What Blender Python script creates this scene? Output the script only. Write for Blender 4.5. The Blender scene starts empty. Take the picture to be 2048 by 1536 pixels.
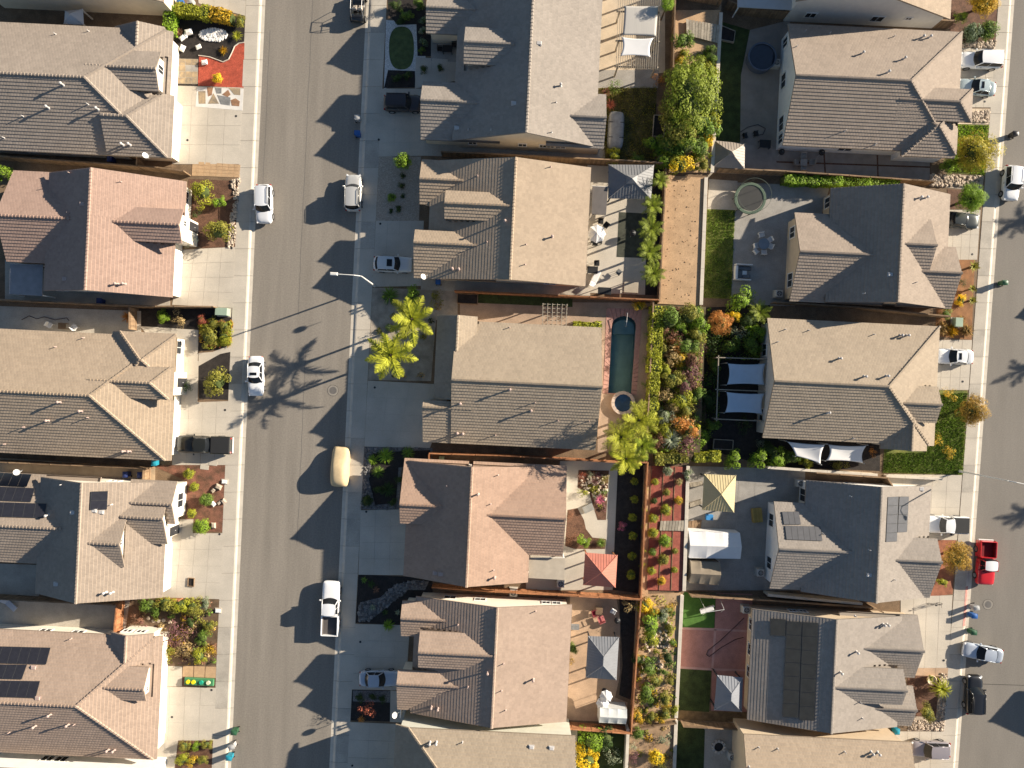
import bpy, math, random
from mathutils import Vector, Matrix
random.seed(7)
R = math.radians
SC = bpy.context.scene
COL = SC.collection

# ---------------------------------------------------------------- camera, sky, sun, exposure
HC, PPM, TH = 81.0, 17.5, R(2.8)          # camera height (m), photo pixels per metre on the ground, street-grid angle
SUN_AZ, SUN_EL = math.atan2(0.38, 0.9255), R(18.7)   # towards the sun: east-north-east, low
cam = bpy.data.objects.new('camera', bpy.data.cameras.new('camera'))
COL.objects.link(cam)
cam.location = (0, 0, HC); cam.rotation_euler = (0, 0, TH)
cam.data.sensor_width = 36.0
cam.data.lens = 36.0 * HC / (2048 / PPM)
cam.data.clip_end = 2000
SC.camera = cam
world = bpy.data.worlds.new('World'); SC.world = world; world.use_nodes = True
wn = world.node_tree
sky = wn.nodes.new('ShaderNodeTexSky'); sky.sky_type = 'NISHITA'; sky.sun_disc = False
sky.sun_elevation = SUN_EL; sky.sun_rotation = math.pi / 2 - SUN_AZ
sky.air_density = 1.0; sky.dust_density = 0.4; sky.ozone_density = 2.2
bg = wn.nodes['Background']; bg.inputs['Strength'].default_value = 0.05
wn.links.new(sky.outputs['Color'], bg.inputs['Color'])
sd = bpy.data.lights.new('sun', 'SUN'); sd.energy = 5.0; sd.angle = R(0.5); sd.color = (1.0, 0.89, 0.74)
sun = bpy.data.objects.new('sun', sd); COL.objects.link(sun)
sv = Vector((math.cos(SUN_AZ) * math.cos(SUN_EL), math.sin(SUN_AZ) * math.cos(SUN_EL), math.sin(SUN_EL)))
sun.rotation_euler = sv.to_track_quat('Z', 'Y').to_euler(); sun.location = (60, 30, 60)
vs = SC.view_settings
vs.view_transform = 'Standard'; vs.look = 'None'; vs.gamma = 1.0; vs.exposure = 1.32
vs.use_curve_mapping = False

# ---------------------------------------------------------------- helpers
CT, ST = math.cos(TH), math.sin(TH)
ZR = -2.0                 # the eastern lots and street lie two metres below the western ones
LV = [0.0]                # ground level that W() works from
SHIFT = {}
def edge_x(y):            # photo x of the retaining wall between the two levels
    P = ((-600, 1482), (20, 1442), (345, 1424), (350, 1413), (610, 1402), (900, 1390), (930, 1377), (1182, 1369), (1190, 1364), (1436, 1353), (2200, 1328))
    for (y0, x0), (y1, x1) in zip(P[:-1], P[1:]):
        if y <= y1: return x0 + (x1 - x0) * (y - y0) / (y1 - y0)
    return 1328
class level:
    """everything built inside stands on the given ground level"""
    def __init__(s, z): s.z = z
    def __enter__(s):
        s.old = LV[0]; LV[0] = s.z; s.n = len(COL.objects); return s
    def __exit__(s, *a):
        if s.z != s.old:
            for o in list(COL.objects)[s.n:]:
                if o.parent is None: o.location.z += s.z; SHIFT[o.name] = s.z
        LV[0] = s.old
def points_in(a, out):
    if isinstance(a, (list, tuple)):
        if len(a) == 3 and isinstance(a[0], str) and isinstance(a[1], (int, float)): out.append(a[1:])
        elif len(a) in (2, 3, 5) and all(isinstance(q, (int, float)) for q in a): out.append(a[:2])
        else:
            for q in a: points_in(q, out)
    elif isinstance(a, dict):
        for q in a.values(): points_in(q, out)
def sided(f):
    """choose the ground level from where in the photograph the thing stands"""
    def g(*a, **k):
        if LV[0] != 0.0 or k.pop('here', False): return f(*a, **k)
        nums = [(i, q) for i, q in enumerate(a[:4]) if isinstance(q, (int, float)) and not isinstance(q, bool)]
        if len(nums) >= 2 and nums[0][0] <= 1 and nums[1][0] == nums[0][0] + 1: pts = [(nums[0][1], nums[1][1])]
        else: pts = []; points_in(list(a), pts)
        x = sum(p[0] for p in pts) / len(pts); y = sum(p[1] for p in pts) / len(pts)
        if x > edge_x(y) + 1:
            with level(ZR): return f(*a, **k)
        return f(*a, **k)
    return g
def W(px, py, h=0.0):
    """a point of the photograph at height h -> ground-plan position (street-aligned metres)"""
    k = (HC - h - LV[0]) / HC / PPM
    x = (px - 1024) * k; y = (768 - py) * k
    return (x * CT - y * ST, x * ST + y * CT)
def W3(px, py, h=0.0):
    a = W(px, py, h); return Vector((a[0], a[1], h))

MATS = {}
def mat(name, col, rough=0.85, var=0.12, scale=1.5, bump=0.0, bscale=30.0, col2=None, fac=0.5, metal=0.0, attr=None, avar=0.25, coat=0.0, spec=0.3, fine=0.0, fscale=40.0, stretch=None, transl=0.0):
    if name in MATS: return MATS[name]
    m = bpy.data.materials.new(name); m.use_nodes = True
    nt = m.node_tree; N = nt.nodes; L = nt.links
    b = N['Principled BSDF']
    b.inputs['Roughness'].default_value = rough; b.inputs['Metallic'].default_value = metal
    b.inputs['Coat Weight'].default_value = coat; b.inputs['Specular IOR Level'].default_value = spec
    g = N.new('ShaderNodeNewGeometry')
    vec = g.outputs['Position']
    if stretch:
        mp = N.new('ShaderNodeMapping'); mp.inputs['Scale'].default_value = stretch
        L.new(vec, mp.inputs['Vector']); vec = mp.outputs['Vector']
    n = N.new('ShaderNodeTexNoise'); n.inputs['Scale'].default_value = scale; n.inputs['Detail'].default_value = 5; n.inputs['Roughness'].default_value = 0.6
    L.new(vec, n.inputs['Vector'])
    mx = N.new('ShaderNodeMix'); mx.data_type = 'RGBA'
    c = Vector(col); c2 = Vector(col2) if col2 else c
    mx.inputs['A'].default_value = (*[max(0, q * (1 - var)) for q in c], 1)
    mx.inputs['B'].default_value = (*[min(1, q * (1 + var)) for q in c2], 1)
    rmp = N.new('ShaderNodeMapRange'); rmp.inputs['From Min'].default_value = fac - 0.18; rmp.inputs['From Max'].default_value = fac + 0.18
    L.new(n.outputs['Fac'], rmp.inputs['Value']); L.new(rmp.outputs['Result'], mx.inputs['Factor'])
    out = mx.outputs['Result']
    def mul(out, src, amt, lo=0.0, hi=1.0):
        r = N.new('ShaderNodeMapRange'); r.inputs['From Min'].default_value = lo; r.inputs['From Max'].default_value = hi
        r.inputs['To Min'].default_value = 1 - amt; r.inputs['To Max'].default_value = 1 + amt
        L.new(src, r.inputs['Value'])
        q = N.new('ShaderNodeVectorMath'); q.operation = 'SCALE'
        L.new(out, q.inputs[0]); L.new(r.outputs['Result'], q.inputs['Scale'])
        return q.outputs['Vector']
    if attr:
        at = N.new('ShaderNodeAttribute'); at.attribute_name = attr
        out = mul(out, at.outputs['Fac'], avar)
    if fine:
        n2 = N.new('ShaderNodeTexNoise'); n2.inputs['Scale'].default_value = fscale; n2.inputs['Detail'].default_value = 3
        L.new(g.outputs['Position'], n2.inputs['Vector'])
        out = mul(out, n2.outputs['Fac'], fine, 0.3, 0.7)
    L.new(out, b.inputs['Base Color'])
    if bump:
        n3 = N.new('ShaderNodeTexNoise'); n3.inputs['Scale'].default_value = bscale; n3.inputs['Detail'].default_value = 4
        L.new(g.outputs['Position'], n3.inputs['Vector'])
        bp = N.new('ShaderNodeBump'); bp.inputs['Strength'].default_value = min(1, bump * 4); bp.inputs['Distance'].default_value = bump
        L.new(n3.outputs['Fac'], bp.inputs['Height']); L.new(bp.outputs['Normal'], b.inputs['Normal'])
    if transl:
        t = N.new('ShaderNodeBsdfTranslucent'); L.new(out, t.inputs['Color'])
        ms = N.new('ShaderNodeMixShader'); ms.inputs[0].default_value = transl
        L.new(b.outputs[0], ms.inputs[1]); L.new(t.outputs[0], ms.inputs[2])
        L.new(ms.outputs[0], N['Material Output'].inputs['Surface'])
    MATS[name] = m
    return m

def world_origin(o):
    v = Vector((0, 0, 0))
    while o is not None:
        v += o.location
        if o.parent is None: v.z -= SHIFT.get(o.name, 0.0)
        o = o.parent
    return v
def props(o, label=None, cat=None, group=None, kind=None):
    if label: o['label'] = label
    if cat: o['category'] = cat
    if group: o['group'] = group
    if kind: o['kind'] = kind
    return o
def thing(name, label, cat, loc=(0, 0, 0), rz=0.0, group=None):
    o = bpy.data.objects.new(name, None); COL.objects.link(o)
    o.empty_display_size = 0.3
    o.location = loc; o.rotation_euler = (0, 0, rz)
    return props(o, label, cat, group)
class MB:
    def __init__(s): s.v = []; s.f = []; s.m = []; s.a = []
    def add(s, vs, fs, mi=0, at=0.5):
        o = len(s.v); s.v += [tuple(p) for p in vs]
        for f in fs: s.f.append(tuple(i + o for i in f)); s.m.append(mi); s.a.append(at)
        return s
    def poly(s, pts, mi=0, at=0.5): return s.add(pts, [tuple(range(len(pts)))], mi, at)
    def box(s, cx, cy, cz, sx, sy, sz, rz=0.0, mi=0, bev=0.0, at=0.5):
        c, q = math.cos(rz), math.sin(rz)
        def P(x, y, z): return (cx + x * c - y * q, cy + x * q + y * c, cz + z)
        a, b, d = sx / 2, sy / 2, sz / 2
        if bev:
            e = min(bev, a * .9, b * .9, d * .9)
            ring = lambda aa, bb, z: [P(-aa, -bb, z), P(aa, -bb, z), P(aa, bb, z), P(-aa, bb, z)]
            vs = ring(a - e, b - e, -d) + ring(a, b, -d + e) + ring(a, b, d - e) + ring(a - e, b - e, d)
            fs = [(3, 2, 1, 0), (12, 13, 14, 15)]
            for k in range(3):
                for i in range(4):
                    j = (i + 1) % 4; fs.append((k * 4 + i, k * 4 + j, k * 4 + 4 + j, k * 4 + 4 + i))
            return s.add(vs, fs, mi, at)
        vs = [P(x, y, z) for z in (-d, d) for x, y in ((-a, -b), (a, -b), (a, b), (-a, b))]
        return s.add(vs, [(3, 2, 1, 0), (4, 5, 6, 7), (0, 1, 5, 4), (1, 2, 6, 5), (2, 3, 7, 6), (3, 0, 4, 7)], mi, at)
    def tube(s, p, q, r0, r1=None, n=6, mi=0, cap=True, at=0.5):
        r1 = r0 if r1 is None else r1
        p = Vector(p); q = Vector(q); d = (q - p)
        if d.length < 1e-6: return s
        d.normalize()
        a = d.orthogonal().normalized(); b = d.cross(a)
        vs = []
        for c, r in ((p, r0), (q, r1)):
            for i in range(n):
                t = 2 * math.pi * i / n; vs.append(c + a * (r * math.cos(t)) + b * (r * math.sin(t)))
        fs = [(i, (i + 1) % n, n + (i + 1) % n, n + i) for i in range(n)]
        if cap: fs += [tuple(range(n - 1, -1, -1)), tuple(range(n, 2 * n))]
        return s.add(vs, fs, mi, at)
    def path(s, pts, r, n=6, mi=0):
        rs = r if isinstance(r, (list, tuple)) else [r] * len(pts)
        for i in range(len(pts) - 1): s.tube(pts[i], pts[i + 1], rs[i], rs[i + 1], n, mi)
        return s
    def lathe(s, prof, n=16, c=(0, 0, 0), mi=0, axis='z', at=0.5):
        vs = []
        for r, z in prof:
            for i in range(n):
                t = 2 * math.pi * i / n
                if axis == 'z': vs.append((c[0] + r * math.cos(t), c[1] + r * math.sin(t), c[2] + z))
                else: vs.append((c[0] + r * math.cos(t), c[1] + z, c[2] + r * math.sin(t)))
        fs = []
        for k in range(len(prof) - 1):
            for i in range(n):
                j = (i + 1) % n; q = (k * n + i, k * n + j, k * n + n + j, k * n + n + i)
                fs.append(q if axis == 'z' else q[::-1])
        return s.add(vs, fs, mi, at)
    def prism(s, pts, z0, z1, mi=0, at=0.5):
        """pts: plan polygon (u, v); turned counter-clockwise"""
        ar = sum(pts[i - 1][0] * pts[i][1] - pts[i][0] * pts[i - 1][1] for i in range(len(pts)))
        if ar < 0: pts = pts[::-1]
        n = len(pts)
        vs = [(p[0], p[1], z0) for p in pts] + [(p[0], p[1], z1) for p in pts]
        fs = [tuple(range(n - 1, -1, -1)), tuple(range(n, 2 * n))] + [(i, (i + 1) % n, n + (i + 1) % n, n + i) for i in range(n)]
        return s.add(vs, fs, mi, at)
    def mesh(s, name, mats, off=(0, 0, 0), smooth=False, attr=None):
        me = bpy.data.meshes.new(name)
        ox, oy, oz = off
        me.from_pydata([(x - ox, y - oy, z - oz) for x, y, z in s.v], [], s.f)
        for m in (mats if isinstance(mats, (list, tuple)) else [mats]): me.materials.append(m)
        me.polygons.foreach_set('material_index', s.m)
        if attr:
            a = me.attributes.new(attr, 'FLOAT', 'FACE'); a.data.foreach_set('value', s.a)
        if smooth: me.polygons.foreach_set('use_smooth', [True] * len(s.f))
        me.update()
        return me
    def build(s, name, mats, parent=None, at=None, smooth=False, attr=None, **kw):
        """world-space mesh -> object; parented parts keep world placement"""
        if parent is not None: off = world_origin(parent) if at is None else Vector(at)
        else: off = Vector(at) if at is not None else Vector((0, 0, 0))
        me = s.mesh(name, mats, off, smooth, attr)
        o = bpy.data.objects.new(name, me); COL.objects.link(o)
        if parent is not None:
            o.parent = parent
            if at is not None: o.location = off - world_origin(parent)
        else: o.location = off
        return props(o, kw.get('label'), kw.get('cat'), kw.get('group'), kw.get('kind'))
def put(name, me, parent, loc=(0, 0, 0), rot=(0, 0, 0), sc=(1, 1, 1)):
    o = bpy.data.objects.new(name, me); COL.objects.link(o); o.parent = parent
    o.location = loc; o.rotation_euler = rot; o.scale = sc
    return o
def copy_tree(o, parent=None):
    c = o.copy(); COL.objects.link(c); c.parent = parent
    for ch in o.children: copy_tree(ch, c)
    return c
ORD = ['first', 'second', 'third', 'fourth', 'fifth', 'sixth', 'seventh', 'eighth', 'ninth', 'tenth', 'eleventh', 'twelfth', 'thirteenth', 'fourteenth', 'fifteenth', 'sixteenth']
def clip(poly, a, b, c):
    """keep a*x+b*y+c >= 0 of a convex plan polygon"""
    out = []
    n = len(poly)
    for i in range(n):
        p, q = poly[i], poly[(i + 1) % n]
        dp, dq = a * p[0] + b * p[1] + c, a * q[0] + b * q[1] + c
        if dp >= 0: out.append(p)
        if (dp > 0 and dq < 0) or (dp < 0 and dq > 0):
            t = dp / (dp - dq); out.append((p[0] + (q[0] - p[0]) * t, p[1] + (q[1] - p[1]) * t))
    return out
def area(p): return 0.5 * sum(p[i - 1][0] * p[i][1] - p[i][0] * p[i - 1][1] for i in range(len(p)))
def bil(c, s, t):
    (a, b, d, e) = c   # corners in order; s along a->b, t along a->e
    return tuple((a[i] * (1 - s) + b[i] * s) * (1 - t) + (e[i] * (1 - s) + d[i] * s) * t for i in range(len(a)))

# ---------------------------------------------------------------- materials
concrete = mat('concrete', (0.47, 0.42, 0.345), var=0.10, scale=0.35, fine=0.07, fscale=9, bump=0.004, bscale=25)
concrete_old = mat('concrete_worn', (0.40, 0.36, 0.30), var=0.16, scale=0.5, fine=0.09, fscale=7, bump=0.004, bscale=25)
concrete_warm = mat('concrete_warm', (0.50, 0.41, 0.30), var=0.13, scale=0.5, fine=0.07, fscale=9)
kerb_m = mat('kerb_concrete', (0.55, 0.49, 0.40), var=0.10, scale=1.0, fine=0.06)
asphalt = mat('asphalt', (0.222, 0.196, 0.162), var=0.11, scale=0.5, fine=0.12, fscale=6, bump=0.004, bscale=60, stretch=(1.6, 0.12, 1))
asphalt_new = mat('asphalt_right', (0.195, 0.175, 0.148), var=0.07, scale=0.5, fine=0.10, fscale=7, bump=0.004, bscale=60, stretch=(1.2, 0.25, 1))
tar_m = mat('tar_seam', (0.06, 0.056, 0.05), var=0.1)
soil = mat('soil', (0.17, 0.115, 0.07), var=0.25, scale=0.8, fine=0.25, fscale=9, bump=0.03, bscale=14)
tan_soil = mat('tan_soil', (0.44, 0.29, 0.165), var=0.14, scale=0.7, fine=0.16, fscale=10, bump=0.02, bscale=14)
black_mulch = mat('black_mulch', (0.028, 0.023, 0.020), var=0.3, scale=2, fine=0.4, fscale=12, bump=0.03, bscale=18)
brown_mulch = mat('brown_mulch', (0.12, 0.062, 0.038), var=0.3, scale=1.5, fine=0.35, fscale=12, bump=0.03, bscale=18)
red_mulch = mat('red_mulch', (0.38, 0.075, 0.042), var=0.22, scale=2.0, fine=0.30, fscale=12, bump=0.025, bscale=18)
terra_mulch = mat('terrace_mulch', (0.29, 0.085, 0.058), var=0.22, scale=2.0, fine=0.30, fscale=12, bump=0.025, bscale=18)
gravel = mat('gravel', (0.36, 0.30, 0.235), var=0.2, scale=6, fine=0.3, fscale=14, bump=0.03, bscale=16)
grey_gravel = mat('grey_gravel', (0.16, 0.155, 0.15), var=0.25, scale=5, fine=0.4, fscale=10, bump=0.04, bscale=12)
white_gravel = mat('white_gravel', (0.52, 0.50, 0.47), var=0.2, scale=6, fine=0.3, fscale=14, bump=0.03, bscale=16)
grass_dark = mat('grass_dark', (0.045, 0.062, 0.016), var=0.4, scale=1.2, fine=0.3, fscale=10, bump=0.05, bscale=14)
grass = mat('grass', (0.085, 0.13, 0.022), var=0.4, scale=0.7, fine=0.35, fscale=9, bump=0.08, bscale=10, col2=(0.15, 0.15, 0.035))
turf = mat('artificial_turf', (0.055, 0.125, 0.02), var=0.15, scale=2, fine=0.2, fscale=15, bump=0.02)
paver_tan = mat('paver_tan', (0.45, 0.30, 0.17), var=0.12, scale=2, fine=0.14, fscale=16)
paver_pink = mat('paver_pink', (0.38, 0.185, 0.150), var=0.14, scale=1.0, fine=0.1, fscale=8)
paver_grey = mat('paver_grey', (0.30, 0.28, 0.25), var=0.14, scale=0.8, fine=0.1, fscale=8)
patio_tan = mat('patio_tan', (0.42, 0.29, 0.19), var=0.14, scale=0.8, fine=0.1, fscale=8)
slate = mat('slate', (0.28, 0.24, 0.185), var=0.3, scale=2.2, fine=0.1, col2=(0.33, 0.24, 0.14))
white_m = mat('white_paint', (0.80, 0.78, 0.74), var=0.03, rough=0.6)
cream = mat('stucco_cream', (0.66, 0.56, 0.42), var=0.06, scale=1.2, fine=0.05, fscale=30)
ivory = mat('stucco_ivory', (0.74, 0.68, 0.57), var=0.05, scale=1.2, fine=0.05, fscale=30)
pale = mat('stucco_white', (0.76, 0.74, 0.70), var=0.05, scale=1.2, fine=0.04, fscale=30)
tanwall = mat('stucco_tan', (0.55, 0.44, 0.31), var=0.06, scale=1.2, fine=0.05, fscale=30)
greywall = mat('stucco_grey', (0.52, 0.49, 0.44), var=0.06, scale=1.2, fine=0.05, fscale=30)
glass = mat('window_glass', (0.025, 0.03, 0.035), rough=0.08, var=0.1, spec=0.6)
dark_m = mat('dark_metal', (0.03, 0.03, 0.032), rough=0.5, var=0.1)
grey_m = mat('grey_metal', (0.30, 0.30, 0.30), rough=0.45, var=0.1, metal=0.4)
galv = mat('galvanised', (0.62, 0.61, 0.58), rough=0.4, var=0.1, metal=0.3)
wood_or = mat('fence_redwood', (0.33, 0.145, 0.065), var=0.22, scale=2.0, fine=0.15, fscale=12, attr='tv', avar=0.25)
wood_br = mat('fence_brown', (0.22, 0.145, 0.085), var=0.22, scale=2.0, fine=0.15, fscale=12, attr='tv', avar=0.25)
wood_gr = mat('weathered_wood', (0.33, 0.285, 0.22), var=0.2, scale=2.0, fine=0.15, fscale=12, attr='tv', avar=0.2)
bark = mat('bark', (0.13, 0.09, 0.06), var=0.25, scale=4, bump=0.02, bscale=12)
cloth_w = mat('white_fabric', (0.74, 0.73, 0.71), var=0.03, rough=0.8, transl=0.15)
solar_m = mat('solar_cell', (0.022, 0.022, 0.028), rough=0.28, var=0.15, scale=3, spec=0.5)
solar_gr = mat('solar_grey', (0.085, 0.085, 0.09), rough=0.4, var=0.12, scale=2, spec=0.4)
thermal_m = mat('pool_heater_mat', (0.07, 0.066, 0.055), rough=0.6, var=0.15, scale=1.5)
rock_m = mat('river_rock', (0.42, 0.34, 0.26), var=0.3, scale=4, attr='tv', avar=0.45)
rock_w = mat('white_rock', (0.74, 0.71, 0.66), var=0.12, scale=4, attr='tv', avar=0.15)
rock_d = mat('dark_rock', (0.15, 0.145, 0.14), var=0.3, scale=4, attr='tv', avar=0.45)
rubber = mat('tyre_rubber', (0.02, 0.02, 0.02), rough=0.8, var=0.1)
# ---------------------------------------------------------------- the ground, roads, pavements
def struct(name, mb, m, **kw):
    return mb.build(name, m, kind='structure', **kw)
def G(pts): return [W(*p) for p in pts]
gm = MB().prism([(-300, -300), (300, -300), (300, 300), (-300, 300)], -4.0, -3.6)
struct('ground', gm, soil)
kerbW = lambda y: 531 - .0448 * y      # photo x of the asphalt edges and pavement edges, by photo y
walkW = lambda y: 493 - .0446 * y
kerbM = lambda y: 733 - .0485 * y
walkM = lambda y: 774 - .0505 * y
kerbR = lambda y: 2029 - .0735 * y
walkR = lambda y: 1996 - .0755 * y
Y0, Y1 = -420, 1960
def strip(f, g, y0, y1): return G([(f(y0), y0), (g(y0), y0), (g(y1), y1), (f(y1), y1)])
road = struct('road', MB().prism(strip(lambda y: kerbW(y) - 3, lambda y: kerbM(y) + 3, Y0, Y1), -0.3, 0.0), asphalt)
kerbX = lambda y: kerbR(y) + 205
with level(ZR): road2 = struct('road', MB().prism(strip(lambda y: kerbR(y) - 3, lambda y: kerbX(y) + 3, Y0, Y1), -0.3, 0.0), asphalt_new)
# lots: soil platforms behind the pavements, level with them
struct('lot_ground', MB().prism(strip(lambda y: -900, lambda y: walkW(y) + 1, Y0, Y1), -0.3, 0.10), soil)
PH = [(1213, 616), (1284, 619), (1273, 791), (1205, 787)]     # hole for the swimming pool
EY = [-400, 20, 345, 350, 610]; EY2 = [791, 900, 930, 1182, 1190, 1436, 1900]
for q in ([(walkM(Y0) - 1, Y0)] + [(edge_x(y), y) for y in [Y0] + EY[1:]] + [(edge_x(619), 619), PH[1], PH[0], (walkM(616) - 1, 616)],
          [(walkM(616) - 1, 616), PH[0], PH[3], (walkM(787) - 1, 787)], [PH[1], (edge_x(619), 619), (edge_x(791), 791), PH[2]],
          [(walkM(787) - 1, 787), PH[3], PH[2]] + [(edge_x(y), y) for y in EY2] + [(edge_x(Y1), Y1), (walkM(Y1) - 1, Y1)]):
    struct('lot_ground', MB().prism(G(q), -2.4, 0.10), soil)
with level(ZR):
    struct('lot_ground', MB().prism(G([(edge_x(y) - 12, y) for y in (Y0, 20, 350, 610, 900, 930, 1182, 1436, Y1)] + [(walkR(Y1) + 1, Y1), (walkR(Y0) + 1, Y0)]), -.5, .10), soil)
    struct('lot_ground', MB().prism(strip(lambda y: kerbX(y) + 40, lambda y: kerbX(y) + 900, Y0, Y1), -0.3, 0.10), soil)

slab_cache = {}
@sided
def slabs(name, c, nx, ny, z=0.13, m=None, gap=0.014, base=None, jit=0.004, child='slab', ctop=None):
    """a paved surface: a base sheet, and each slab of it a piece of its own"""
    m = m or concrete
    cw = [W(*p) for p in c]
    o = struct(name, MB().prism(cw, -0.05, z - 0.016), base or concrete_old)
    e1 = math.dist(cw[0], cw[1]); e2 = math.dist(cw[0], cw[3])
    gx, gy = gap / e1, gap / e2
    xs = nx if isinstance(nx, (list, tuple)) else [i / nx for i in range(nx + 1)]
    ys = ny if isinstance(ny, (list, tuple)) else [i / ny for i in range(ny + 1)]
    for i in range(len(xs) - 1):
        for j in range(len(ys) - 1):
            q = [bil(cw, s, t) for s, t in ((xs[i] + gx, ys[j] + gy), (xs[i + 1] - gx, ys[j] + gy), (xs[i + 1] - gx, ys[j + 1] - gy), (xs[i] + gx, ys[j + 1] - gy))]
            mm = random.choice(m) if isinstance(m, list) else m
            MB().prism(q, z - 0.05, z + random.uniform(-jit, jit)).build(child, mm, parent=o)
    return o
def walk(f0, f1, side):
    """pavement between the kerb line f0 and the lot line f1: gutter pan, rolled kerb, slabs"""
    sgn = 1 if side > 0 else -1
    o = struct('pavement', MB().prism(strip(lambda y: f0(y) + sgn * 11, f1, Y0, Y1), -0.3, 0.09), concrete_old)
    ys = list(range(Y0, Y1, 54))
    inner = lambda y: f0(y) + sgn * 12
    for a, b in zip(ys[:-1], ys[1:]):
        if b < -60 or a > 1600: continue
        mm = random.choice([concrete, concrete, concrete_old, concrete])
        q = strip(inner, f1, a + .3, b - .3)
        MB().prism(q, 0.05, 0.125 + random.uniform(-.004, .004)).build('slab', mm, parent=o)
    k = MB()
    p = [(0, 0.004), (6.5, 0.012), (9.5, 0.10), (12, 0.127)]
    for a, b in zip(ys[:-1], ys[1:]):
        for (x0, z0), (x1, z1) in zip(p[:-1], p[1:]):
            q = [(f0(a) + sgn * x0, a, z0), (f0(a) + sgn * x1, a, z1), (f0(b - .6) + sgn * x1, b - .6, z1), (f0(b - .6) + sgn * x0, b - .6, z0)]
            if sgn > 0: q = q[::-1]
            k.poly([(*W(x, y), z) for x, y, z in q])
    struct('kerb', k, kerb_m)
    return o
walk(kerbW, walkW, -1)
walk(kerbM, walkM, 1)
with level(ZR):
    walk(kerbR, walkR, -1); walk(kerbX, lambda y: kerbX(y) + 41, 1)
# painted red stretch of kerb
with level(ZR):
    rk = MB()
    for a, b in ((1172, 1212), (1212, 1252)):
        for (x0, z0), (x1, z1) in (((-6.6, .018), (-9.4, .106)), ((-9.4, .106), (-13, .134))):
            rk.poly([(*W(kerbR(y) + x, y), z) for x, y, z in ((x0, a, z0), (x0, b, z0), (x1, b, z1), (x1, a, z1))][::-1])
    struct('kerb_paint', rk, mat('red_kerb_paint', (0.50, 0.24, 0.20), var=0.25, scale=4))
# crack seams and lane joint in the asphalt
tm = MB()
for x, a, b in ((628, -60, 640), (612, 700, 1100), (540, 60, 420)):
    pts = [(x - .046 * (y - a) + random.uniform(-.7, .7), y) for y in range(a, b, 30)]
    for p, q in zip(pts[:-1], pts[1:]):
        tm.poly([(*W(p[0] - .5, p[1]), .004), (*W(q[0] - .5, q[1]), .004), (*W(q[0] + .5, q[1]), .004), (*W(p[0] + .5, p[1]), .004)])
struct('asphalt_seam', tm, mat('tar_line', (.14, .128, .112), var=.1))
with level(ZR):
    tm = MB().poly([(*W(1928, 1366.4), .004), (*W(1928, 1367.6), .004), (*W(2060, 1371.6), .004), (*W(2060, 1370.4), .004)])
    struct('asphalt_seam', tm, tar_m)

SZ = 0.26    # the planted strip between the back yards stands this high
@sided
def sheet(name, pts, m, z=0.12, **kw):
    return struct(name, MB().prism([W(p[0], p[1], z) for p in pts], -0.05, z), m)
def oval(cx, cy, rx, ry, n=28, p=2.0):
    out = []
    for i in range(n):
        t = 2 * math.pi * i / n; c, s = math.cos(t), math.sin(t)
        out.append((cx + rx * abs(c) ** (2 / p) * (1 if c > 0 else -1), cy + ry * abs(s) ** (2 / p) * (1 if s > 0 else -1)))
    return out

# --- west lots
slabs('driveway', [(352, 172), (487, 176), (479, 329), (345, 329)], 4, 4)
slabs('driveway', [(392, -60), (495, -60), (491, 33), (398, 8)], 3, 3)
sheet('mulch_bed', [(335, 20), (350, 10), (490, 36), (488, 90), (487, 178), (396, 172), (340, 172)], black_mulch, .115)
slabs('patio', [(346, 118), (397, 119), (396, 169), (350, 168)], 4, 4, m=[slate, paver_grey, slate], z=.135, child='flagstone', gap=.03)
sheet('mulch_bed', [(398, 112), (420, 115), (447, 125), (458, 120), (465, 106), (470, 94), (478, 88), (489, 86), (487, 176), (396, 171)], red_mulch, .125)
kb = MB()
ke = [(398, 112), (420, 115), (447, 125), (458, 120), (465, 106), (470, 94), (478, 88), (489, 86)]
for p, q in zip(ke[:-1], ke[1:]): kb.tube((*W(*p), .15), (*W(*q), .15), .06, n=5)
struct('bed_edging', kb, kerb_m)
fl = sheet('stone_inset', [(394, 174), (487, 178), (485, 221), (391, 213)], mat('pale_grout', (.62, .59, .54), var=.08), .138)
for i, poly in enumerate(([(399, 186), (411, 185), (411, 206), (400, 206)], [(416, 177), (426, 177), (424, 190), (418, 192)], [(432, 177), (443, 178), (443, 187), (435, 187)],
                          [(428, 190), (437, 207), (419, 207)], [(447, 190), (457, 182), (461, 190), (456, 194)], [(438, 193), (460, 197), (459, 210), (444, 208)],
                          [(461, 178), (480, 179), (480, 190), (470, 189)], [(464, 202), (472, 199), (479, 204), (478, 212), (466, 211)])):
    pc_ = (sum(p[0] for p in poly) / len(poly), sum(p[1] for p in poly) / len(poly)); poly = [(pc_[0] + (p[0] - pc_[0]) * 1.22, pc_[1] + (p[1] - pc_[1]) * 1.22) for p in poly]
    MB().prism(G(poly), .10, .155).build('flagstone', [slate, mat('rust_stone', (.27, .15, .085), var=.3, scale=3), mat('blue_stone', (.19, .19, .185), var=.25, scale=3)][i % 3], parent=fl)
slabs('patio', [(386, 323), (482, 330), (480, 356), (384, 352)], 8, 4, m=paver_tan, child='paver', gap=.02, base=tan_soil)
sheet('mulch_bed', [(378, 358), (455, 361), (480, 357), (474, 420), (470, 494), (404, 496), (370, 480), (372, 400)], brown_mulch, .12)
slabs('driveway', [(364, 500), (471, 494), (466, 616), (345, 610)], 4, 4)
sheet('side_yard', [(-60, 300), (345, 312), (345, 335), (-60, 322)], soil, .118)
sheet('side_yard', [(10, 520), (340, 590), (340, 612), (10, 600)], concrete_old, .124)
sheet('planting_bed', [(278, 617), (468, 617), (463, 690), (440, 700), (397, 702), (397, 660), (278, 653)], black_mulch, .118)
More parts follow.
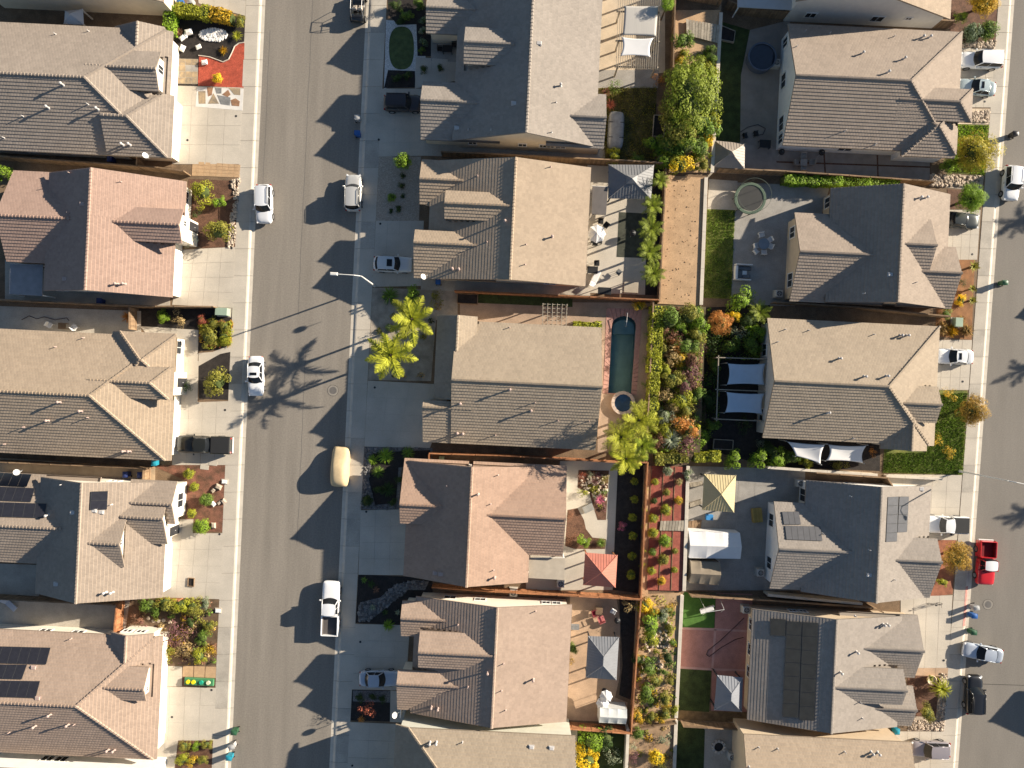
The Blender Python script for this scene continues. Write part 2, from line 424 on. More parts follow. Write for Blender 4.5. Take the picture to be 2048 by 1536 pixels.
slabs('path', [(280, 652), (398, 660), (396, 725), (345, 725)], 3, 2)
slabs('path', [(345, 725), (398, 722), (396, 806), (345, 806)], 2, 3)
sheet('path', [(397, 706), (425, 704), (462, 690), (464, 703), (440, 708), (415, 722), (397, 732)], concrete, .128)
sheet('planting_bed', [(397, 732), (415, 722), (440, 708), (463, 703), (461, 800), (398, 797)], black_mulch, .12)
slabs('driveway', [(352, 806), (462, 802), (457, 930), (345, 930)], 4, 4)
sheet('side_yard', [(-60, 610), (282, 622), (282, 672), (-60, 660)], concrete_old, .124)
sheet('planting_bed', [(308, 932), (388, 926), (390, 906), (456, 904), (449, 1064), (392, 1062), (370, 1040), (372, 962)], mat('bark_chips', (.15, .085, .05), var=.35, scale=1.0, fine=.3, fscale=11, bump=.03, bscale=16, col2=(.2, .085, .055)), .12)
for q in ([(418, 914), (436, 916), (434, 932), (418, 930)], [(401, 929), (418, 931), (417, 940), (400, 938)]):
    sheet('stepping_slab', q, concrete, .15)
slabs('driveway', [(336, 1066), (449, 1066), (441, 1198), (322, 1194)], 4, 4)
slabs('patio', [(345, 1038), (388, 1038), (386, 1072), (340, 1072)], 2, 2)
sheet('side_yard', [(-60, 912), (310, 935), (310, 965), (-60, 948)], mat('tan_paving', (.40, .31, .21), var=.12), .122)
sheet('side_yard', [(-60, 1190), (260, 1198), (250, 1262), (-60, 1262)], concrete_old, .122)
sheet('side_yard', [(-60, 1125), (78, 1130), (78, 1194), (-60, 1190)], concrete_old, .121)
sheet('planting_bed', [(255, 1198), (441, 1197), (435, 1330), (300, 1333), (300, 1250)], mat('garden_soil', (.13, .085, .05), var=.35, scale=1.2, fine=.3, bump=.03, bscale=12), .12)
slabs('path', [(366, 1330), (434, 1332), (433, 1356), (365, 1353)], 3, 1, m=paver_tan, child='paver', gap=.05, base=soil)
sheet('planting_bed', [(365, 1353), (433, 1356), (432, 1374), (365, 1371)], brown_mulch, .122)
slabs('driveway', [(310, 1330), (365, 1332), (365, 1372), (310, 1372)], 2, 2)
slabs('driveway', [(310, 1372), (433, 1375), (428, 1480), (306, 1480)], 4, 3)
sheet('planting_bed', [(358, 1479), (427, 1481), (424, 1560), (345, 1560)], brown_mulch, .12)
slabs('path', [(306, 1480), (357, 1480), (345, 1580), (300, 1580)], 2, 3)
sheet('side_yard', [(-60, 1500), (310, 1512), (310, 1560), (-60, 1560)], concrete, .122)

# --- centre lots, street side
sheet('gravel_bed', [(772, 40), (852, 45), (850, 152), (768, 178)], white_gravel, .12)
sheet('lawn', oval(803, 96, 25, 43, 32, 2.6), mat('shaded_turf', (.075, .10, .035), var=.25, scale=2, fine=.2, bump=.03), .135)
sheet('mulch_bed', [(772, -40), (852, -40), (852, 48), (795, 50), (778, 30)], black_mulch, .122)
sheet('mulch_bed', [(776, 140), (830, 142), (831, 174), (768, 176)], black_mulch, .126)
sheet('planting_bed', [(832, 30), (862, 30), (862, 112), (835, 112)], black_mulch, .126)
sheet('patio', [(862, 60), (935, 60), (935, 125), (862, 122)], paver_grey, .13)
slabs('path', [(832, 115), (928, 122), (925, 160), (830, 178)], 3, 2)
slabs('driveway', [(764, 178), (850, 178), (850, 312), (757, 314)], 3, 5)
slabs('path', [(850, 278), (1210, 292), (1210, 322), (850, 312)], 12, 1, m=concrete_old)
sheet('gravel_bed', [(757, 313), (842, 313), (838, 442), (751, 442)], gravel, .12)
slabs('driveway', [(752, 442), (848, 442), (842, 572), (745, 574)], 4, 5)
slabs('path', [(842, 545), (1180, 566), (1180, 592), (842, 580)], 10, 1, m=concrete_old)
sheet('planting_bed', [(745, 575), (915, 582), (915, 640), (872, 640), (862, 762), (736, 760)], mat('soil_gravel', (.33, .28, .22), var=.25, scale=1, fine=.3, bump=.02), .118)
slabs('driveway', [(736, 761), (905, 770), (860, 896), (729, 893)], 4, 4)
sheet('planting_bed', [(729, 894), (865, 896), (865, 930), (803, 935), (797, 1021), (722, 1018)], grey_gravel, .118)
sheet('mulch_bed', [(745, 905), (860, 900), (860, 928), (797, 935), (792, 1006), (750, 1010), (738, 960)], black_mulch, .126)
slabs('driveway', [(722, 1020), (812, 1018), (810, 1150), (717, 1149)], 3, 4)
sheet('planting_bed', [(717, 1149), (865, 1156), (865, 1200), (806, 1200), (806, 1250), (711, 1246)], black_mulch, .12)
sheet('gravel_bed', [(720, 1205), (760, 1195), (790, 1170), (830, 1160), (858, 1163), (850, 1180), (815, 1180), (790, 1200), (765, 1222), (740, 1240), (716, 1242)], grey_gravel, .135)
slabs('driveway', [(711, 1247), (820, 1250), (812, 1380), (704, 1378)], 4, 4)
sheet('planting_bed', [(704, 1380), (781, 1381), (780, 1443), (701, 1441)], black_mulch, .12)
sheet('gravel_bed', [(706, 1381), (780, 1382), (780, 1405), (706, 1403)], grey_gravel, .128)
slabs('path', [(781, 1380), (830, 1385), (830, 1445), (780, 1443)], 2, 2)
slabs('driveway', [(700, 1443), (860, 1450), (850, 1620), (690, 1620)], 4, 5)

# --- centre lots, back yards
sheet('patio', [(1190, -60), (1330, -60), (1330, 145), (1190, 160)], concrete_warm, .12)
sheet('patio', [(1195, 140), (1318, 140), (1316, 176), (1195, 176)], paver_grey, .125)
sheet('lawn', [(1195, 172), (1314, 170), (1308, 322), (1200, 322)], mat('thin_lawn', (.075, .075, .022), var=.45, scale=.7, fine=.3, bump=.05, bscale=12, col2=(.12, .095, .035)), .122)
sheet('patio', [(1175, 330), (1310, 338), (1305, 590), (1165, 585)], concrete, .12)
sheet('lawn', [(1238, 424), (1296, 427), (1290, 516), (1233, 514)], mat('worn_turf', (.055, .058, .042), var=.3, scale=1.5, fine=.2), .13)
sheet('planting_bed', [(1296, 335), (1330, 335), (1318, 590), (1290, 590)], black_mulch, .124)
sheet('dirt_field', [(1330, 350), (1413, 356), (1403, 612), (1315, 607)], tan_soil, SZ)
sheet('slope', [(1345, 20), (1440, 20), (1427, 345), (1336, 345)], tan_soil, SZ)
sheet('slope', [(1345, -80), (1440, -80), (1436, 12), (1345, -10)], tan_soil, .128)
pdm = mat('pool_deck', (.36, .26, .185), var=.16, scale=.8, fine=.12, fscale=8)
for q in ([(920, 603), (1312, 606), PH[1], PH[0], (1195, 616), (1195, 660), (920, 640)], [PH[1], (1311, 619), (1303, 791), PH[2]], [(1195, 616), PH[0], PH[3], (1195, 786)], [(1195, 786), PH[3], PH[2], (1303, 791), (1298, 905), (1195, 905)]):
    sheet('pool_deck', q, pdm, .12)
sheet('lawn', [(955, 588), (1145, 598), (1145, 614), (955, 606)], grass_dark, .126)
sheet('planting_bed', [(1303, 608), (1412, 614), (1400, 905), (1290, 905)], mat('overgrown_soil', (.10, .078, .04), var=.4, scale=1.0, fine=.35, bump=.04, bscale=10), SZ)
sheet('planting_bed', [(1405, 615), (1540, 610), (1530, 930), (1415, 900)], black_mulch, .126)
sheet('patio', [(1120, 922), (1236, 922), (1228, 1105), (1225, 1180), (1052, 1180), (1052, 1110), (1110, 1110)], concrete, .12)
sheet('mulch_bed', [(1157, 940), (1218, 941), (1212, 1040), (1195, 1040), (1178, 985), (1155, 975)], brown_mulch, .128)
sheet('mulch_bed', [(1135, 1020), (1155, 1016), (1168, 1040), (1172, 1058), (1185, 1075), (1212, 1078), (1210, 1098), (1150, 1098), (1130, 1092)], brown_mulch, .128)
sheet('mulch_bed', [(1236, 924), (1288, 925), (1276, 1186), (1226, 1180)], black_mulch, .124)
sheet('gravel_bed', [(1288, 930), (1302, 932), (1296, 1190), (1280, 1188)], tan_soil, SZ - .02)
sheet('mulch_bed', [(1302, 932), (1372, 934), (1370, 1182), (1294, 1180)], terra_mulch, SZ)
sheet('patio', [(1140, 1192), (1232, 1192), (1240, 1240), (1240, 1350), (1230, 1395), (1255, 1405), (1252, 1445), (1130, 1440)], patio_tan, .12)
sheet('mulch_bed', [(1238, 1192), (1273, 1192), (1262, 1400), (1238, 1390), (1245, 1330)], black_mulch, .122)
sheet('slope', [(1273, 1190), (1362, 1186), (1352, 1440), (1262, 1452)], mat('dry_slope', (.42, .28, .16), var=.2, scale=1.2, fine=.2, bump=.03, bscale=9), SZ)
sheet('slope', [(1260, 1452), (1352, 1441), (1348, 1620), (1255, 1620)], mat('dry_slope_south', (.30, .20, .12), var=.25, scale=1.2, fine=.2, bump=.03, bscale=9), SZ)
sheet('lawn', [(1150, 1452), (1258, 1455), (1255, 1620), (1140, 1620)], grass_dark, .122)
slabs('path', [(1118, 1450), (1155, 1455), (1152, 1545), (1118, 1545)], 1, 3)

# --- east lots
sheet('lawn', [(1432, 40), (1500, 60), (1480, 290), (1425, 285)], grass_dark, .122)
sheet('patio', [(1500, 60), (1580, 40), (1580, 300), (1480, 300), (1482, 150)], mat('stamped_concrete', (.27, .235, .20), var=.15, scale=.7, fine=.1), .126)
slabs('patio', [(1540, 296), (1860, 308), (1860, 362), (1545, 352)], 3, 2, m=mat('side_patio', (.30, .26, .22), var=.15, scale=1), gap=.1, base=brown_mulch)
sheet('patio', [(1415, 285), (1545, 292), (1560, 352), (1415, 345)], mat('rear_patio', (.29, .25, .215), var=.15, scale=.8), .129)
sheet('patio', [(1470, 365), (1660, 372), (1590, 612), (1462, 610)], paver_grey, .12)
sheet('patio', [(1418, 358), (1475, 362), (1475, 420), (1415, 418)], concrete_old, .122)
sheet('lawn', [(1414, 418), (1470, 420), (1462, 598), (1407, 596)], grass, .126)
sheet('mulch_bed', [(1532, 870), (1760, 885), (1760, 942), (1530, 932)], black_mulch, .12)
slabs('patio', [(1378, 932), (1610, 938), (1600, 1180), (1368, 1180)], 7, 7, m=paver_grey, child='paver', gap=.012, jit=.002)
sheet('lawn', [(1364, 1184), (1432, 1186), (1428, 1256), (1361, 1255)], turf, .124)
sheet('patio', [(1432, 1186), (1505, 1188), (1500, 1440), (1422, 1430), (1424, 1338), (1358, 1335), (1362, 1256), (1430, 1257)], paver_pink, .12)
bandm = mat('pink_band', (.46, .27, .23), var=.1)
with level(ZR):
    bb = MB()
    for p, q in (((1361, 1256), (1428, 1258)), ((1428, 1258), (1500, 1262)), ((1430, 1258), (1424, 1338)), ((1358, 1334), (1424, 1338)), ((1424, 1338), (1500, 1340))):
        a, b = Vector(W(*p)), Vector(W(*q)); d = (b - a).normalized() * .13; n = Vector((-d.y, d.x))
        bb.prism([tuple(a + n), tuple(a - n), tuple(b - n), tuple(b + n)], .05, .127)
    struct('paving_band', bb, bandm)
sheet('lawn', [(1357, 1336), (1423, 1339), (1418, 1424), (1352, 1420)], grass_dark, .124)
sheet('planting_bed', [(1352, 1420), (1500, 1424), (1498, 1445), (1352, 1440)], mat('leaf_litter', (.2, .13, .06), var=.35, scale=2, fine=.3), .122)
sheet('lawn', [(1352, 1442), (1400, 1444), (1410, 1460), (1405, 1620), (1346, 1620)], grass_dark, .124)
sheet('patio', [(1405, 1444), (1490, 1444), (1500, 1620), (1405, 1620)], concrete_old, .12)
# fronts by the right-hand street
sheet('planting_bed', [(1895, 0), (1996, -20), (1990, 96), (1915, 92), (1890, 40)], brown_mulch, .12)
slabs('driveway', [(1912, 96), (1989, 97), (1980, 216), (1905, 215)], [0, .38, .6, .8, 1], 4)
slabs('path', [(1880, 218), (1979, 218), (1976, 250), (1880, 248)], [0, .5, .7, .85, 1], 2, m=concrete_warm)
sheet('lawn', [(1905, 248), (1976, 250), (1968, 352), (1895, 345)], grass, .128)
sheet('gravel_bed', [(1858, 348), (1968, 352), (1964, 382), (1858, 372)], gravel, .13)
slabs('driveway', [(1890, 420), (1960, 420), (1953, 520), (1885, 520)], 4, 4)
sheet('planting_bed', [(1895, 378), (1965, 384), (1962, 420), (1895, 418)], brown_mulch, .124)
sheet('planting_bed', [(1880, 520), (1950, 518), (1943, 680), (1870, 672)], mat('orange_mulch', (.25, .12, .05), var=.3, scale=1.2, fine=.3, bump=.03), .12)
slabs('driveway', [(1865, 680), (1943, 680), (1936, 780), (1860, 780)], 4, 4)
sheet('lawn', [(1770, 880), (1850, 880), (1860, 780), (1935, 781), (1924, 950), (1765, 946)], grass, .128)
slabs('driveway', [(1775, 948), (1923, 950), (1913, 1078), (1850, 1076), (1775, 985)], 1, 1) if False else slabs('driveway', [(1775, 948), (1923, 950), (1913, 1080), (1775, 1078)], 5, 4)
sheet('mulch_bed', [(1860, 1080), (1912, 1080), (1905, 1188), (1850, 1195)], mat('front_mulch', (.26, .10, .055), var=.3, scale=1.5, fine=.3), .12)
slabs('driveway', [(1800, 1192), (1904, 1190), (1896, 1335), (1800, 1335)], 4, 4)
slabs('path', [(1820, 1335), (1895, 1335), (1894, 1352), (1820, 1350)], 3, 1, m=patio_tan)
sheet('mulch_bed', [(1815, 1350), (1882, 1350), (1876, 1440), (1815, 1440)], brown_mulch, .124)
sheet('gravel_bed', [(1880, 1345), (1894, 1345), (1886, 1462), (1815, 1462), (1820, 1432), (1872, 1435)], gravel, .128)
slabs('driveway', [(1790, 1462), (1886, 1462), (1878, 1620), (1790, 1620)], 4, 5)
# ---------------------------------------------------------------- houses
T0 = 0.445
class Blk:
    def __init__(s, rect, planes, ends): s.rect, s.planes, s.ends = rect, planes, ends
    def z(s, u, v):
        if not (s.rect[0] - 1e-6 <= u <= s.rect[1] + 1e-6 and s.rect[2] - 1e-6 <= v <= s.rect[3] + 1e-6): return -99
        return min(a * u + b * v + c for a, b, c in s.planes)
def roofz(blks, u, v): return max([b.z(u, v) for b in blks] + [-99])
def solve_j(blks, px):
    h = 4.5
    for _ in range(14): 
        u, v = W(px[0], px[1], h); z = roofz(blks, u, v)
        if z < 0: break
        h = z
    return h
def block(blks, axis, e1, e2, s1, s2, hr=None, k1='g', k2='g', h1=None, h2=None, t=T0, eave=2.85, butt=0.05):
    """axis u: ridge runs along the street grid's u; e1/e2 ridge ends, s1/s2 eaves (north, south) or (west, east); k: g gable, h hip, j runs into the roof"""
    ri = 1 if axis == 'u' else 0; ei = 1 - ri
    if hr is None and (k1 == 'j' or k2 == 'j'): hr = solve_j(blks, e1 if k1 == 'j' else e2)
    auto = hr is None
    if auto: hr = 6.0
    for it in range(12 if auto else 1):
        r = 0.5 * (W(*e1, hr)[ri] + W(*e2, hr)[ri])
        def eav(px):
            h = 3.0
            for _ in range(8): h = hr - t * abs(W(*px, h)[ri] - r)
            return W(*px, h)[ri], h
        a1, ha = eav(s1); a2, hb = eav(s2)
        if auto: hr += eave - min(ha, hb)
    lo, hi = min(a1, a2), max(a1, a2)
    q1, q2 = W(*e1, hr)[ei], W(*e2, hr)[ei]
    x1, x2 = q1, q2      # plan ends along the ridge axis
    if axis == 'v': pass
    pl = []
    def mk(slope_axis, sign, at):   # z falls in +sign direction of slope_axis from 'at'
        g = -t * sign
        return (g if slope_axis == 0 else 0.0, g if slope_axis == 1 else 0.0, hr - g * at)
    pl.append(mk(ri, 1, r)); pl.append(mk(ri, -1, r))
    for which, q, k, hp in ((1, q1, k1, h1), (2, q2, k2, h2)):
        other = q2 if which == 1 else q1
        sg = 1 if q > other or (q == other and which == 2) else -1
        if axis == 'u': sg = -1 if which == 1 else 1
        else: sg = 1 if which == 1 else -1
        if k == 'h':
            h = 3.0
            for _ in range(8): h = hr - t * abs(W(*hp, h)[ei] - q)
            q = W(*hp, h)[ei]
            pl.append(mk(ei, sg, q1 if which == 1 else q2))
        elif k == 'j':
            d = 0.0; zz = -99
            while d < 2.4:
                u = (q + sg * d, r) if axis == 'u' else (r, q + sg * d)
                z = roofz(blks, *u)
                if z < zz - 1e-4: break
                zz = z; d += 0.15
            q = q + sg * d * 0.98
        if which == 1: x1 = q
        else: x2 = q
    l2, h2_ = min(x1, x2), max(x1, x2)
    rect = (l2, h2_, lo, hi) if axis == 'u' else (lo, hi, l2, h2_)
    b = Blk(rect, pl, (k1, k2)); b.axis = axis; b.hr = hr; b.butt = butt; b.t = t; b.barrel = .006 if butt > .04 else 0.0
    blks.append(b)
    return b

CW, TW = 0.325, 0.33
def roof_faces(b):
    u0, u1, v0, v1 = b.rect
    out = []
    for i, (a, bb, c) in enumerate(b.planes):
        p = [(u0, v0), (u1, v0), (u1, v1), (u0, v1)]
        for j, (a2, b2, c2) in enumerate(b.planes):
            if j != i: p = clip(p, a2 - a, b2 - bb, c2 - c)
            if len(p) < 3: break
        if len(p) >= 3 and abs(area(p)) > 0.02: out.append((i, p))
    return out
def buried(b, blks, u, v, z, d=0.28):
    for o in blks:
        if o is not b and o.z(u, v) > z + d: return True
    return False
rt = random.Random(3)
def tile_roof(house, b, blks, roof_mats):
    mb = MB(); cap = MB()
    fs = roof_faces(b)
    for i, p in fs:
        A, B, C = b.planes[i]
        pz = lambda u, v: A * u + B * v + C
        g = math.hypot(A, B); d = (-A / g, -B / g); e = (-d[1], d[0])
        s = [q[0] * d[0] + q[1] * d[1] for q in p]
        smax = max(s); smin = min(s)
        # underside and edge boards
        n = len(p)
        mb.poly([(q[0], q[1], pz(*q) - .17) for q in p[::-1]], 1)
        for k in range(n):
            q, w = p[k], p[(k + 1) % n]
            mb.poly([(q[0], q[1], pz(*q) - .17), (w[0], w[1], pz(*w) - .17), (w[0], w[1], pz(*w) + .03), (q[0], q[1], pz(*q) + .03)], 1)
        nc = int(math.ceil((smax - smin) / CW))
        for c in range(nc):
            sb = smax - c * CW + 0.03; st = sb - CW      # sb: lower edge of the course
            band = clip(p, d[0], d[1], -st)
            if c: band = clip(band, -d[0], -d[1], sb)
            else: sb = smax
            if len(band) < 3: continue
            ws = [q[0] * e[0] + q[1] * e[1] for q in band]
            w0, w1 = min(ws), max(ws)
            off = (0.5 * TW if c % 2 else 0.0)
            k = math.floor((w0 - off) / TW)
            while k * TW + off < w1:
                a0 = k * TW + off; a1 = a0 + TW; k += 1
                t = clip(clip(band, e[0], e[1], -a0), -e[0], -e[1], a1)
                if len(t) < 3: continue
                cu = sum(q[0] for q in t) / len(t); cv = sum(q[1] for q in t) / len(t)
                if len(blks) > 1 and buried(b, blks, cu, cv, pz(cu, cv)): continue
                bu = b.butt * rt.uniform(.93, 1.07); tv = rt.random()
                am = a0 + .5 * TW
                for t in ((clip(t, -e[0], -e[1], am), clip(t, e[0], e[1], -am)) if b.barrel else (t,)):
                  if len(t) < 3: continue
                  vs = []; low = []
                  for q in t:
                    br = b.barrel * (1 - abs(q[0] * e[0] + q[1] * e[1] - am) / (.5 * TW))
                    f = (q[0] * d[0] + q[1] * d[1] - st) / (sb - st) if sb > st else 0
                    vs.append((q[0], q[1], pz(*q) + .008 + br + bu * max(0, min(1, f))))
                    low.append(f > .995)
                  if area(t) < 0: vs = vs[::-1]; low = low[::-1]
                  mb.poly(vs, 0, tv)
                  m = len(vs)
                  for x in range(m):
                    y = (x + 1) % m
                    if low[x] and low[y]:
                        p0, p1 = vs[x], vs[y]
                        mb.poly([p0, (p0[0], p0[1], p0[2] - bu - .02), (p1[0], p1[1], p1[2] - bu - .02), p1], 0, tv)
    # ridge and hip caps
    for i, p in fs:
        A, B, C = b.planes[i]
        for k in range(len(p)):
            q, w = p[k], p[(k + 1) % len(p)]
            zq, zw = A * q[0] + B * q[1] + C, A * w[0] + B * w[1] + C
            for j, (a2, b2, c2) in enumerate(b.planes):
                if j <= i: continue
                if abs(a2 * q[0] + b2 * q[1] + c2 - zq) < 1e-3 and abs(a2 * w[0] + b2 * w[1] + c2 - zw) < 1e-3:
                    P, Q = Vector((*q, zq + .03)), Vector((*w, zw + .03))
                    L = (Q - P).length
                    if L < .4: continue
                    D = (Q - P) / L; sd_ = Vector((0, 0, 1)).cross(D).normalized(); up = D.cross(sd_)
                    nn = int(L / .37)
                    for c in range(nn):
                        x = P + D * (c * L / nn); y = P + D * ((c + 1.06) * L / nn)
                        mid = (x + y) / 2
                        if len(blks) > 1 and buried(b, blks, mid.x, mid.y, mid.z, .12): continue
                        tv = rt.random()
                        r0, r1 = .115, .18
                        vs = []
                        for (pt, r, l) in ((x, r0, -.015), (y, r1, .05)):
                            for sx, hz in ((-1, -.05), (-.55, .07), (.55, .07), (1, -.05)):
                                vs.append(pt + sd_ * (sx * r) + up * (hz + l))
                        cap.add(vs, [(0, 1, 5, 4), (1, 2, 6, 5), (2, 3, 7, 6), (4, 5, 6, 7)], 0, tv)
    o = mb.build('roof', roof_mats, parent=house, attr='tv')
    if cap.f: cap.build('ridge_tiles', roof_mats[0], parent=o, attr='tv', kind='stuff')
    return o
def wall_of(house, b, m, base=0.0):
    u0, u1, v0, v1 = b.rect
    k1, k2 = b.ends
    ge, ev = .34, .48
    if b.axis == 'u': iu0 = 0 if k1 == 'j' else (ge if k1 == 'g' else ev); iu1 = 0 if k2 == 'j' else (ge if k2 == 'g' else ev); iv0 = iv1 = ev
    else: iv1 = 0 if k1 == 'j' else (ge if k1 == 'g' else ev); iv0 = 0 if k2 == 'j' else (ge if k2 == 'g' else ev); iu0 = iu1 = ev
    r = (u0 + iu0, u1 - iu1, v0 + iv0, v1 - iv1); b.wr = r
    c = [(r[0], r[2]), (r[1], r[2]), (r[1], r[3]), (r[0], r[3])]
    pts = []
    for i in range(4):
        p, q = c[i], c[(i + 1) % 4]; n = max(2, int(math.dist(p, q) / .5))
        pts += [(p[0] + (q[0] - p[0]) * k / n, p[1] + (q[1] - p[1]) * k / n) for k in range(n)]
    mb = MB(); n = len(pts)
    for i in range(n):
        p, q = pts[i], pts[(i + 1) % n]
        mb.poly([(*p, base), (*q, base), (*q, b.z(*q) - .14), (*p, b.z(*p) - .14)])
    # foundation plinth
    return mb.build('wall', m, parent=house)
frame_m = mat('window_frame', (.72, .70, .66), var=.03, rough=.5)
def wpos(b, side, px, z):
    """point on the wall face of block b on side N/S/E/W at the photo column/row px"""
    r = b.wr
    u, v = W(*px, z)
    if side == 'E': return (r[1], v, (1, 0))
    if side == 'W': return (r[0], v, (-1, 0))
    if side == 'N': return (u, r[3], (0, 1))
    return (u, r[2], (0, -1))
@sided
def window(house, b, side, px, w=1.3, h=1.1, z=1.6):
    u, v, n = wpos(b, side, px, z)
    rz = math.atan2(n[1], n[0]) + math.pi / 2
    t = Vector((-n[1], n[0], 0)); N = Vector((n[0], n[1], 0)); c = Vector((u, v, z))
    fr = MB()
    def bar(dx, dz, sx, sz, dep=.07): 
        p = c + t * dx + N * (.035); fr.box(p.x, p.y, p.z + dz, sx, dep, sz, rz)
    bar(0, h / 2, w + .16, .09); bar(0, -h / 2, w + .16, .09); bar(-w / 2, 0, .09, h - .09); bar(w / 2, 0, .09, h - .09); bar(0, 0, .05, h - .09, .05)
    o = fr.build('window', frame_m, parent=house)
    for sg in (-1, 1):
        p = c + t * (sg * w / 4) + N * .012
        MB().box(p.x, p.y, p.z, w / 2 - .07, .02, h - .10, rz).build('pane', glass, parent=o)
    return o
@sided
def door(house, b, side, px, w=1.0, h=2.1, m=None):
    u, v, n = wpos(b, side, px, 1); rz = math.atan2(n[1], n[0]) + math.pi / 2
    o = MB().box(u + n[0] * .03, v + n[1] * .03, .12 + h / 2, w, .07, h, rz).build('door', m or mat('door_brown', (.12, .07, .045), var=.1), parent=house)
    MB().box(u + n[0] * .1, v + n[1] * .1, 1.1, .05, .07, .14, rz).build('handle', galv, parent=o)
@sided
def garage(house, b, side, px, w=4.9, h=2.15):
    u, v, n = wpos(b, side, px, 1); rz = math.atan2(n[1], n[0]) + math.pi / 2
    t = Vector((-n[1], n[0]))
    o = MB().box(u + n[0] * .02, v + n[1] * .02, .12 + h / 2, w + .2, .05, h + .1, rz).build('garage_door', white_m, parent=house)
    for k in range(4):
        mb = MB(); zc = .12 + (k + .5) * h / 4
        mb.box(u + n[0] * .055, v + n[1] * .055, zc, w, .04, h / 4 - .02, rz)
        for i in range(6):
            q = (i + .5) / 6 * w - w / 2
            mb.box(u + n[0] * .08 + t.x * q, v + n[1] * .08 + t.y * q, zc, w / 6 - .16, .025, h / 4 - .18, rz)
        mb.build('door_panel', white_m, parent=o)
cowl_m = mat('vent_cap', (.46, .44, .42), rough=.5, var=.1)
pinkcowl = mat('vent_cap_painted', (.40, .30, .26), rough=.6, var=.1)
@sided
def vents(house, blks, spec, m=None):
    """roof penetrations: p thin pipe, c capped flue, o low box vent, d satellite dish"""
    m = m or cowl_m
    for k, px, py in spec:
        z = solve_j(blks, (px, py)); u, v = W(px, py, z)
        mb = MB()
        if k == 'p':
            mb.lathe([(.13, -.04), (.05, .1), (.045, .42), (0, .42)], 8, (u, v, z)); nm = 'vent_pipe'
        elif k == 'c':
            mb.lathe([(.2, -.06), (.09, .12), (.09, .5), (.15, .53), (.15, .60), (.09, .68), (0, .70)], 10, (u, v, z)); nm = 'flue'
        elif k == 'o':
            mb.box(u, v, z + .10, .5, .38, .14, 0, bev=.04); mb.box(u, v, z + .02, .62, .5, .05); nm = 'roof_vent'
        else:
            mb.tube((u, v, z - .1), (u + .05, v, z + .65), .03); nm = 'satellite_dish'
            mb.tube((u + .05, v, z + .6), (u + .55, v + .25, z + .55), .02, n=5)
            D = Vector((.55, .25, .65)).normalized(); a = D.orthogonal().normalized(); bq = D.cross(a)
            c = Vector((u + .05, v, z + .75)); pr = [(0, .0), (.16, .02), (.31, .07), (.33, .09)]
            vs = []; n = 14
            for r, q in pr:
                for i in range(n):
                    th = 2 * math.pi * i / n; vs.append(c + a * (r * math.cos(th)) + bq * (r * math.sin(th)) + D * q)
            mb.add(vs, [(x * n + i, x * n + (i + 1) % n, x * n + n + (i + 1) % n, x * n + n + i) for x in range(3) for i in range(n)])
        mb.build(nm, galv if k == 'd' else m, parent=house, smooth=False)
@sided
def solar(house, blks, c, nx, ny, m=None, lift=.14, skip=()):
    """panels between four photo corners on one roof plane"""
    m = m or solar_m
    zs = [solve_j(blks, p) for p in c]
    cw = [(*W(p[0], p[1], z + lift), z + lift) for p, z in zip(c, zs)]
    e1 = math.dist(cw[0], cw[1]) / nx; e2 = math.dist(cw[0], cw[3]) / ny
    fm = mat('panel_frame', (.09, .09, .09), rough=.4, metal=.5, var=.05)
    for i in range(nx):
        for j in range(ny):
            if (i, j) in skip: continue
            g1, g2 = .010 / e1 / nx, .010 / e2 / ny
            q = [Vector(bil(cw, s, t)) for s, t in ((i / nx + g1, j / ny + g2), ((i + 1) / nx - g1, j / ny + g2), ((i + 1) / nx - g1, (j + 1) / ny - g2), (i / nx + g1, (j + 1) / ny - g2))]
            nrm = (q[1] - q[0]).cross(q[3] - q[0]).normalized()
            if nrm.z < 0: q = q[::-1]; nrm = -nrm
            ce = sum(q, Vector()) / 4
            ins = [p + (ce - p).normalized() * .035 for p in q]
            mb = MB()
            dn = [p - nrm * .05 for p in q]
            mb.add(q + ins + dn, [(0, 1, 5, 4), (1, 2, 6, 5), (2, 3, 7, 6), (3, 0, 4, 7), (8, 9, 1, 0), (9, 10, 2, 1), (10, 11, 3, 2), (11, 8, 0, 3)], 1)
            mb.add(ins, [(0, 1, 2, 3)], 0)
            mb.build('solar_panel', [m, fm], parent=house)
    rl = MB()
    for t in (.25, .75):
        a, b_ = Vector(bil(cw, .01, t)), Vector(bil(cw, .99, t))
        rl.tube(a - Vector((0, 0, .1)), b_ - Vector((0, 0, .1)), .03, n=4)
    rl.build('panel_rail', grey_m, parent=house)
ROOFS = {}
def roof_mats(name, col, col2=None, var=.05):
    return [mat('roof_' + name, col, var=var, scale=.35, fine=.06, fscale=5, attr='tv', avar=.07, col2=col2), mat('fascia_' + name, tuple(c * .8 for c in col), var=.05)]
@sided
def house(label, blocks, rm, wm, group='houses of the estate', centre=None):
    blks = []
    for spec in blocks:
        a = spec[0]; block(blks, a, *spec[1:5], **(spec[5] if len(spec) > 5 else {}))
    r = blks[0].rect
    h = thing('house', label, 'house', ((r[0] + r[1]) / 2, (r[2] + r[3]) / 2, 0), 0, group)
    for b in blks:
        tile_roof(h, b, blks, rm); wall_of(h, b, wm)
    print('HOUSE', label[:40], [round(b.hr, 2) for b in blks], [round(min(b.z(b.rect[0] + .01, b.rect[2] + .01), b.z(b.rect[1] - .01, b.rect[3] - .01)), 2) for b in blks])
    return h, blks
J2 = dict(k2='j'); J1 = dict(k1='j')
rm_brown = roof_mats('brown_grey', (.285, .238, .195))
rm_pink = roof_mats('rose_brown', (.325, .225, .178))
rm_tan = roof_mats('sand', (.335, .262, .19))
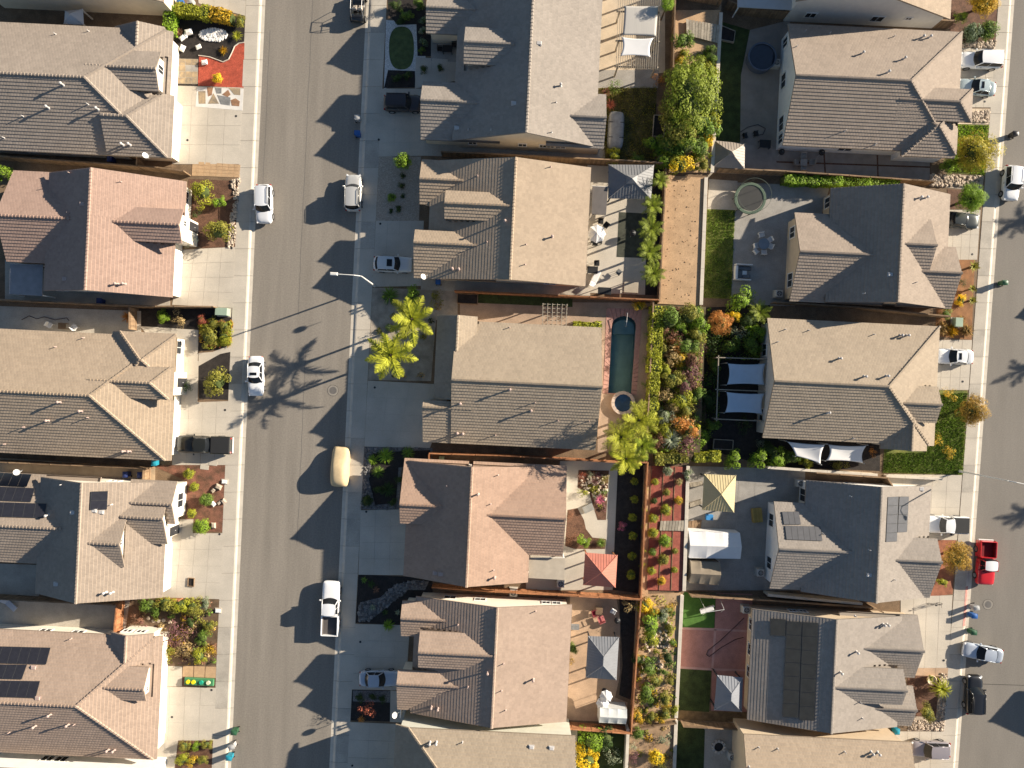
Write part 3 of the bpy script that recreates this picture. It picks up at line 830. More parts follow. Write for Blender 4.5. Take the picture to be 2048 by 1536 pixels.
rm_taupe = roof_mats('taupe', (.295, .238, .188))
rm_terra = roof_mats('terracotta_tan', (.345, .235, .172))
rm_khaki = roof_mats('khaki', (.325, .262, .192))
rm_blush = roof_mats('blush', (.335, .25, .192))
rm_greytan = roof_mats('grey_tan', (.275, .24, .205))

# --- west row
h, B = house('brown grey tiled house beside the red mulch front yard, top left', [
    ('u', (-90, 142), (169, 154), (120, 50), (120, 306), dict(k2='h', h2=(334, 300))),
    ('u', (212, 132), (311, 137), (300, 103), (300, 182), dict(k1='j')),
    ('v', (275, 42), (273, 92), (230, 60), (328, 70), dict(k2='j')),
    ('u', (200, 229), (253, 232), (300, 186), (300, 314), dict(hr=4.75, k2='h', h2=(345, 250)))], rm_brown, ivory)
vents(h, B, [('p', 112, 69), ('p', 178, 63), ('c', 127, 170), ('c', 98, 216), ('p', 177, 209), ('c', 197, 219), ('p', 47, 233), ('p', 9, 276), ('c', 247, 290), ('c', 261, 290), ('d', 297, 316)])
garage(h, B[3], 'E', (352, 250)); window(h, B[1], 'E', (330, 140), .9, 1.2, 3.6); window(h, B[2], 'E', (333, 90), 1.5, 1.3, 1.6); window(h, B[2], 'E', (333, 72), 1.0, 1.3, 1.6)
door(h, B[1], 'E', (340, 150)); window(h, B[0], 'S', (150, 310)); window(h, B[0], 'S', (60, 310))
h, B = house('rose brown tiled house with a cross gable at the left edge', [
    ('v', (182, 335), (171, 580), (88, 570), (346, 560), dict(hr=6.3)),
    ('v', (182, 335), (178, 430), (120, 350), (372, 375), dict(hr=6.305)),
    ('u', (-10, 430), (142, 437), (30, 341), (50, 525), J2),
    ('u', (227, 443), (358, 449), (350, 418), (350, 486), J1)], rm_pink, ivory)
vents(h, B, [('p', 140, 346), ('p', 243, 364), ('o', 165, 408), ('o', 130, 558), ('c', 235, 568), ('c', 250, 568), ('p', 138, 426)], pinkcowl)
garage(h, B[0], 'E', (352, 545)); window(h, B[1], 'E', (378, 395), 1.4, 1.3); window(h, B[3], 'E', (366, 447), .6, .6, 3.4); door(h, B[3], 'E', (372, 455), m=dark_m)
window(h, B[0], 'S', (120, 585)); window(h, B[0], 'S', (280, 592))
h, B = house('sand tiled hip roofed house facing the dark pickup on its driveway', [
    ('u', (-90, 778), (179, 791), (100, 662), (100, 910), dict(k2='h', h2=(344, 880))),
    ('u', (221, 762), (300, 766), (300, 733), (300, 798), dict(k1='j', k2='h', h2=(346, 766))),
    ('u', (280, 720), (283, 720), (300, 665), (300, 775), dict(hr=4.65, k1='h', h1=(225, 690), k2='h', h2=(350, 700)))], rm_tan, ivory)
vents(h, B, [('c', 121, 804), ('c', 164, 822), ('c', 98, 841), ('p', 177, 835), ('p', 49, 854), ('p', 11, 888), ('c', 250, 902), ('c', 261, 902), ('p', 168, 676), ('p', 112, 694)], pinkcowl)
garage(h, B[0], 'E', (352, 852), 4.6); window(h, B[2], 'E', (356, 695), 1.5, 1.3); door(h, B[1], 'E', (362, 765), m=dark_m); window(h, B[0], 'S', (30, 914)); window(h, B[0], 'S', (200, 918))
h, B = house('taupe tiled house with three rows of solar panels on its rear gable, left edge', [
    ('v', (163, 966), (152, 1207), (75, 1100), (327, 1140)),
    ('u', (178, 1087), (239, 1088), (248, 1036), (248, 1134), J1),
    ('u', (250, 1006), (343, 1008), (340, 962), (340, 1048), dict(hr=4.3)),
    ('u', (240, 1034), (325, 1037), (320, 1008), (320, 1088), dict(hr=4.75)),
    ('u', (-70, 1048), (125, 1058), (26, 946), (50, 1126), J2)], rm_taupe, ivory)
solar(h, B, [(-10, 945), (63, 949), (53, 974), (-22, 970)], 4, 1); solar(h, B, [(-22, 972), (70, 976), (61, 1004), (-34, 1000)], 5, 1); solar(h, B, [(-34, 1003), (93, 1007), (88, 1036), (-40, 1032)], 6, 1, m=solar_m)
solar(h, B, [(182, 983), (216, 982), (214, 1019), (180, 1020)], 1, 2)
vents(h, B, [('p', 224, 1009), ('o', 189, 1021), ('o', 203, 1024), ('p', 124, 969), ('o', 146, 1025), ('c', 97, 1030), ('o', 113, 1168), ('c', 212, 1184), ('c', 226, 1184), ('d', 42, 943)])
garage(h, B[0], 'E', (332, 1135)); window(h, B[2], 'E', (358, 1000), 1.6, 1.3); window(h, B[1], 'E', (245, 1085), .6, .5, 5.0)
window(h, B[0], 'N', (130, 950), 1.2, .9, 1.9); window(h, B[0], 'N', (230, 956), 1.2, .9, 1.9); door(h, B[3], 'E', (345, 1060), m=dark_m)
h, B = house('blush tiled hip roofed house with solar panels in stepped rows, bottom left', [
    ('u', (-90, 1402), (152, 1411), (100, 1263), (100, 1509), dict(k2='h', h2=(315, 1480))),
    ('v', (253, 1272), (249, 1324), (222, 1280), (305, 1300), dict(hr=4.2, k2='g')),
    ('u', (208, 1375), (287, 1379), (292, 1334), (292, 1402), J1)], rm_blush, ivory)
solar(h, B, [(-14, 1292), (101, 1295), (92, 1329), (-25, 1326)], 6, 1); solar(h, B, [(-25, 1328), (54, 1329), (43, 1359), (-34, 1357)], 4, 1); solar(h, B, [(-36, 1360), (80, 1362), (71, 1396), (-48, 1393)], 6, 1)
vents(h, B, [('p', 143, 1277), ('o', 68, 1335), ('o', 76, 1396), ('c', 102, 1428), ('c', 72, 1451), ('p', 20, 1464), ('c', 138, 1448), ('p', 150, 1448), ('c', 218, 1498), ('c', 230, 1499)], pinkcowl)
garage(h, B[0], 'E', (322, 1430)); window(h, B[1], 'N', (255, 1262), 1.0, .8, 1.8); window(h, B[1], 'N', (282, 1262), 1.0, .8, 1.8); window(h, B[0], 'N', (90, 1256)); window(h, B[0], 'N', (155, 1256)); window(h, B[2], 'E', (296, 1378), .5, .6, 3.5); window(h, B[1], 'E', (315, 1300), 1.4, 1.3); door(h, B[2], 'E', (312, 1382), m=dark_m)
h, B = house('white walled house at the bottom left edge with only its north wall in view', [
    ('u', (-90, 1650), (150, 1660), (100, 1541), (100, 1775), dict(k2='h', h2=(300, 1700)))], rm_tan, pale)
window(h, B[0], 'N', (95, 1528)); window(h, B[0], 'N', (122, 1529)); 
h, B = house('house beyond the top left corner whose shadow fills the side yard', [
    ('u', (-90, -130), (170, -118), (100, -250), (100, -18), dict(k2='h', h2=(330, -60)))], rm_taupe, cream)

# --- centre row
h, B = house('long grey brown house with four street gables beside the pergola, top centre', [
    ('v', (1070, -90), (1053, 265), (905, 270), (1200, 100), dict(eave=3.3)),
    ('u', (841, 199), (956, 206), (880, 164), (880, 281), J2),
    ('u', (852, 13), (953, 19), (880, -22), (880, 68), J2),
    ('u', (928, 83), (1030, 88), (950, 55), (950, 129), J2),
    ('u', (1142, 232), (1213, 235), (1190, 188), (1195, 297), J1)], rm_greytan, cream)
vents(h, B, [('o', 1078, 87), ('c', 1121, 172), ('p', 1112, 205), ('p', 1103, 265), ('o', 1028, 207), ('o', 914, 256), ('p', 937, 260), ('p', 982, 260)])
garage(h, B[1], 'W', (845, 225), 4.6); window(h, B[0], 'S', (1045, 287), .9, .9, 2.0); window(h, B[0], 'S', (1086, 290), .8, .9, 2.0); window(h, B[0], 'S', (1101, 291), .8, .9, 2.0); window(h, B[0], 'S', (1121, 292), 1.1, .8, 2.0); window(h, B[0], 'S', (945, 285), .9, .9, 1.8)
window(h, B[3], 'W', (930, 90), .8, .8, 4.0); door(h, B[0], 'W', (905, 140))
h, B = house('tan tiled house with striped west roof behind the round bright green tree', [
    ('v', (1033, 314), (1019, 559), (858, 440), (1177, 450), dict(t=.28, butt=.014)),
    ('u', (839, 357), (922, 361), (850, 319), (850, 409), J2),
    ('u', (889, 405), (1019, 412), (900, 381), (900, 438), J2),
    ('u', (827, 483), (948, 492), (850, 460), (850, 557), J2)], rm_tan, cream)
vents(h, B, [('c', 1010, 443), ('p', 974, 484), ('c', 905, 538), ('c', 918, 539), ('p', 955, 352), ('c', 1104, 474), ('p', 1052, 489), ('p', 1050, 529), ('p', 1101, 334)], pinkcowl)
vents(h, B, [('d', 847, 556)])
garage(h, B[3], 'W', (830, 510), 4.6); window(h, B[1], 'W', (840, 365), 1.4, 1.3); door(h, B[0], 'W', (855, 425)); window(h, B[0], 'S', (1100, 568)); window(h, B[0], 'S', (940, 562))
h, B = house('taupe tiled house with its gable ends east and west beside the swimming pool', [
    ('u', (903, 758), (1204, 775), (1080, 649), (1040, 893)),
    ('v', (917, 630), (908, 800), (874, 650), (955, 640), dict(hr=4.55)),
    ('u', (845, 814), (897, 816), (850, 800), (850, 884), J2)], rm_khaki, cream)
vents(h, B, [('c', 1020, 779), ('c', 921, 807), ('p', 991, 870), ('c', 915, 866), ('c', 926, 867), ('p', 1070, 805), ('c', 1062, 821), ('p', 1116, 841), ('p', 1178, 842), ('p', 1019, 655)], pinkcowl)
garage(h, B[2], 'W', (847, 840), 4.4); window(h, B[1], 'W', (878, 700), 1.4, 1.3); window(h, B[0], 'N', (1060, 655)); window(h, B[0], 'E', (1200, 720), 2.0, 1.4); window(h, B[0], 'E', (1197, 820), 1.6, 1.2)
h, B = house('terracotta tan house with a shaded west slope beside the red gazebo', [
    ('v', (946, 934), (931, 1174), (809, 1100), (1056, 1160)),
    ('u', (799, 1009), (885, 1013), (810, 916), (810, 1047), J2),
    ('u', (978, 1030), (1132, 1038), (1100, 930), (1110, 1112), J1)], rm_terra, ivory)
vents(h, B, [('p', 996, 950), ('c', 956, 988), ('p', 981, 1008), ('p', 987, 1140), ('c', 989, 1154), ('o', 871, 1146), ('o', 882, 1148), ('p', 894, 971)], pinkcowl)
garage(h, B[0], 'W', (812, 1100), 4.6); window(h, B[0], 'N', (932, 927), 1.0, .8, 1.9); window(h, B[0], 'N', (1010, 927)); window(h, B[2], 'N', (1090, 927)); window(h, B[0], 'E', (1052, 1140), 2.0, 1.6)
h, B = house('blush tiled house with three street gables beside the dark grey gazebo', [
    ('v', (996, 1215), (982, 1456), (826, 1310), (1139, 1320), dict(t=.28, butt=.014)),
    ('u', (801, 1237), (886, 1241), (812, 1202), (812, 1272), J2),
    ('u', (836, 1305), (984, 1312), (850, 1262), (850, 1335), J2),
    ('u', (793, 1369), (911, 1373), (810, 1340), (810, 1419), J2)], rm_blush, ivory)
vents(h, B, [('c', 975, 1344), ('p', 936, 1373), ('p', 916, 1249), ('c', 863, 1413), ('c', 876, 1416), ('p', 1071, 1222), ('c', 1066, 1358), ('p', 1003, 1381), ('p', 1011, 1420), ('p', 1007, 1327)], pinkcowl)
vents(h, B, [('d', 790, 1424)])
garage(h, B[3], 'W', (797, 1385), 4.4); window(h, B[1], 'W', (803, 1240), 1.4, 1.3); window(h, B[0], 'N', (960, 1205), 1.2, .9, 1.8); window(h, B[0], 'N', (1092, 1205), .9, .9, 1.8); window(h, B[0], 'N', (1113, 1206), .9, .9, 1.8); window(h, B[0], 'N', (900, 1196)); door(h, B[0], 'W', (828, 1290))
h, B = house('khaki tiled hip roofed house cut by the bottom edge, beside the yellow bushes', [
    ('u', (912, 1592), (1150, 1603), (950, 1462), (950, 1735), dict(k1='h', h1=(786, 1560)))], rm_khaki, mat('stucco_sage', (.55, .54, .46), var=.05))
vents(h, B, [('c', 860, 1484), ('c', 873, 1484), ('p', 925, 1484), ('o', 1063, 1494), ('o', 1103, 1496)])
window(h, B[0], 'N', (995, 1462), 1.2, .8, 1.9); window(h, B[0], 'N', (1060, 1466))

# --- east row
h, B = house('grey walled house cut by the top edge, its south wall with three windows', [
    ('v', (1752, -270), (1744, -22), (1592, 5), (1902, 5))], rm_tan, mat('stucco_cool', (.60, .57, .52), var=.05))
window(h, B[0], 'S', (1622, 12), 1.2, 1.0, 1.7); window(h, B[0], 'S', (1755, 20), 1.4, 1.1, 1.6); window(h, B[0], 'S', (1818, 20), .7, .5, 2.0)
h, B = house('taupe tiled house with white west gable beside the round above ground pool', [
    ('u', (1592, 150), (1822, 161), (1750, 56), (1700, 297), dict(k2='h', h2=(1922, 120))),
    ('u', (1844, 200), (1920, 203), (1900, 177), (1900, 243), dict(k1='j', k2='h', h2=(1944, 215))),
    ('u', (1874, 252), (1879, 252), (1880, 205), (1850, 314), dict(hr=4.6, k1='h', h1=(1803, 285), k2='h', h2=(1912, 290)))], rm_taupe, pale)
vents(h, B, [('p', 1610, 63), ('p', 1659, 67), ('p', 1592, 94), ('p', 1787, 74), ('c', 1843, 76), ('c', 1857, 76), ('c', 1723, 108), ('c', 1806, 119), ('c', 1774, 146), ('p', 1689, 262), ('p', 1750, 289)])
for y in (85, 162, 248, 278): window(h, B[0], 'W', (1572, y), 1.7 if y in (162, 248) else 1.1, 1.4, 1.5)
window(h, B[0], 'S', (1690, 300), 1.6, 1.1, 1.5); garage(h, B[0], 'E', (1920, 130), 4.8)
h, B = house('taupe tiled house with a large rear gable and two small east gables', [
    ('v', (1809, 367), (1795, 604), (1659, 425), (1896, 480)),
    ('u', (1600, 504), (1747, 508), (1610, 426), (1590, 603), J2),
    ('u', (1812, 488), (1874, 490), (1862, 439), (1860, 543), J1),
    ('u', (1856, 543), (1924, 546), (1905, 494), (1905, 618), J1)], rm_taupe, tanwall)
vents(h, B, [('o', 1780, 549), ('p', 1831, 565), ('c', 1838, 396), ('c', 1850, 396), ('p', 1727, 587)])
window(h, B[1], 'W', (1585, 465), 1.3, 1.4, 1.6); window(h, B[1], 'W', (1577, 560), 1.6, 1.4, 1.6); window(h, B[0], 'W', (1655, 405), 1.2, 1.6, 1.4); garage(h, B[0], 'E', (1900, 450), 4.6)
h, B = house('khaki tan hip roofed house between the shade sails and the green lawn', [
    ('u', (1549, 762), (1777, 773), (1700, 644), (1640, 881), dict(k2='h', h2=(1876, 720))),
    ('u', (1807, 806), (1884, 810), (1870, 773), (1868, 846), J1),
    ('v', (1826, 847), (1824, 902), (1760, 895), (1854, 880), J1)], rm_khaki, greywall)
vents(h, B, [('p', 1570, 659), ('p', 1617, 661), ('p', 1555, 684), ('p', 1747, 669), ('c', 1800, 671), ('c', 1813, 671), ('c', 1678, 717), ('c', 1728, 753), ('c', 1772, 752), ('c', 1655, 825), ('p', 1706, 876)])
window(h, B[0], 'W', (1535, 700), 1.4, 1.3); window(h, B[0], 'W', (1530, 830), 1.4, 1.3); garage(h, B[0], 'E', (1878, 715), 4.8)
h, B = house('grey tan house with solar panels on both slopes beside the yellow gazebo', [
    ('v', (1764, 974), (1752, 1206), (1611, 985), (1860, 1020)),
    ('u', (1558, 1099), (1704, 1104), (1568, 1004), (1550, 1177), J2),
    ('u', (1793, 1120), (1884, 1125), (1865, 1077), (1862, 1196), J1)], rm_greytan, pale)
solar(h, B, [(1564, 1023), (1598, 1023), (1602, 1049), (1568, 1049)], 3, 1, m=solar_gr); solar(h, B, [(1570, 1051), (1641, 1053), (1645, 1082), (1573, 1079)], 6, 1, m=solar_gr)
solar(h, B, [(1776, 994), (1797, 993), (1794, 1083), (1772, 1084)], 1, 5, m=solar_gr); solar(h, B, [(1799, 993), (1818, 993), (1814, 1064), (1795, 1065)], 1, 4, m=solar_gr)
vents(h, B, [('p', 1645, 1067), ('o', 1738, 1150), ('p', 1788, 1159), ('p', 1700, 992), ('p', 1738, 1099), ('o', 1842, 978)])
window(h, B[1], 'W', (1540, 1040), 1.5, 1.4, 1.5); window(h, B[1], 'W', (1532, 1125), 1.4, 1.4, 1.5); window(h, B[0], 'W', (1605, 990), 1.5, 1.7, 1.3); garage(h, B[0], 'E', (1865, 1020), 4.8); window(h, B[0], 'N', (1700, 963)); window(h, B[0], 'N', (1650, 961))
h, B = house('grey brown house with the large dark panel array on its striped west roof', [
    ('v', (1674, 1239), (1662, 1467), (1500, 1320), (1800, 1340), dict(t=.28, butt=.014)),
    ('u', (1733, 1297), (1848, 1303), (1830, 1230), (1824, 1355), J1),
    ('u', (1672, 1375), (1814, 1382), (1800, 1338), (1800, 1410), J1),
    ('u', (1756, 1417), (1834, 1421), (1825, 1372), (1822, 1452), J1)], rm_greytan, tanwall)
solar(h, B, [(1541, 1236), (1637, 1244), (1629, 1441), (1564, 1437)], 1, 1, m=thermal_m) if False else None
solar(h, B, [(1573, 1242), (1604, 1244), (1597, 1436), (1565, 1434)], 1, 7, m=thermal_m); solar(h, B, [(1605, 1244), (1637, 1246), (1629, 1442), (1598, 1440)], 1, 7, m=thermal_m); solar(h, B, [(1541, 1237), (1572, 1239), (1571, 1273), (1540, 1271)], 1, 1, m=thermal_m)
vents(h, B, [('c', 1765, 1248), ('c', 1773, 1248), ('c', 1712, 1303), ('c', 1680, 1344), ('p', 1724, 1436), ('p', 1720, 1404), ('p', 1710, 1232)])
for y in (1250, 1300, 1345): window(h, B[0], 'W', (1500, y), 1.3, 1.4, 1.5)
window(h, B[0], 'N', (1585, 1215), .9, .8, 1.7); window(h, B[0], 'N', (1606, 1217), .9, .8, 1.7); garage(h, B[1], 'E', (1840, 1290), 4.4)
h, B = house('tan tiled house cut by the bottom edge beside the mauve car', [
    ('u', (1497, 1592), (1842, 1606), (1650, 1476), (1650, 1730))], rm_tan, tanwall)
vents(h, B, [('p', 1517, 1494), ('p', 1555, 1497), ('p', 1689, 1503), ('c', 1742, 1504), ('c', 1755, 1505), ('p', 1498, 1533)])
window(h, B[0], 'N', (1650, 1474), 1.4, 1.0, 1.7)
# --- across the right-hand street, beyond the frame: they throw the shadows on the asphalt
for n, gx, gy in (('upper', 2324, 544), ('lower', 2267, 1399)):
    h, B = house('%s of two houses beyond the right edge whose shadows reach the street' % n, [
        ('v', (gx + 225, gy - 120), (gx + 215, gy + 110), (gx + 115, gy), (gx + 330, gy), dict(hr=5.6)),
        ('u', (gx, gy), (gx + 130, gy + 5), (gx + 20, gy - 48), (gx + 20, gy + 52), dict(hr=4.6))], rm_taupe, cream)
    garage(h, B[1], 'W', (gx + 5, gy), 3.6)
# ---------------------------------------------------------------- vehicles
def paint(name, col, rough=.3, metal=0.0):
    return mat('paint_' + name, col, rough=rough, var=.03, coat=.6, metal=metal, spec=.5)
car_glass = mat('car_glass', (.012, .014, .017), rough=.12, var=.05, spec=.25)
rim_m = mat('rim_alloy', (.42, .42, .43), rough=.35, metal=.8, var=.05)
lamp_m = mat('lamp_lens', (.75, .75, .74), rough=.15, var=.03)
tail_m = mat('tail_lens', (.38, .015, .012), rough=.2, var=.05)
trim_m = mat('black_trim', (.025, .025, .025), rough=.6, var=.05)
def loft(mb, st, mi=0):
    """st: stations (x, half width, z low, z shoulder, z top, top half-width factor)"""
    rings = []
    for x, w, zl, zs, zt, tf in st:
        prof = [(-.86, zl), (-.98, zl + .10), (-1.0, (zl + zs) / 2), (-.985, zs - .06), (-.93, zs), (-tf, zt - .025), (-tf * .5, zt), (tf * .5, zt), (tf, zt - .025), (.93, zs), (.985, zs - .06), (1.0, (zl + zs) / 2), (.98, zl + .10), (.86, zl)]
        rings.append([(x, w * y, z) for y, z in prof])
    n = len(rings[0]); vs = [p for r in rings for p in r]; fs = []
    for k in range(len(rings) - 1):
        for i in range(n):
            j = (i + 1) % n; fs.append((k * n + i, k * n + n + i, k * n + n + j, k * n + j))
    fs.append(tuple(range(n))); fs.append(tuple(range(len(vs) - 1, len(vs) - n - 1, -1)))
    return mb.add(vs, fs, mi)
def grid(mb, P, nx, ny, mi=0, flip=False):
    vs = [P(i / nx, j / ny) for j in range(ny + 1) for i in range(nx + 1)]
    fs = []
    for j in range(ny):
        for i in range(nx):
            a = j * (nx + 1) + i; q = (a, a + 1, a + nx + 2, a + nx + 1); fs.append(q[::-1] if flip else q)
    return mb.add(vs, fs, mi)
def wheels(car, xs, yw, r, w=.22):
    ty = MB().lathe([(r * .62, -w / 2), (r * .95, -w / 2), (r, -w * .36), (r, w * .36), (r * .95, w / 2), (r * .62, w / 2)], 18, axis='y').mesh('tyre', rubber, smooth=True)
    rm = MB().lathe([(.0, w * .36), (.06, w * .42), (r * .3, w * .36), (r * .62, w * .46), (r * .62, -w * .46), (0, -w * .3)], 14, axis='y').mesh('rim', rim_m)
    for x in xs:
        for s in (-1, 1):
            t = put('wheel', ty, car, (x, s * yw, r)); put('rim', rm, t, (0, 0, 0), (0, 0, 0 if s > 0 else math.pi))
@sided
def make_car(label, px, py, heading, kind, pm, cat, L=4.6, sunroof=False, rails=False, tonneau=False, plen=None, group=None, roof_col=None, bed_col=None, bed_dark=True):
    """heading: photo direction of the nose, degrees clockwise from 'up' in the photo"""
    P = dict(sedan=dict(w=.90, hz=.93, bz=.90, zr=1.44, wf=.20, rf=.04, rr=-.24, rb=-.36, tz=1.00, wr=.66),
             suv=dict(w=.94, hz=1.05, bz=1.05, zr=1.75, wf=.23, rf=.10, rr=-.40, rb=-.47, tz=1.12, wr=.74),
             wagon=dict(w=.91, hz=.98, bz=.96, zr=1.58, wf=.22, rf=.08, rr=-.36, rb=-.46, tz=1.05, wr=.70),
             van=dict(w=.97, hz=1.08, bz=1.08, zr=1.80, wf=.30, rf=.17, rr=-.42, rb=-.475, tz=1.12, wr=.78),
             pickup=dict(w=.99, hz=1.16, bz=1.18, zr=1.88, wf=.215, rf=.13, rr=-.085, rb=-.125, tz=1.2, wr=.74))[kind]
    w, zr, zb = P['w'], P['zr'], P['bz']
    X = lambda f: f * L
    a = math.radians(heading)                      # photo nose direction
    dx, dy = math.sin(a), math.cos(a)
    u = dx * CT - dy * ST; v = dx * ST + dy * CT
    loc = W(px, py, .9)
    on_lot = 0.0 if group == 'vehicles parked on the streets' else 0.125
    car = thing('vehicle' if False else {'pickup': 'pickup_truck', 'van': 'van', 'suv': 'sport_utility_vehicle', 'wagon': 'car', 'sedan': 'car'}[kind], label, cat, (loc[0], loc[1], on_lot), math.atan2(v, u), group)
    def part(name, mb, m, parent=None, smooth=True, sub=0):
        me = mb.mesh(name, m, smooth=smooth); o = put(name, me, parent or car)
        if sub:
            s = o.modifiers.new('subsurf', 'SUBSURF'); s.levels = sub; s.render_levels = sub
        return o
    zs = P['hz'] - .16
    if kind == 'pickup':
        st = [(X(.500), w * .78, .42, .72, .78, .6), (X(.492), w * .90, .36, .92, 1.02, .62), (X(.46), w * .97, .32, zs, P['hz'] - .03, .70), (X(.36), w, .30, zs + .03, P['hz'], .74), (X(.22), w, .30, zs + .06, P['hz'] + .05, .80), (X(.0), w, .30, zs + .08, zb, .85), (X(-.135), w, .30, zs + .08, zb, .85)]
    else:
        st = [(X(.500), w * .42, .42, .56, .62, .6), (X(.494), w * .64, .34, .66, .72, .6), (X(.475), w * .82, .29, zs - .14, P['hz'] - .16, .62), (X(.435), w * .94, .26, zs - .06, P['hz'] - .08, .68), (X(.37), w * .99, .24, zs - .02, P['hz'] - .03, .72), (X(.24), w, .24, zs, P['hz'], .80), (X(.0), w * 1.01, .24, zs + .02, zb + .01, .86), (X(-.28), w, .24, zs + .03, zb + .02, .84), (X(-.39), w * .98, .26, zs + .02, P['tz'], .78), (X(-.455), w * .91, .30, zs - .02, P['tz'] - .03, .74), (X(-.485), w * .78, .34, zs - .08, P['tz'] - .12, .7), (X(-.497), w * .62, .38, .72, .80, .66), (X(-.5), w * .45, .42, .64, .70, .66)]
    part('body', loft(MB(), st), pm, sub=1)
    # cabin
    wf, rf, rr, rb, wr = X(P['wf']), X(P['rf']), X(P['rr']), X(P['rb']), P['wr']
    wb = w * .90; cv = .16
    def ws(s, t):   # windscreen: s across, t up
        y = (2 * s - 1); x0 = wf - cv * y * y * 1.6; x1 = rf - cv * .7 * y * y; ww = wb * .93 * (1 - t) + (wr - .05) * t
        return (x0 * (1 - t) + x1 * t, y * ww, (zb - .02) * (1 - t) + (zr - .03) * t + .03 * math.sin(math.pi * t))
    def rw(s, t):
        y = (2 * s - 1); x0 = rb + cv * y * y * 1.2; x1 = rr + cv * .6 * y * y; ww = wb * .90 * (1 - t) + (wr - .05) * t
        return (x0 * (1 - t) + x1 * t, y * ww, (zb + .0) * (1 - t) + (zr - .03) * t + .03 * math.sin(math.pi * t))
    part('windscreen', grid(MB(), ws, 8, 3), car_glass)
    part('rear_window', grid(MB(), rw, 8, 3, flip=True), car_glass)
    rmat = roof_col or pm
    def rp(s, t):
        y = (2 * s - 1); x = (rf - cv * .7 * y * y + .03) * (1 - t) + (rr + cv * .6 * y * y - .03) * t
        return (x, y * (wr - .0), zr - .035 + .05 * (1 - y * y) + .015 * math.sin(math.pi * t))
    roof = part('roof', grid(MB(), rp, 8, 6), rmat)
    if sunroof:
        x0, x1 = rf - .25, (rf * .55 + rr * .45)
        part('sunroof', MB().box((x0 + x1) / 2, 0, zr + .035, x0 - x1, wr * 1.15, .03, bev=.01), car_glass, smooth=False)
    if rails:
        for s in (-1, 1): part('roof_rail', MB().path([(rf - .25, s * (wr - .08), zr), (rf - .4, s * (wr - .08), zr + .07), (rr + .3, s * (wr - .08), zr + .07), (rr + .1, s * (wr - .08), zr)], .025), trim_m)
    for s in (-1, 1):
        def sg(p, t, s=s):
            xb = (wf - cv * 1.6) * (1 - p) + (rb + cv * 1.2) * p; xt = (rf - cv * .7) * (1 - p) + (rr + cv * .6) * p
            return (xb * (1 - t) + xt * t, s * (wb * (1 - t) + wr * t + .03 * math.sin(math.pi * t)), zb * (1 - t) + (zr - .04) * t)
        part('side_window', grid(MB(), sg, 8, 2, flip=s < 0), car_glass)
        pil = MB()
        for p in (0.0, .46, 1.0):
            pil.tube(Vector(sg(p, 0)) + Vector((0, 0, -.03)), Vector(sg(p, 1)) + Vector((0, 0, .02)), .055 if p != .46 else .035, n=5)
        pil.tube(Vector(sg(0, 1)), Vector(sg(1, 1)), .035, n=5)
        part('window_pillar', pil, pm)
        part('mirror', MB().box(wf - .32, s * (w + .10), zb + .05, .16, .22, .15, bev=.04), pm, smooth=False)
        part('headlight', MB().box(X(.462), s * w * .70, P['hz'] - .27, .2, .34, .13, s * -.55, bev=.03), lamp_m, smooth=False)
        tx = -.474 if kind != 'pickup' else -.496
        part('tail_light', MB().box(X(tx), s * w * .80, zs - .06, .10, .16, .26 if kind != 'sedan' else .14, s * .3, bev=.02), tail_m, smooth=False)
        part('door_handle', MB().box(X(.02), s * (w * .99 + .01), zs - .05, .2, .03, .035), trim_m, smooth=False)
    if kind == 'pickup':
        bm = bed_col or trim_m
        x0, x1 = X(-.135), X(-.495); zt = zb + .10
        part('bed_floor', MB().box((x0 + x1) / 2, 0, .74, x0 - x1, w * 1.8, .1), bm, smooth=False)
        for s in (-1, 1):
            b = part('bed_side', MB().box((x0 + x1) / 2, s * (w - .08), .76, x0 - x1, .16, zt - .38, bev=.05), pm, smooth=False)
            part('bed_liner', MB().box((x0 + x1) / 2, s * (w - .19), .95, x0 - x1 - .1, .05, .36), bm, b, smooth=False)
        part('tailgate', MB().box(x1 + .04, 0, .82, .09, w * 1.7, zt - .42, bev=.03), pm, smooth=False)
        part('bumper', MB().box(X(-.5) - .05, 0, .55, .18, w * 1.8, .18, bev=.05), galv, smooth=False)
        part('cab_back', MB().box(X(-.132), 0, .9, .08, w * 1.7, .7), pm, smooth=False)
        if tonneau: part('bed_cover', MB().box((x0 + x1) / 2 - .02, 0, zt - .0, x0 - x1 - .1, w * 1.78, .06, bev=.02), trim_m, smooth=False)
    part('front_bumper', MB().box(X(.484), 0, .45, .14, w * 1.15, .2, bev=.06), trim_m, smooth=False)
    r = .40 if kind in ('pickup', 'suv') else .335
    wheels(car, (X(.31), X(-.29)), w - .09, r)
    return car
GS, GD = 'vehicles parked on the streets', 'vehicles on the driveways'
silver = paint('silver', (.58, .58, .57), metal=.15); white_p = paint('white', (.74, .74, .73)); black_p = paint('black', (.012, .012, .012)); greyp = paint('grey_blue', (.30, .33, .38), metal=.3)
make_car('silver white sport utility vehicle at the left kerb beside the two yellow green bushes', 527, 407, 180, 'suv', paint('pearl', (.62, .63, .64)), 'car', 4.45, rails=True, group=GS)
make_car('white sedan with a sunroof at the left kerb near the palm shadow', 510, 752, 180, 'sedan', white_p, 'car', 4.55, sunroof=True, group=GS)
make_car('silver sport utility vehicle in shade at the centre kerb by the gravel yard', 706, 385, 1, 'suv', paint('champagne', (.50, .49, .46), metal=.2), 'car', 4.2, rails=True, group=GS)
make_car('white pickup truck with an open bed parked at the centre kerb', 661, 1217, 2, 'pickup', white_p, 'pickup truck', 6.15, group=GS, bed_col=mat('bed_grey', (.10, .09, .085), var=.1))
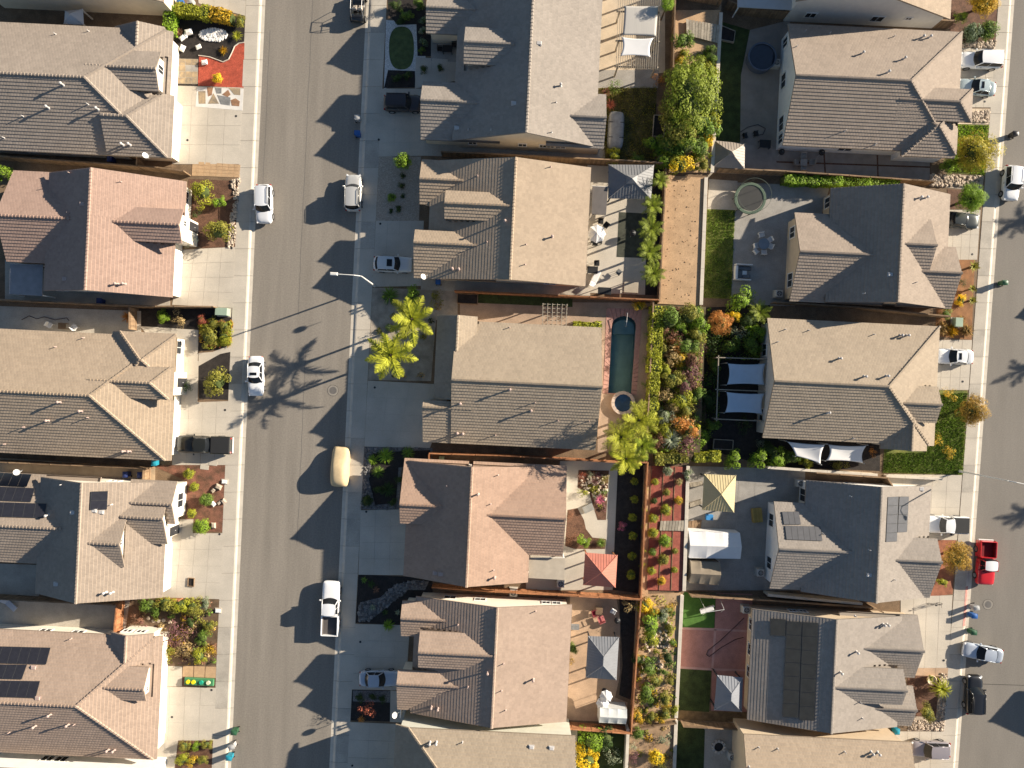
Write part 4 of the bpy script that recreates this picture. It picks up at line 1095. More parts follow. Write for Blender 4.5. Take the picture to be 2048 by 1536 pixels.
make_car('dark sport utility vehicle on the shaded driveway of the top centre house', 806, 206, 91, 'suv', paint('bronze', (.035, .026, .026), metal=.2), 'car', 4.4, rails=True, group=GD)
make_car('silver wagon with a sunroof on the shaded driveway beside the street lamp', 785, 528, 92, 'wagon', silver, 'car', 4.35, sunroof=True, group=GD)
make_car('pale silver sedan on the shaded driveway above the dark red shrub', 757, 1358, 90, 'sedan', paint('ice', (.42, .45, .50), metal=.2), 'car', 4.4, group=GD)
make_car('black pickup truck with a covered bed on the left sunny driveway', 409, 889, 272, 'pickup', paint('dark_olive', (.018, .018, .013)), 'pickup truck', 6.1, tonneau=True, group=GD)
make_car('large white sport utility vehicle on the top right driveway', 1963, 120, 272, 'suv', white_p, 'car', 4.9, group=GD)
make_car('pale green silver sedan with sunroof on the top right driveway', 1955, 174, 276, 'sedan', paint('mint', (.40, .47, .47), metal=.3), 'car', 4.3, sunroof=True, group=GD)
make_car('dark grey coupe on the right driveway below the small green tree', 1922, 440, 95, 'sedan', paint('gunmetal', (.05, .055, .05), metal=.4), 'car', 4.3, group=GD)
make_car('white sedan with sunroof on the right driveway below the dry grasses', 1910, 713, 272, 'sedan', white_p, 'car', 4.3, sunroof=True, group=GD)
make_car('white pickup truck with black bed cover on the right driveway', 1892, 1049, 272, 'pickup', white_p, 'pickup truck', 4.9, sunroof=False, tonneau=True, group=GD)
make_car('red pickup truck with a white cab roof at the right kerb', 1973, 1126, 183, 'pickup', paint('red', (.50, .015, .018)), 'pickup truck', 5.1, roof_col=white_p, group=GS, bed_col=mat('bed_red', (.16, .006, .010), var=.1))
make_car('white sport utility vehicle at the right kerb near the yellow tree', 2025, 365, 184, 'suv', white_p, 'car', 4.1, rails=True, group=GS)
make_car('silver blue sedan parked askew at the right kerb by three bins', 1968, 1307, 281, 'sedan', paint('sky_silver', (.45, .49, .54), metal=.3), 'car', 4.7, group=GS)
make_car('black sport utility vehicle at the right kerb beside the bottom right garden', 1950, 1391, 2, 'suv', black_p, 'car', 4.6, rails=True, group=GS)
make_car('mauve grey sport utility vehicle on the bottom right driveway', 1862, 1499, 272, 'wagon', paint('mauve', (.30, .27, .28), metal=.2), 'car', 4.6, group=GD)
# car under a tan cover
cm = mat('car_cover', (.52, .40, .235), rough=.75, var=.06, scale=3, bump=.02, bscale=5)
cv_ = MB()
stn = [(2.25, .55, .62), (2.2, .80, .80), (1.95, .92, .98), (1.2, .98, 1.12), (.75, .98, 1.28), (.25, .97, 1.62), (-.3, .97, 1.72), (-1.2, .97, 1.70), (-1.75, .95, 1.55), (-2.1, .90, 1.2), (-2.22, .78, .95), (-2.26, .55, .75)]
rg = []
rq = random.Random(5)
for k, (x, w, z) in enumerate(stn):
    ring = []
    for i, (fy, fz) in enumerate([(-1.03, .06), (-1.05, .3), (-1.0, .58), (-.93, .72), (-.72, .93), (-.4, .99), (0, 1.0), (.4, .99), (.72, .93), (.93, .72), (1.0, .58), (1.05, .3), (1.03, .06)]):
        ring.append((x + rq.uniform(-.03, .03), w * fy * (1 + rq.uniform(-.025, .025)), .06 + (z - .06) * (fz if fz > .4 or z < 1.2 else fz) * (1 + rq.uniform(-.015, .015))))
    rg.append(ring)
n = len(rg[0])
cv_.add([p for r_ in rg for p in r_], [(k * n + i, k * n + n + i, k * n + n + i + 1, k * n + i + 1) for k in range(len(rg) - 1) for i in range(n - 1)] + [tuple(range(n)), tuple(range(len(rg) * n - 1, len(rg) * n - n - 1, -1))])
o = cv_.build('covered_car', cm, smooth=True, label='parked car hidden under a tan fabric cover at the centre kerb', cat='covered car', group=GS)
sm = o.modifiers.new('subsurf', 'SUBSURF'); sm.levels = 1; sm.render_levels = 2
q = W(679, 934, .9); o.location = (q[0], q[1], 0); o.rotation_euler = (0, 0, math.pi / 2)
# open off-road buggy at the top edge
q = W(716, 14, 0.8)
bug = thing('off_road_buggy', 'black open off road buggy with roll cage at the top edge', 'buggy', (q[0], q[1], 0), math.pi / 2, GS)
def bp(name, mb, m, parent=None, smooth=False): return put(name, mb.mesh(name, m, smooth=smooth), parent or bug)
bp('body', loft(MB(), [(1.7, .45, .45, .7, .8, .6), (1.5, .62, .42, .85, .95, .7), (.7, .70, .40, .9, 1.0, .8), (.6, .72, .40, .75, .8, .85), (-.7, .74, .40, .75, .8, .85), (-.8, .74, .4, .95, 1.02, .85), (-1.6, .70, .45, .95, 1.02, .85)]), black_p, smooth=True)
for s in (-1, 1):
    bp('roll_cage', MB().path([(.75, s * .68, .95), (.35, s * .62, 1.75), (-.75, s * .62, 1.8), (-1.2, s * .68, 1.0)], .03).tube((.35, s * .62, 1.75), (.35, 0, 1.75), .03).tube((-.75, s * .62, 1.8), (-.75, 0, 1.8), .03), grey_m)
    bp('seat', MB().box(-.1, s * .33, .85, .5, .48, .16, bev=.05).box(-.42, s * .33, 1.15, .14, .48, .6, bev=.05), mat('seat_tan', (.32, .27, .22), var=.1))
    bp('headlight', MB().box(1.6, s * .4, .85, .1, .2, .14, bev=.03), lamp_m)
wheels(bug, (1.2, -1.15), .72, .36, .3)
# ---------------------------------------------------------------- street lamps, fences, walls
@sided
def lamp(label, base, top_h, bend_px, bend_h, head_px, head_h):
    b = W(*base); hd = W(*head_px, head_h)
    t = thing('street_lamp', label, 'street lamp', (b[0], b[1], .12), 0, 'street lamps')
    P = Vector((b[0], b[1], .12)); T = Vector((b[0], b[1], bend_h)); Hd = Vector((hd[0], hd[1], head_h))
    lm = mat('lamp_pole', (.62, .60, .56), rough=.5, var=.08)
    MB().tube(P, P + Vector((0, 0, .5)), .16, .12, 10).tube(P, T, .10, .065, 10).build('pole', lm, parent=t)
    M1_ = T.lerp(Hd, .5) + Vector((0, 0, .18))
    MB().path([T - Vector((0, 0, .1)), T.lerp(M1_, .5) + Vector((0, 0, .12)), M1_, Hd + Vector((0, 0, .1))], [.055, .05, .045, .04]).build('arm', lm, parent=t)
    d = (Hd - T); rz = math.atan2(d.y, d.x)
    hdo = MB().box(Hd.x, Hd.y, Hd.z + .05, .8, .34, .2, rz, bev=.07).build('lamp_head', lm, parent=t)
    MB().box(Hd.x, Hd.y, Hd.z - .07, .5, .24, .06, rz).build('lens', lamp_m, parent=hdo)
lamp('tall pale street lamp with its arm over the shaded left street', (750, 572), 7.6, (722, 553), 7.5, (668, 548), 7.9)
lamp('tall thin street lamp leaning over the right street beside the lawn corner', (1917, 942), 8.4, (2018, 970), 8.3, (2072, 973), 8.7)

@sided
def fence(label, pts, m, h=1.75, pan=2.4, group='garden fences', caprail=True, cat='fence'):
    w = [Vector(W(*p)) for p in pts]
    t = thing('fence', label, cat, (w[0].x, w[0].y, .1), 0, group)
    cache = {}
    rr = random.Random(len(label))
    for a, b in zip(w[:-1], w[1:]):
        L = (b - a).length; n = max(1, round(L / pan)); d = (b - a) / n; pl = d.length; rz = math.atan2(d.y, d.x)
        key = round(pl, 2)
        for i in range(n):
            c = a + d * (i + .5); p = a + d * i
            if (key, i % 3) not in cache:
                mb = MB(); nb = max(3, int(pl / .15)); bw = pl / nb
                for k in range(nb):
                    mb.box(-pl / 2 + (k + .5) * bw, rr.uniform(-.008, .008), h / 2 + rr.uniform(-.015, .015), bw - .012, .024, h, at=rr.random())
                for z in (.3, h - .25): mb.box(0, .045, z, pl, .06, .09, at=rr.random())
                if caprail: mb.box(0, .02, h + .035, pl, .15, .04, at=rr.random())
                cache[(key, i % 3)] = mb.mesh('fence_panel', m, attr='tv')
            put('fence_panel', cache[(key, i % 3)], t, (c.x - w[0].x, c.y - w[0].y, rr.uniform(-.02, .03)), (0, 0, rz + rr.uniform(-.012, .012)))
            if 'post' not in cache: cache['post'] = MB().box(0, 0, h / 2 + .05, .11, .11, h + .1, bev=.01, at=.5).mesh('post', m, attr='tv')
            put('post', cache['post'], t, (p.x - w[0].x, p.y - w[0].y, 0), (0, 0, rz))
        put('post', cache['post'], t, (b.x - w[0].x, b.y - w[0].y, 0), (0, 0, rz))
    return t
fence('brown board fence along the top of the shaded top left side yard', [(-40, 5), (330, 22)], wood_br)
fence('brown board fence between the brown grey house and the rose brown house', [(-40, 318), (330, 345), (382, 352)], wood_br)
fence('short brown gate fence closing the side yard of the top left house', [(270, 320), (290, 322), (290, 343)], wood_br, h=1.7, cat='gate')
fence('brown board fence below the rose brown house along the left driveway', [(-40, 600), (290, 616), (440, 617)], wood_br)
fence('brown gate fence beside the orange shrub in the left side yard', [(275, 619), (275, 660)], wood_br, h=1.7, cat='gate')
fence('dark board fence south of the sand tiled house', [(-40, 918), (285, 932), (310, 934)], wood_br)
fence('brown gate fence by the blue bins south of the sand tiled house', [(303, 934), (301, 962)], wood_br, h=1.7, cat='gate')
fence('dark board fence between the two lower left houses', [(-40, 1185), (80, 1192), (245, 1200)], wood_br)
fence('bright redwood gate fence at the corner of the lower left garden', [(251, 1198), (246, 1262)], wood_or, h=1.8, cat='gate')
fence('redwood fence strip above the lower left garden path', [(322, 1196), (366, 1196)], wood_or, h=1.0)
fence('redwood gate fence at the bottom left by the stored bins', [(236, 1512), (236, 1540)], wood_or, h=1.7, cat='gate')
fence('brown board fence between the top centre house and the tan house', [(886, 314), (1218, 330), (1318, 336)], wood_br)
fence('brown board fence between the tan house and the swimming pool', [(912, 586), (1310, 604)], wood_or)
fence('brown back fence along the top centre lawn and planted slope', [(1345, -20), (1340, 150), (1333, 345)], wood_br, h=1.4)
fence('brown back fence beside the bare dirt field', [(1326, 345), (1313, 606)], wood_br, h=1.4)
fence('grey board fence between the pool yard and the overgrown garden', [(1301, 606), (1292, 800), (1287, 905)], wood_br, h=1.5)
fence('redwood fence around the side of the terracotta tan house', [(862, 930), (862, 904), (1000, 908), (1240, 922), (1290, 922)], wood_or)
fence('tan board fence between the black mulch bed and the red terraces', [(1290, 922), (1277, 1190)], wood_or, h=1.4)
fence('bright redwood fence below the red gazebo', [(868, 1166), (950, 1172), (1278, 1190)], wood_or)
fence('redwood fence beside the dark grey gazebo garden', [(1277, 1190), (1258, 1450)], wood_or, h=1.4)
fence('bright redwood fence at the foot of the bottom centre back yard', [(1105, 1440), (1258, 1452)], wood_or)
fence('weathered board fence at the foot of the top right neighbour yard', [(1448, 18), (1480, 32), (1590, 42), (1890, 58)], wood_br)
fence('brown board fence across the top of the planted slope', [(1345, -5), (1436, 14)], wood_br)
fence('brown board fence under the long clipped hedge', [(1432, 346), (1560, 352), (1850, 372)], wood_br)
fence('dark board fence between the two middle right houses', [(1540, 608), (1700, 618), (1880, 636)], wood_br)
fence('tan board fence beside the white shade sails', [(1620, 942), (1758, 952), (1768, 968)], wood_br)
fence('brown board fence below the tan and grey shed yard', [(1376, 1184), (1500, 1190), (1730, 1206), (1750, 1215)], wood_br)
fence('grey board fence above the bottom right yard', [(1360, 1438), (1500, 1446), (1735, 1470)], wood_br)
fence('low weathered fence at the foot of the dry slope garden', [(1262, 1452), (1348, 1438)], wood_br, h=1.0)
@sided
def block_wall(label, pts, m, h=.9, th=.30, cat='wall', z0=.1):
    w = [Vector(W(p[0], p[1], z0 + h)) for p in pts]
    t = thing('garden_wall', label, cat, (w[0].x, w[0].y, .1), 0, 'garden walls')
    for a, b in zip(w[:-1], w[1:]):
        L = (b - a).length; n = max(1, round(L / 2.0)); d = (b - a) / n; rz = math.atan2(d.y, d.x)
        for i in range(n):
            c = a + d * (i + .5)
            MB().box(c.x, c.y, z0 + h / 2, d.length - .01, th, h, rz).build('wall_block', m, parent=t)
            MB().box(c.x, c.y, z0 + h + .03, d.length - .012, th + .1, .06, rz, bev=.015).build('cap_stone', kerb_m, parent=t)
    return t
block_wall('pale block wall along the right of the bare dirt field', [(1412, 355), (1402, 610)], ivory, 2.35, z0=ZR, here=True)
block_wall('pale block wall along the right of the top planted slope', [(1442, 25), (1424, 345)], ivory, 2.35, z0=ZR, here=True)
block_wall('pale block wall between red terraces and the paved gazebo yard', [(1376, 932), (1368, 1182)], greywall, 2.35, z0=ZR, here=True)
block_wall('cream block wall between the dry slope garden and green turf', [(1364, 1190), (1352, 1436)], ivory, 2.35, z0=ZR, here=True)
block_wall('low pale wall between bottom slope and dark lawn', [(1352, 1440), (1346, 1600)], ivory, 2.35, z0=ZR, here=True)
block_wall('tan stucco garden wall by the white shade sails', [(1535, 935), (1620, 941), (1755, 950)], tanwall, 1.5, .2)
block_wall('low cream wall under the lawn beside the right street lamp', [(1772, 952), (1885, 958)], ivory, .6, .2)
block_wall('cream garden wall between the two lower right houses', [(1535, 1190), (1725, 1208)], cream, 1.4, .2)
block_wall('grey concrete wall at the left of the bottom yellow bushes', [(1256, 1458), (1250, 1600)], greywall, 1.2, .25)

# ---------------------------------------------------------------- garden structures
def post(mb, p, z0, z1, r=.06): mb.box(p[0], p[1], (z0 + z1) / 2, r * 2, r * 2, z1 - z0); return mb
@sided
def gazebo(label, c, he, ha, m, postm=None, cupola=0, name='gazebo', rib=.30, ridge=0):
    """c: photo corners of the eaves (nw, ne, se, sw)"""
    q = [Vector((*W(*p, he), he)) for p in c]
    ce = sum(q, Vector()) / 4
    t = thing(name, label, name.replace('_', ' '), (ce.x, ce.y, .1), 0, 'garden pavilions')
    ap = Vector((ce.x, ce.y, ha))
    long_ = (q[3] - q[0]).length > (q[1] - q[0]).length
    ax = (q[3] - q[0]).normalized() if long_ else (q[1] - q[0]).normalized()
    r0, r1 = ap - ax * ridge, ap + ax * ridge
    for i in range(4):
        a, b = q[i], q[(i + 1) % 4]
        def near(p): return r0 if (p - r0).length < (p - r1).length else r1
        top = [near(b), near(a)] if ridge and (near(a) - near(b)).length > .01 else [near(a) if ridge and near(a) is near(b) else ap]
        mid = (a + b) / 2; tp = sum(top, Vector()) / len(top)
        nrm = (b - a).cross(tp - a).normalized()
        if nrm.z < 0: nrm = -nrm
        mb = MB(); pts = [a, b] + top
        if (pts[1] - pts[0]).cross(pts[2] - pts[0]).z < 0: pts = pts[::-1]
        lo = [p - nrm * .05 for p in pts]; n = len(pts)
        mb.add(pts + lo, [tuple(range(n)), tuple(range(2 * n - 1, n - 1, -1))] + [(n + k, n + (k + 1) % n, (k + 1) % n, k) for k in range(n)])
        L = (b - a).length; nr = int(L / rib); e = (b - a).normalized()
        up = tp - mid; up = (up - e * up.dot(e))
        for k in range(1, nr):
            p = a + e * (k * L / nr); s = k * L / nr
            f0 = (top[-1] - a).dot(e); f1 = (b - top[0]).dot(e)
            f = min(1, s / max(f0, .01), (L - s) / max(f1, .01))
            mb.tube(p + nrm * .012, p + up * (f * .985) + nrm * .012, .022, n=4, cap=False)
        mb.build('roof_panel', m, parent=t)
        hp = MB().tube(a + Vector((0, 0, .02)), near(a) if ridge else ap, .045, n=5)
        hp.build('hip_trim', m, parent=t)
    if cupola:
        mb = MB(); k = cupola
        qq = [ap + (p - ap) * k for p in q]; qq = [Vector((p.x, p.y, ha - .10)) for p in qq]; tp = ap + Vector((0, 0, .28))
        mb.add(qq + [tp], [(1, 0, 4), (2, 1, 4), (3, 2, 4), (0, 3, 4), (0, 1, 2, 3)]); mb.build('roof_lantern', m, parent=t)
    pm = postm or dark_m
    for p in q:
        c2 = ce + (p - ce) * .88
        post(MB(), c2, .1, he + .12, .07).build('post', pm, parent=t)
    bm = MB()
    for i in range(4):
        a, b = ce + (q[i] - ce) * .88, ce + (q[(i + 1) % 4] - ce) * .88
        bm.tube(a, b, .06, n=4)
    bm.build('beam', pm, parent=t)
    return t
grey_roof = mat('gazebo_grey', (.19, .19, .19), rough=.5, var=.06); brown_roof = mat('gazebo_brown', (.30, .255, .21), rough=.55, var=.06)
gazebo('grey metal hip roofed gazebo behind the tan house', [(1217, 329), (1308, 330), (1302, 398), (1216, 397)], 2.3, 3.3, grey_roof, cupola=.25)
gazebo('brown metal gazebo below the long planted slope, top right yard', [(1428, 281), (1490, 287), (1489, 338), (1425, 334)], 2.3, 3.2, brown_roof, cupola=.25)
gazebo('beige canvas gazebo on the paved yard beside the red terraces', [(1408, 948), (1472, 951), (1468, 1025), (1404, 1020)], 2.3, 3.3, mat('gazebo_beige', (.52, .43, .24), rough=.7, var=.05))
gazebo('red tiled square gazebo beside the black mulch bed', [(1170, 1105), (1235, 1110), (1231, 1175), (1166, 1170)], 2.3, 3.4, mat('gazebo_red', (.45, .17, .12), rough=.6, var=.06), wood_or)
gazebo('dark grey metal gazebo behind the blush tiled house', [(1176, 1272), (1238, 1274), (1233, 1360), (1171, 1355)], 2.3, 3.3, mat('gazebo_slate', (.20, .205, .215), rough=.5, var=.05), ridge=.5)
gazebo('shaded grey metal gazebo beside the striped roof house', [(1434, 1350), (1486, 1355), (1484, 1424), (1428, 1420)], 2.3, 3.2, mat('gazebo_blue_grey', (.22, .23, .25), rough=.5, var=.05), ridge=.4)
gazebo('white pyramid canopy in the shaded top left side yard', [(130, 22), (166, 18), (168, 50), (128, 48)], 2.1, 2.8, cloth_w, galv, name='canopy')
# frame tent and shed
@sided
def frame_tent(label, c, he, hr, m, name, pm):
    q = [Vector((*W(*p, he), he)) for p in c]; ce = sum(q, Vector()) / 4
    t = thing(name, label, 'tent' if 'tent' in name else 'shed', (ce.x, ce.y, .1), 0, 'garden sheds and tents')
    a, b = (q[0] + q[3]) / 2, (q[1] + q[2]) / 2; a = Vector((a.x, a.y, hr)); b = Vector((b.x, b.y, hr))
    for s, (p, r) in enumerate(((q[0], q[1]), (q[2], q[3]))):
        if s: n0, n1 = b, a
        else: n0, n1 = a, b
        mb = MB()
        grid(mb, lambda x, y: tuple((p.lerp(r, x)).lerp(n0.lerp(n1, x), y) - Vector((0, 0, .07 * math.sin(math.pi * (x * 3 % 1)) * (1 - y)))), 12, 4, flip=(r - p).cross(n0 - p).z < 0)
        mb.build('roof_sheet', m, parent=t)
    w = MB()
    for i in range(4):
        p, r = q[i], q[(i + 1) % 4]
        w.poly([(p.x, p.y, .1), (r.x, r.y, .1), tuple(r), tuple(p)])
    w.poly([tuple(q[0]), tuple(q[3]), tuple(a)]); w.poly([tuple(q[1]), tuple(q[2]), tuple(b)])
    w.build('side_sheet', pm, parent=t)
    for p in q: post(MB(), ce + (p - ce) * .97, .1, he, .04).build('pole', galv, parent=t)
    return t
frame_tent('long white frame tent on the paved yard below the beige gazebo', [(1378, 1062), (1480, 1066), (1481, 1118), (1378, 1116)], 2.1, 2.65, cloth_w, 'frame_tent', cloth_w)
frame_tent('brown tarp covered shed just below the white frame tent', [(1381, 1122), (1440, 1124), (1438, 1170), (1378, 1166)], 2.0, 2.7, mat('tarp_brown', (.22, .18, .13), var=.1), 'garden_shed', mat('tarp_brown2', (.20, .165, .12), var=.1))
frame_tent('white ribbed plastic shed at the redwood fence, bottom centre yard', [(1200, 1416), (1254, 1419), (1252, 1448), (1198, 1445)], 1.9, 2.3, mat('plastic_white', (.50, .51, .49), var=.05, rough=.5), 'garden_shed', mat('plastic_white2', (.5, .5, .48), var=.05))
# pergola with shade cloths
pg = [Vector((*W(*p, 2.7), 2.7)) for p in ((1238, -40), (1322, -38), (1314, 140), (1232, 138))]
ce = sum(pg, Vector()) / 4
t = thing('pergola', 'weathered wooden pergola with shade cloths behind the top centre house', 'pergola', (ce.x, ce.y, .1), 0, 'garden pavilions')
for k in range(20):
    a, b = pg[0].lerp(pg[1], k / 19), pg[3].lerp(pg[2], k / 19); m_ = (a + b) / 2; d = b - a
    MB().box(m_.x, m_.y, 2.78, .045, d.length, .14, math.atan2(d.y, d.x) - math.pi / 2).build('slat', wood_gr, parent=t, attr='tv')
for f in (.03, .35, .68, .97):
    a, b = pg[0].lerp(pg[3], f), pg[1].lerp(pg[2], f); m_ = (a + b) / 2; d = b - a
    MB().box(m_.x, m_.y, 2.62, d.length + .3, .12, .18, math.atan2(d.y, d.x)).build('beam', wood_gr, parent=t, attr='tv')
    for s in (.04, .96):
        p = a.lerp(b, s); post(MB(), p, .1, 2.55, .08).build('post', wood_gr, parent=t, attr='tv')
@sided
def sail(label, c, hs, m=None, sag=.16, posts=True, name='shade_sail', group='shade sails', belly=.15):
    q = [Vector((*W(*p, h), h)) for p, h in zip(c, hs)]; ce = sum(q, Vector()) / 4
    t = thing(name, label, 'shade sail', (ce.x, ce.y, .1), 0, group)
    def P(s, t_):
        s2 = .5 + (s - .5) * (1 - sag * 4 * t_ * (1 - t_)); t2 = .5 + (t_ - .5) * (1 - sag * 4 * s * (1 - s))
        v = Vector(bil([tuple(x) for x in q], s2, t2)); v.z -= belly * 16 * s * (1 - s) * t_ * (1 - t_)
        return tuple(v)
    o = grid(MB(), P, 14, 14).build('cloth', m or cloth_w, parent=t, smooth=True)
    md = o.modifiers.new('solid', 'SOLIDIFY'); md.thickness = .012
    for p, h in zip(q, hs):
        d = (p - ce).normalized()
        if posts: MB().tube((p.x + d.x * .12, p.y + d.y * .12, .1), (p.x + d.x * .12, p.y + d.y * .12, h + .1), .045, n=6).build('post', galv, parent=t)
        else: MB().tube(tuple(p), (p.x + d.x * .2, p.y + d.y * .2, p.z), .012, n=4).build('tie', galv, parent=t)
    return t
sail('large pale shade cloth lying over the upper half of the pergola', [(1249, 12), (1317, 12), (1312, 72), (1245, 70)], [2.9] * 4, mat('beige_shade_cloth', (.52, .49, .44), var=.06, stretch=(9, .2, 1), scale=1.5, transl=.15), sag=.02, posts=False, belly=-.02)
sail('white concave shade cloth tied over the lower part of the pergola', [(1243, 74), (1307, 76), (1301, 114), (1240, 112)], [3.0] * 4, sag=.14, posts=False, belly=.02)
blue_cloth = mat('pale_blue_fabric', (.50, .60, .70), var=.04, rough=.8, transl=.1)
sail('upper pale blue shade sail in the dark yard west of the khaki house', [(1456, 727), (1531, 727), (1529, 770), (1454, 769)], [2.6, 2.6, 2.5, 2.5], blue_cloth, sag=.10)
sail('lower pale blue shade sail in the dark yard west of the khaki house', [(1453, 784), (1529, 787), (1525, 828), (1450, 825)], [2.6, 2.6, 2.5, 2.5], blue_cloth, sag=.10)
sail('white shade sail beside the leafy hedge, left one of the south pair', [(1574, 883), (1650, 889), (1641, 928), (1592, 912)], [2.5, 2.6, 2.3, 2.2], sag=.10)
sail('white shade sail nearest the lawn, right one of the south pair', [(1657, 889), (1733, 891), (1726, 926), (1652, 921)], [2.5, 2.6, 2.3, 2.3], sag=.14)
# timber frame of the blue sails
with level(ZR):
    q = [Vector((*W(*p, 2.5), 2.5)) for p in ((1437, 715), (1530, 718), (1524, 842), (1433, 838))]; ce = sum(q, Vector()) / 4
    t = thing('sail_frame', 'grey timber post frame holding the pale blue shade sails', 'frame', (ce.x, ce.y, .1), 0, 'garden pavilions')
    for a, b in ((q[0], q[1]), (q[3], q[2]), (q[0], q[3]), (q[0].lerp(q[3], .52), q[1].lerp(q[2], .52))):
        d = b - a; m_ = (a + b) / 2
        MB().box(m_.x, m_.y, 2.5, d.length + .5, .1, .15, math.atan2(d.y, d.x)).build('beam', wood_gr, parent=t, attr='tv')
    for p in q: post(MB(), p, .1, 2.42, .08).build('post', wood_gr, parent=t, attr='tv')
# lattice trellis by the pool house
q = [Vector((*W(*p, 2.3), 2.3)) for p in ((1086, 608), (1134, 610), (1132, 650), (1085, 648))]; ce = sum(q, Vector()) / 4
t = thing('trellis', 'small pale lattice trellis beside the swimming pool house', 'trellis', (ce.x, ce.y, .1), 0, 'garden pavilions')
for k in range(6):
    for a, b, z in ((q[0].lerp(q[1], k / 5), q[3].lerp(q[2], k / 5), 2.36), (q[0].lerp(q[3], k / 5), q[1].lerp(q[2], k / 5), 2.29)):
        d = b - a; m_ = (a + b) / 2
        MB().box(m_.x, m_.y, z, d.length + .2, .06, .07, math.atan2(d.y, d.x)).build('slat', wood_gr, parent=t, attr='tv')
for p in q: post(MB(), p, .1, 2.25, .06).build('post', wood_gr, parent=t, attr='tv')
# wooden deck bridge, plank walk
@sided
def deck(label, c, m, n, z=.35, rail=False):
    cw = [W(p[0], p[1], z) for p in c]
    ce = tuple(sum(p[i] for p in cw) / 4 for i in (0, 1))
    t = thing('deck', label, 'deck', (ce[0], ce[1], .1), 0, 'timber decks')
    for k in range(n):
        g = .06 / n
        MB().prism([bil(cw, s, tt) for s, tt in ((k / n + g, 0), ((k + 1) / n - g, 0), ((k + 1) / n - g, 1), (k / n + g, 1))], z - .05, z + random.uniform(-.004, .004), at=random.random()).build('plank', m, parent=t, attr='tv')
    for s in (.1, .9): MB().prism([bil(cw, .02, s), bil(cw, .98, s), bil(cw, .98, s + .04), bil(cw, .02, s + .04)], .1, z - .052).build('joist', m, parent=t, attr='tv')
    return t
deck('weathered plank deck at the top of the planted slope', [(1372, 38), (1440, 50), (1436, 86), (1373, 70)], wood_gr, 11, z=SZ + .3)
deck('pale plank walk crossing the red terraces', [(1321, 1042), (1376, 1041), (1373, 1062), (1319, 1061)], wood_gr, 9, z=SZ + .12)
deck('short brown plank step beside the pale plank walk', [(1377, 1042), (1404, 1040), (1402, 1058), (1375, 1060)], wood_br, 4, z=.25)
# trampoline
with level(ZR):
    q = W(1500, 397, .9)
    t = thing('trampoline', 'round trampoline with dark mat and green rim on the right patio', 'trampoline', (q[0], q[1], .1))
    put('jumping_mat', MB().lathe([(0, .86), (1.45, .86), (1.45, .84), (0, .84)], 32).mesh('mat', mat('trampoline_mat', (.045, .045, .043), var=.1)), t)
    put('rim_pad', MB().lathe([(1.5, .86), (1.56, .92), (1.82, .92), (1.86, .86), (1.82, .82), (1.5, .84)], 32).mesh('rim', mat('rim_green', (.085, .12, .085), var=.1)), t)
    for k in range(8):
        a = k * math.pi / 4; c, s = math.cos(a), math.sin(a)
        put('leg', MB().tube((1.8 * c, 1.8 * s, 0), (1.8 * c, 1.8 * s, .85), .03).mesh('leg', dark_m), t)
        put('net_pole', MB().tube((1.86 * c, 1.86 * s, .6), (1.9 * c, 1.9 * s, 2.5), .02).mesh('pole', mat('pole_green', (.08, .1, .08), var=.05)), t)
    put('top_ring', MB().path([(1.9 * math.cos(k * math.pi / 12), 1.9 * math.sin(k * math.pi / 12), 2.5) for k in range(25)], .02, 4).mesh('ring', mat('pole_green', (.2, .25, .18))), t)
# swimming pool
water_m = bpy.data.materials.new('pool_water'); water_m.use_nodes = True
nt = water_m.node_tree; nt.nodes.remove(nt.nodes['Principled BSDF'])
tr = nt.nodes.new('ShaderNodeBsdfTransparent'); tr.inputs[0].default_value = (.74, .84, .80, 1)
gl = nt.nodes.new('ShaderNodeBsdfGlossy'); gl.inputs['Roughness'].default_value = .03
fr = nt.nodes.new('ShaderNodeFresnel'); fr.inputs['IOR'].default_value = 1.33
nz = nt.nodes.new('ShaderNodeTexNoise'); nz.inputs['Scale'].default_value = 1.5
bp_ = nt.nodes.new('ShaderNodeBump'); bp_.inputs['Strength'].default_value = .15; bp_.inputs['Distance'].default_value = .1
ms = nt.nodes.new('ShaderNodeMixShader')
nt.links.new(nz.outputs['Fac'], bp_.inputs['Height']); nt.links.new(bp_.outputs[0], gl.inputs['Normal']); nt.links.new(bp_.outputs[0], fr.inputs['Normal'])
nt.links.new(fr.outputs[0], ms.inputs[0]); nt.links.new(tr.outputs[0], ms.inputs[1]); nt.links.new(gl.outputs[0], ms.inputs[2])
nt.links.new(ms.outputs[0], nt.nodes['Material Output'].inputs['Surface'])
plaster = mat('pool_plaster', (.38, .50, .47), var=.15, scale=.8); coping_m = mat('pool_coping', (.42, .235, .19), var=.14, scale=3, fine=.1)
outl = [(1216, 786)] + [(1220, 720), (1223, 660)] + [(1248 - 24.5 * math.cos(a) , 652 - 20 * math.sin(a)) for a in [math.pi * k / 12 for k in range(13)]] + [(1271, 660), (1267, 720), (1262, 787)]
oc = [Vector(W(*p)) for p in outl]; pc = sum(oc, Vector((0, 0))) / len(oc)
t = thing('swimming_pool', 'long teal swimming pool with rounded top end and pink coping', 'swimming pool', (pc.x, pc.y, .1))
MB().poly([(p.x, p.y, .03) for p in oc[::-1]]).build('water', water_m, parent=t)
sh = MB(); n = len(oc)
for i in range(n):
    a, b = oc[i], oc[(i + 1) % n]; sh.poly([(a.x, a.y, .12), (b.x, b.y, .12), (b.x, b.y, -1.3), (a.x, a.y, -1.3)])
sh.poly([(p.x, p.y, -1.3) for p in oc[::-1]]); sh.build('basin', plaster, parent=t)
